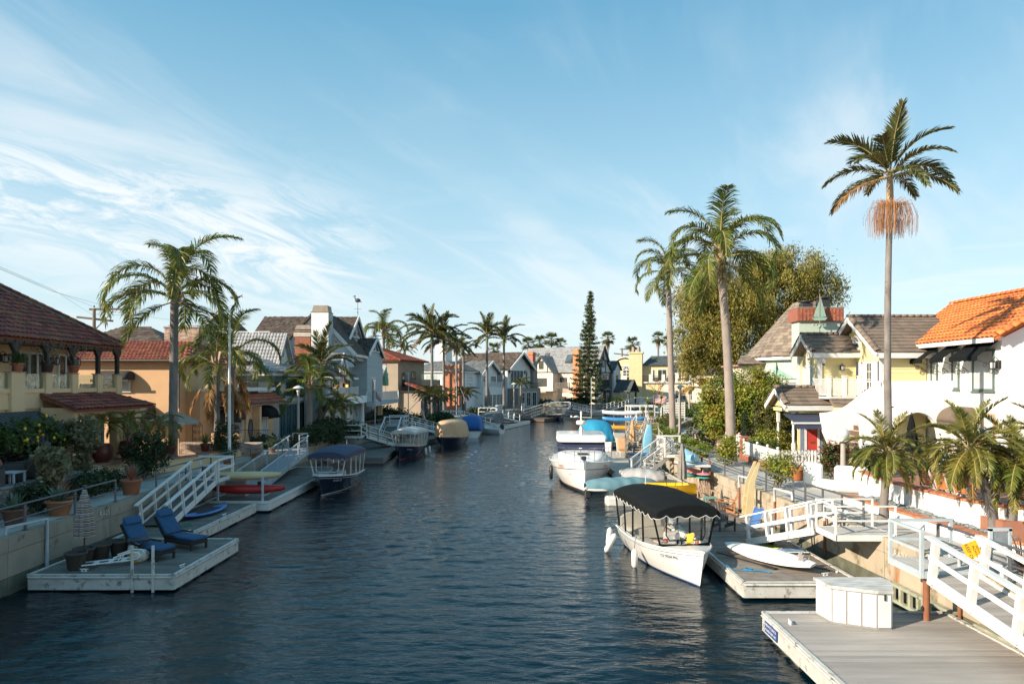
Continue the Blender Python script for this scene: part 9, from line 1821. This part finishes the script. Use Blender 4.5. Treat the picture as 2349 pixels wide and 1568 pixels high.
r=thing('garden_gate','rounded white garden gate between the brick pillars','gate',(13.4,40.3,ZW)); b=MB(); b.prism([(13.38,39.72,ZW+.1),(13.38,40.88,ZW+.1),(13.38,40.88,ZW+1.1)]+[(13.38,40.3+.58*cos(a),ZW+1.1+.28*sin(a)) for a in (.5,1.0,1.57,2.1,2.6)]+[(13.38,39.72,ZW+1.1)],(.05,0,0)); wb(b,'leaf',white,r)
r=thing('block_wall','tan block wall below the cypress columns','wall',(15.5,41.7,ZW)); wb(MB().box((14.0,41.62,ZW),(19,41.9,2.55)),'core',mortar,r); bricks(r,(14.0,41.62,ZW),(1,0,0),4.6,.9,bricktan,.4,.18,.015)
r=thing('iron_fence','thin dark iron fence along the top of the tan block wall','fence',(14,41.75,2.55)); b=MB(); 
for k in range(44): b.beam((14+k*.11,41.75,2.55),(14+k*.11,41.75,3.15),.015,.015)
for z in (2.65,3.13): b.beam((14,41.75,z),(18.8,41.75,z),.025,.025)
wb(b,'bars',darkm,r)
r=thing('red_brick_planter','red brick planter wall along the inner side of the right walk','wall',(14.3,47,ZW)); wb(MB().box((13.9,43.6,ZW),(14.2,52,2.3)),'core',mortar,r); bricks(r,(13.9,52,ZW),(0,-1,0),8.4,.65,brickp,.22,.08); bricks(r,(13.9,43.6,ZW),(1,0,0),.3,.65,bricktan,.3,.16)
r=thing('brick_planter','low red brick planter edge on the outer side of the curving walk','wall',(16,66,ZW)); P=[(14.4,60.5),(15.4,64),(16.8,68),(18.6,73),(20.8,78)]
for a,c in zip(P,P[1:]): wb(MB().beam((*a,ZW+.2),(*c,ZW+.2),.3,.42),'core',mortar,r); d=V((c[0]-a[0],c[1]-a[1],0)); bricks(r,V((*a,ZW))+d.normalized().cross(ZU)*.15,d,d.length,.42,brick,.25,.085,limit=120)
for p,w,l in (((12.75,28.9),(.75,.35,1.0),'left white stucco bench end by the terracotta pot'),((13.6,27.4),(1.2,.4,1.05),'right white stucco bench end beside the pygmy palm')):
 r=thing('stucco_wall',l,'wall',(*p,ZW)); MB().cbox((0,0,w[2]/2),w,0,-.5,.12).build('wall',stW,r)
MB().cbox((0,0,.2),(1.1,.4,.4),0,-.9,.05).build('bench',stW,thing('stucco_bench','white stucco bench between the two bench ends','bench',(13.1,28.1,ZW)))
r=thing('planter_wall','low cream planter wall with brick coping along the right walk','wall',(12.3,20.5,ZW)); P=[(12.05,24.6),(12.3,21.5),(12.45,18.4),(13.1,16.9),(14.2,16.6)]
for a,c in zip(P,P[1:]): wb(MB().beam((*a,ZW+.12),(*c,ZW+.12),.28,.34),'wall',stW,r); coping(r,a,c,.36,ZW+.30)
r=thing('patio_wall','cream patio wall topped with brick coping below the table','wall',(13.2,21,ZW)); P=[(13.6,26.5),(13.15,23.6),(13.25,20.2),(13.6,18.9),(15.2,18.2),(17.5,17.8)]
for a,c in zip(P,P[1:]): wb(MB().beam((*a,ZW+.45),(*c,ZW+.45),.25,.96),'wall',stW,r); coping(r,a,c,.34,ZW+.935)
patio=M('patio_tile',(.42,.20,.12),.7,(.34,.15,.09),3,rv=.1); b=MB(); b.prism([(13.3,18.5,ZW),(22.5,17.5,ZW),(22.5,31,ZW),(13.8,26.5,ZW),(13.4,22,ZW)],(0,0,.62)); b.build('patio',patio,None,kind='structure')
st=MB(); q=random.Random(5); stones=M('grey_river_stone',(.24,.265,.27),.7,(.15,.17,.175),7,rv=.35)
for k in range(900):
 y=q.uniform(17.6,24.4); x=q.uniform(12.3,13.05)+max(0,(18.5-y)*.4); s=q.uniform(.04,.09); T=MX.Rotation(q.random()*6,4,'Z'); st.ball((x,y,ZW+.22+q.uniform(0,.12)),s,6,4,0,(s*1.4,s,s*.55),T.to_3x3())
o=st.build('river_stones',stones,None,kind='stuff')
teak=M('teak_slat',(.52,.20,.06),.55,(.42,.155,.045),6,rv=.15,stretch=(3,3,1))
r=thing('patio_table','long teak slatted patio table with white legs','table',(14.35,20.9,2.27),R(12)); 
for k in range(9): MB().cbox((-.42+k*.105,0,.70),(.095,2.1,.03),0,0,.006).build('slat',M('grey_teak',(.36,.27,.20),.7,rv=.1),r)
b=MB(); b.cbox((0,-1.02,.64),(.9,.03,.10)); b.cbox((-.45,0,.64),(.03,2.0,.10)); b.build('apron',teak,r)
for x in (-.4,.4):
 for y in (-.92,.92): MB().cbox((x,y,.31),(.09,.09,.62)).build('leg',white,r)
def pchair(label,p,rz):
 r=thing('patio_chair',label,'chair',p,rz,'teak patio chairs'); b=MB()
 for s in (-.24,.24): b.beam((s,-.22,0),(s,.28,.45),.035,.03); b.beam((s,.2,0),(s,-.22,.45),.035,.03); b.beam((s,.16,.40),(s,.36,1.0),.035,.03)
 b.build('frame',white,r)
 for k in range(9): t=k/8; MB().beam((-.23,.19+.16*t,.48+.48*t),(.23,.19+.16*t,.48+.48*t),.018,.045).build('back_slat',teak,r)
 for k in range(5): MB().cbox((0,-.2+k*.09,.455),(.46,.07,.02)).build('seat_slat',teak,r)
 return r
c0=pchair('nearest of the three teak chairs on the canal side of the patio table',(13.65,20.5,2.27),R(100))
for p,a,l in (((13.6,21.3,2.27),98,'middle teak chair on the canal side of the patio table'),((13.65,22.1,2.27),95,'farthest of the three teak chairs on the canal side'),((15.1,21.6,2.27),-82,'teak chair on the house side of the patio table'),((15.0,22.3,2.27),-80,'second teak chair on the house side of the patio table'),((14.6,19.4,2.27),-10,'teak chair at the near head of the patio table')): dup(c0,p,R(a),l)
umbrella_closed('closed black parasol under the outside stair landing',(18.9,32.3,ZW+.4),2.5,fabk,darkm,.22,z0=.8)
# lamps
lampw=M('lamp_white',(.62,.62,.60),.4); lpost=M('aggregate_post',(.46,.42,.37),.9,(.30,.27,.24),30,bump=.4,bscale=60)
def lamp(label,p,h,sc=1.0,globe=False):
 r=thing('street_lamp',label,'street lamp',p,0,'street lamps'); MB().lathe([(.13*sc,0),(.12*sc,.2),(.10*sc,h-.55*sc)],(0,0,0),12).build('post',lpost,r)
 if globe: MB().lathe([(.14,0),(.30,.03),(.30,.10),(.14,.13)],(0,0,h-.55),16).build('collar',lampw,r); MB().ball((0,0,h-.20),.27,16,10).build('globe',M('lamp_globe',(.62,.64,.64),.15),r); return r
 MB().lathe([(.11*sc,0),(.15*sc,.05),(.15*sc,.12),(.10*sc,.14)],(0,0,h-.55*sc),12).build('collar',lampw,r); MB().lathe([(.13*sc,0),(.20*sc,.22*sc)],(0,0,h-.41*sc),12).build('lamp_glass',blind,r); MB().lathe([(.46*sc,0),(.44*sc,.05),(.20*sc,.20*sc),(.05*sc,.24*sc),(0,.26*sc)],(0,0,h-.20*sc),18).build('lamp_shade',lampw,r); return r
lamp('lamp post with a white cap beside the farther palm trunk',(14.4,58.6,ZW),4.25); c=A(1581,945,100); lamp('second white capped lamp post farther along the right walk',(c.x,c.y,ZW),4.7); lamp('left bank lamp post in front of the yellow green queen palm',(-14.9,47.6,ZW),4.2,.8); c=A(1179,940,114); lamp('lamp post before the shingled cottage on the bend',(c.x,c.y,ZW),4.5); c=A(1342,930,139); lamp('lamp post in front of the pine foot',(c.x,c.y,ZW),5.0); lamp('globe lamp on a grey post beside the outside stair',(14.55,30.0,ZW),2.35,1,True)
for p,h,l in (((-10.9,71.8,ZW),5.4,'thin grey light pole left of the leaning flagpole'),((-12.5,62.3,ZW),4.6,'thin grey light pole before the grey house patio')): solo('light_pole',MB().tube([(0,0,0),(0,0,h)],.05,7).cbox((-.05,0,h+.06),(.3,.12,.12)),galv,l,'light pole',p)
# flags
fr,fw_,fb=M('flag_red',(.42,.025,.03),.8),M('flag_white',(.74,.73,.71),.8),M('flag_blue',(.025,.035,.12),.8)
def flag(label,p,w,h,fn,pole,group=None):
 # fn(u,v) -> point of the cloth; stripes, canton and stars are separate strips of cloth
 r=thing('flag',label,'flag',p,0,group); b=MB(); MB().tube([V(x) for x in pole],.03,6).build('pole',M('pole_white',(.70,.70,.69),.45),r)
 for k in range(13):
  v0,v1=k/13,(k+1)/13; u0=.40 if k<7 else 0; b.grid(lambda u,v:fn(u0+(1-u0)*u,v0+(v1-v0)*v),12,1,0 if k%2==0 else 1)
 b.build('stripe',[fr,fw_],r); b=MB(); b.grid(lambda u,v:fn(.40*u,v*7/13),6,4); b.build('canton',fb,r); b=MB()
 for j in range(5):
  for i in range(6):
   u,v=.03+.067*i,.05+.105*j; c=[V(fn(u,v)),V(fn(u+.03,v)),V(fn(u+.03,v+.05)),V(fn(u,v+.05))]; n=(c[1]-c[0]).cross(c[3]-c[0]).normalized()*.012
   for s in (1,-1): b.face([q+n*s for q in c])
 b.build('star',fw_,r); return r
wave=lambda w,h,z,am=.08,dr=.15,ph=0:(lambda u,v:V((w*u,am*sin(5*u+1.5*v+ph)*u**.5*1.6,z-h*v-dr*u*u+.04*sin(6*u+ph))))
c=A(1500,930,78); flag('large American flag flying beside the farther palm trunk',(c.x,c.y,ZW),1.4,1.15,wave(1.42,1.05,3.15),[(0,0,0),(0,0,3.5)])
c=A(1404,905,158); flag('small American flag in front of the yellow villa',(c.x,c.y,ZW),2,1.3,wave(2.0,1.3,7.6,.2,1.0),[(0,0,0),(0,0,8.2)])
flag('American flag on a slanting pole at the grey house balcony',(-14.0,69.3,5.3),1.4,1.0,lambda u,v:V((.1+.55*v+.62*u*.3,-.35-.1*sin(5*u),.05-1.25*u*.55-.42*v-.2*u)) ,[(-.3,0,.1),(.1,-.35,.1),(.9,-.6,.1)])
flag('American flag hanging limp from the leaning white pole',(-11.0,69.2,ZW+.9),1.2,2,lambda u,v:V((1.75+.30*v+.10*sin(9*v+u*4)+.25*u*u,-.2+.10*sin(14*v),1.75-1.75*u-.15*v)),[(-.3,0,-.2),(1.75,-.2,2.0)])
c=A(1047,935,92); flag('American flag hanging from the pole before the orange chimney',(c.x,c.y,ZW),1,1,lambda u,v:V((.35+.45*v*.6+.9*u*.9,.1*sin(8*v),4.0-1.9*u-.3*v)),[(0,0,0),(0,0,4.6)])
solo('flagpole',MB().tube([(0,0,0),(0,0,7.9)],[.085,.055],10).ball((0,0,7.95),.09,8,6).cbox((0,0,.05),(.4,.4,.1)),white,'tall white flagpole on the left seawall walk','flagpole',(-15.15,36.6,ZW))
# utility poles and wires
pw_=M('utility_wood',(.22,.16,.12),.9,(.16,.12,.09),4)
def upole(label,p,h,s=1.0,can=False):
 r=thing('utility_pole',label,'utility pole',p,R(12)); MB().tube([(0,0,0),(0,0,h)],[.2*s,.14*s],8).build('pole',pw_,r); b=MB(); b.beam((-.4*s,0,h-.1),(2.6*s,0,h),.14*s,.18*s); b.beam((-1.5*s,.2,h-.8*s),(1.5*s,.2,h-1.1*s),.14*s,.18*s); b.beam((.1,0,h-1.9*s),(1.6*s,0,h-.2),.08*s,.08*s); b.beam((-.2,0,h-2.4*s),(1.4*s,0,h-2.4*s),.12*s,.16*s); b.build('crossarm',pw_,r); b=MB()
 for x in (0,.9,1.5,2.0,2.5): b.lathe([(.05*s,0),(.07*s,.1*s),(.03*s,.2*s)],(x*s,0,h+.08),6)
 b.build('insulator',darkm,r)
 if can: MB().lathe([(.3*s,0),(.3*s,1.0*s)],(-.4*s,0,h-1.8*s),10).build('transformer',galv,r)
 return r
c=A(216,880,62); upole('wooden utility pole above the dark red tile roof',(c.x,c.y,ZW),A(216,707,62).z-ZW); c=A(1427,880,230); upole('far utility pole behind the yellow villa chimney',(c.x,c.y,ZW),A(1427,800,230).z-ZW,1.9); c=A(1527,880,230); upole('far utility pole with a transformer beside the tall palm trunk',(c.x,c.y,ZW),A(1527,823,230).z-ZW,1.7,True)
b=MB(); e=A(255,705,62)
for dz in (0,.25,.6): b.tube([e-V((dz*3,0,dz)),A(120,668-dz*8,48),A(-40,600-dz*10,36)],.009,4); b.tube([e-V((dz*3,0,dz)),A(330,725,75),A(480,745,120)],.012,4)
solo('overhead_wires',b,darkm,'thin overhead wires running from the left utility pole','wires')
b=MB(); P=[V((16.0,28.9,3.6)),V((19,28.5,2.7)),V((21,27,2.9)),V((23,25,4.4))]; b.tube(P,.012,4)
for p in P[:3]: b.ball(p-ZU*.16,.045,6,5,1); b.tube([p,p-ZU*.12],.02,5)
solo('string_lights',b,[darkm,lampw],'string of bare bulbs from the tall king palm to the white house','string lights')
# left garden: stone retaining wall, patio furniture
def stone_wall():
 r=thing('stone_wall','rough field stone retaining wall behind the white roses','wall',(-16.35,20,ZW)); wb(MB().box((-16.75,12,ZW-.05),(-16.42,25.6,2.58)),'core',mortar,r); q=random.Random(9); me=[]
 for v in range(4):
  b=MB(); n=7; P=[(.5*(1+.18*q.uniform(-1,1))*cos(2*pi*k/n),.5*(1+.18*q.uniform(-1,1))*sin(2*pi*k/n)) for k in range(n)]; b.add([(x,y,0) for x,y in P]+[(x*.8,y*.8,.5) for x,y in P],[tuple(range(n,2*n))]+[(k,(k+1)%n,n+(k+1)%n,n+k) for k in range(n)]); me.append(b.mesh('stone',stonem))
 T=[[],[],[],[]]; z=ZW+.12
 while z<2.5:
  y=15+q.uniform(0,.2); hh=q.uniform(.2,.27)
  while y<25.5: w=q.uniform(.22,.42); T[q.randrange(4)].append(basis((-16.42,y+w/2,z),(0,w*1.05,0),(0,0,hh*1.1),(.13,0,0))); y+=w
  z+=hh*.93
 for k in range(4): wp('stone',r,me[k],T[k],75)
 k=0; y=12
 while y<25.5: w=q.uniform(.5,.8); wb(MB().cbox((-16.55,y+w/2,2.62),(.45,w-.02,.08),0,0,.02),'cap_stone',stonem,r); y+=w
stone_wall()
b=MB(); b.box((-20.2,10,ZW),(-16.76,27.3,2.55)); b.build('garden_patio',M('patio_stone',(.24,.21,.18),.9,(.18,.16,.14),2,bump=.2),None,kind='structure')
wk=M('grey_wicker',(.07,.065,.065),.8,(.045,.042,.042),50,bump=.4,bscale=90)
def wchair(label,p,rz,back=.95,cush=True):
 r=thing('wicker_chair',label,'chair',p,rz,'wicker patio chairs'); MB().cbox((0,0,.2),(.68,.66,.38),0,0,.04).build('seat',wk,r); MB().shell(lambda u,v:V((-.36+.72*u,.33+.16*v-.06*sin(pi*u),.3+(back-.3)*v+.06*sin(pi*u)*v)),8,6,.05).build('backrest',wk,r)
 for s in (-.36,.36): MB().cbox((s,0,.33),(.08,.66,.62),0,0,.03).build('arm',wk,r)
 if cush: b=MB(); b.ball((0,.22,.62),.2,12,8,0,(.27,.10,.24)); b.build('cushion',M('pale_cushion',(.44,.45,.46),.85),r)
 return r
w0=wchair('high backed wicker chair with a pale cushion by the dark hedge',(-17.6,25.0,2.58),R(-70),1.25)
wchair('low wicker chair seen from behind at the stone wall',(-17.05,22.2,2.58),R(150),.8,False); wchair('wicker chair at the left edge beside the stone wall',(-17.2,21.4,2.58),R(110),.8,False); wchair('wicker chair beside the small table by the chiminea',(-17.5,24.0,2.58),R(-60),.8,False)
r=thing('side_table','small grey slatted table between the wicker chairs','table',(-17.0,23.2,2.58)); MB().cbox((0,0,.42),(.6,.6,.05)).build('top',gpaint,r); [MB().cbox((x,y,.2),(.06,.06,.4)).build('leg',gpaint,r) for x in (-.25,.25) for y in (-.25,.25)]
r=thing('chiminea','terracotta chiminea in front of the dark hedge','chiminea',(-18.0,23.6,2.58)); MB().lathe([(.12,.1),(.30,.25),(.36,.5),(.28,.75),(.13,1.0),(.14,1.15),(.10,1.15)],(0,0,0),18).build('body',terr,r); MB().ball((.22,-.12,.45),.17,10,8,0,(.16,.16,.15)).build('mouth',black,r)
# tan house patio
r=thing('brick_patio_wall','pale used brick patio wall before the tan stucco house','wall',(-17.4,41.2,ZW)); wb(MB().box((-19.9,40.9,ZW),(-15.0,41.15,2.5)),'core',mortar,r); bricks(r,(-19.9,40.9,ZW),(1,0,0),4.9,.85,brickp,.24,.08)
r=thing('iron_fence','wavy dark iron fence on the tan house patio','fence',(-17,42,2.5)); b=MB()
for k in range(32): x=-18.2+k*.11; b.tube([(x,41.6,2.4),(x+.03,41.6,2.65),(x-.03,41.6,2.9),(x,41.6,3.2)],.01,4)
b.beam((-18.2,41.6,3.2),(-14.7,41.6,3.2),.03,.03); wb(b,'bars',darkm,r)
r=thing('grill_counter','tan stucco grill counter with a covered barbecue','counter',(-17.9,42.6,ZW)); wb(MB().box((-18.6,42.2,ZW),(-16.9,42.85,2.95)),'counter',stB,r); b=MB(); loft(b,[(-18.1,42.5,.26,3.35,2.95),(-18.05,42.5,.3,3.45,2.95),(-17.1,42.5,.3,3.45,2.95),(-17.05,42.5,.26,3.35,2.95)],14,0,3); wb(b,'grill_cover',awnb,r)
for a,c,z,l in (((-17.6,32.6),(-16.2,36.2),2.25,'peach garden wall with terracotta coping beside the tall palm trunk'),((-16.9,36.9),(-15.9,39.8),2.2,'peach planter wall with terracotta coping behind the white landing')):
 r=thing('garden_wall',l,'wall',(*a,ZW)); wb(MB().beam((*a,(ZW+z)/2),(*c,(ZW+z)/2),.3,z-ZW),'wall',stA,r); coping(r,a,c,.42,z,M('terracotta_coping',(.36,.17,.11),.75,rv=.1),int((V((*c,0))-V((*a,0))).length/.4))
r=thing('patio_umbrella','open beige speckled patio umbrella behind the tall palm trunk','umbrella',(-18.9,38,ZW)); MB().tube([(0,0,0),(0,0,2.95)],.03,8).build('pole',darkm,r); b=MB(); n=8
for k in range(n):
 a,c=2*pi*k/n,2*pi*(k+1)/n; p,q_=V((1.45*cos(a),1.45*sin(a),2.25)),V((1.45*cos(c),1.45*sin(c),2.25)); b.face([p,q_,(0,0,2.92)]); b.face([p-ZU*.015,(0,0,2.9),q_-ZU*.015]); b.face([p,p-ZU*.12,q_-ZU*.12,q_])
b.build('canopy',M('speckled_beige',(.40,.37,.31),.85,(.26,.24,.20),14),r)
r=thing('patio_heater','steel mushroom patio heater under the beige umbrella','heater',(-17.8,36.3,ZW)); MB().lathe([(.18,0),(.18,.5),(.03,.52),(.03,1.9),(.09,1.95),(.09,2.15)],(0,0,0),12).build('stand',darkm,r); MB().lathe([(.42,0),(.38,.05),(0,.14)],(0,0,2.2),18).build('reflector',steel,r)
umbrella_closed('closed tan parasol on the grey house patio',(-14.9,76,ZW),3.4,M('tan_canvas',(.55,.36,.19),.85),darkw,.4,z0=.9); umbrella_closed('closed pale green parasol on the upper balcony beside the taupe house',(-14.9,80.5,7.3-2.9),3.6,M('mint_canvas',(.28,.45,.30),.85),white,.28,z0=1.4); c=A(1211,880,104); umbrella_closed('closed dark parasol before the boarded house',(A(1120,930,108).x,106,ZW),4.2,M('grey_brown_canvas',(.20,.18,.155),.85),darkw,.45,z0=1.0)
for k,x in enumerate((-15.4,-14.6,-14.2)): wchair(('left','middle','right')[k]+' sling chair around the closed tan parasol',(x,74.6+k,ZW),R(30+k*70),1.15,False)
# right bank odds and ends
r=thing('traffic_cone','orange and white traffic cone beside the right lamp post','traffic cone',(13.75,58.0,ZW)); MB().cbox((0,0,.03),(.42,.42,.06)).build('base',M('cone_orange',(.75,.17,.02),.5),r); MB().lathe([(.19,0),(.14,.28)],(0,0,.06),14,cap=False).lathe([(.14,.34-.06),(.10,.48)],(0,0,.06),14,1,cap=False).lathe([(.10,.48),(.07,.62)],(0,0,.06),14,0,cap=False).lathe([(.07,.62),(.05,.72)],(0,0,.06),14,1,cap=False).lathe([(.05,.72),(.025,.88),(0,.88)],(0,0,.06),14).build('cone',[M('cone_orange',(.75,.17,.02),.5),white],r)
r=thing('slatted_screen','white slatted screen beyond the farther palm','fence',(19.5,82,ZW))
for k in range(7): MB().cbox((0,0,.35+k*.28),(2.6,.04,.2)).build('slat',white,r)
for x in (-1.25,0,1.25): MB().cbox((x,.04,1.1),(.1,.06,2.2)).build('post',white,r)
for d,l in ((yl(99.5),'left'),(yl(117.5),'right')):
 r=thing('wall_ladder',l+' of the two white ladders hooked over the far seawall','ladder',offs(LB,d,1,-.3,.3),math.atan2(LB.dir(d).y,LB.dir(d).x))
 for x in (-.55,.55): MB().cbox((x,0,1.2),(.12,.12,2.3)).build('rail',white,r)
 for k in range(5): MB().cbox((0,0,.4+k*.45),(1.0,.1,.1)).build('rung',white,r)
for k,d in enumerate((yl(101),yl(105),yl(110.5))): solo('planter_box',MB().cbox((0,0,.45),(2.2,.8,.9),0,0,.05),white,('left','middle','right')[k]+' white planter box behind the railing on the bend','planter',offs(LB,d,1,1.0,ZW),math.atan2(LB.dir(d).y,LB.dir(d).x),'white planter boxes')
c=offs(LB,yl(97),1,3,0); e=offs(LB,yl(104),1,3,0); pickets('white picket fence before the boarded house',[(c.x,c.y),(e.x,e.y)],ZW,.9,.1,None,.16,.26,False)
r=thing('bistro_table','white round garden table behind the picket fence','table',(14.9,35.0,ZW)); MB().lathe([(.25,0),(.04,.05),(.04,.68),(.55,.70),(.56,.73),(0,.74)],(0,0,0),18).build('table',white,r)
r=thing('covered_grill','grey covered grill behind the picket fence','grill',(15.6,35.2,ZW)); b=MB(); loft(b,[(-.45,0,.25,.8,0),(-.4,0,.3,.95,0),(.4,0,.3,.95,0),(.45,0,.25,.8,0)],12,0,3); b.build('cover',M('grey_tarpaulin',(.16,.165,.17),.85),r)
r=thing('spotlight','small white spotlight on the brick coping','light',(13.55,17.3,2.05)); MB().lathe([(.03,-.10),(.09,-.06),(.10,.06),(.07,.07)],(0,0,.12),12).build('housing',lampw,r); MB().tube([(0,0,0),(0,0,.06)],.03,6).build('bracket',galv,r)
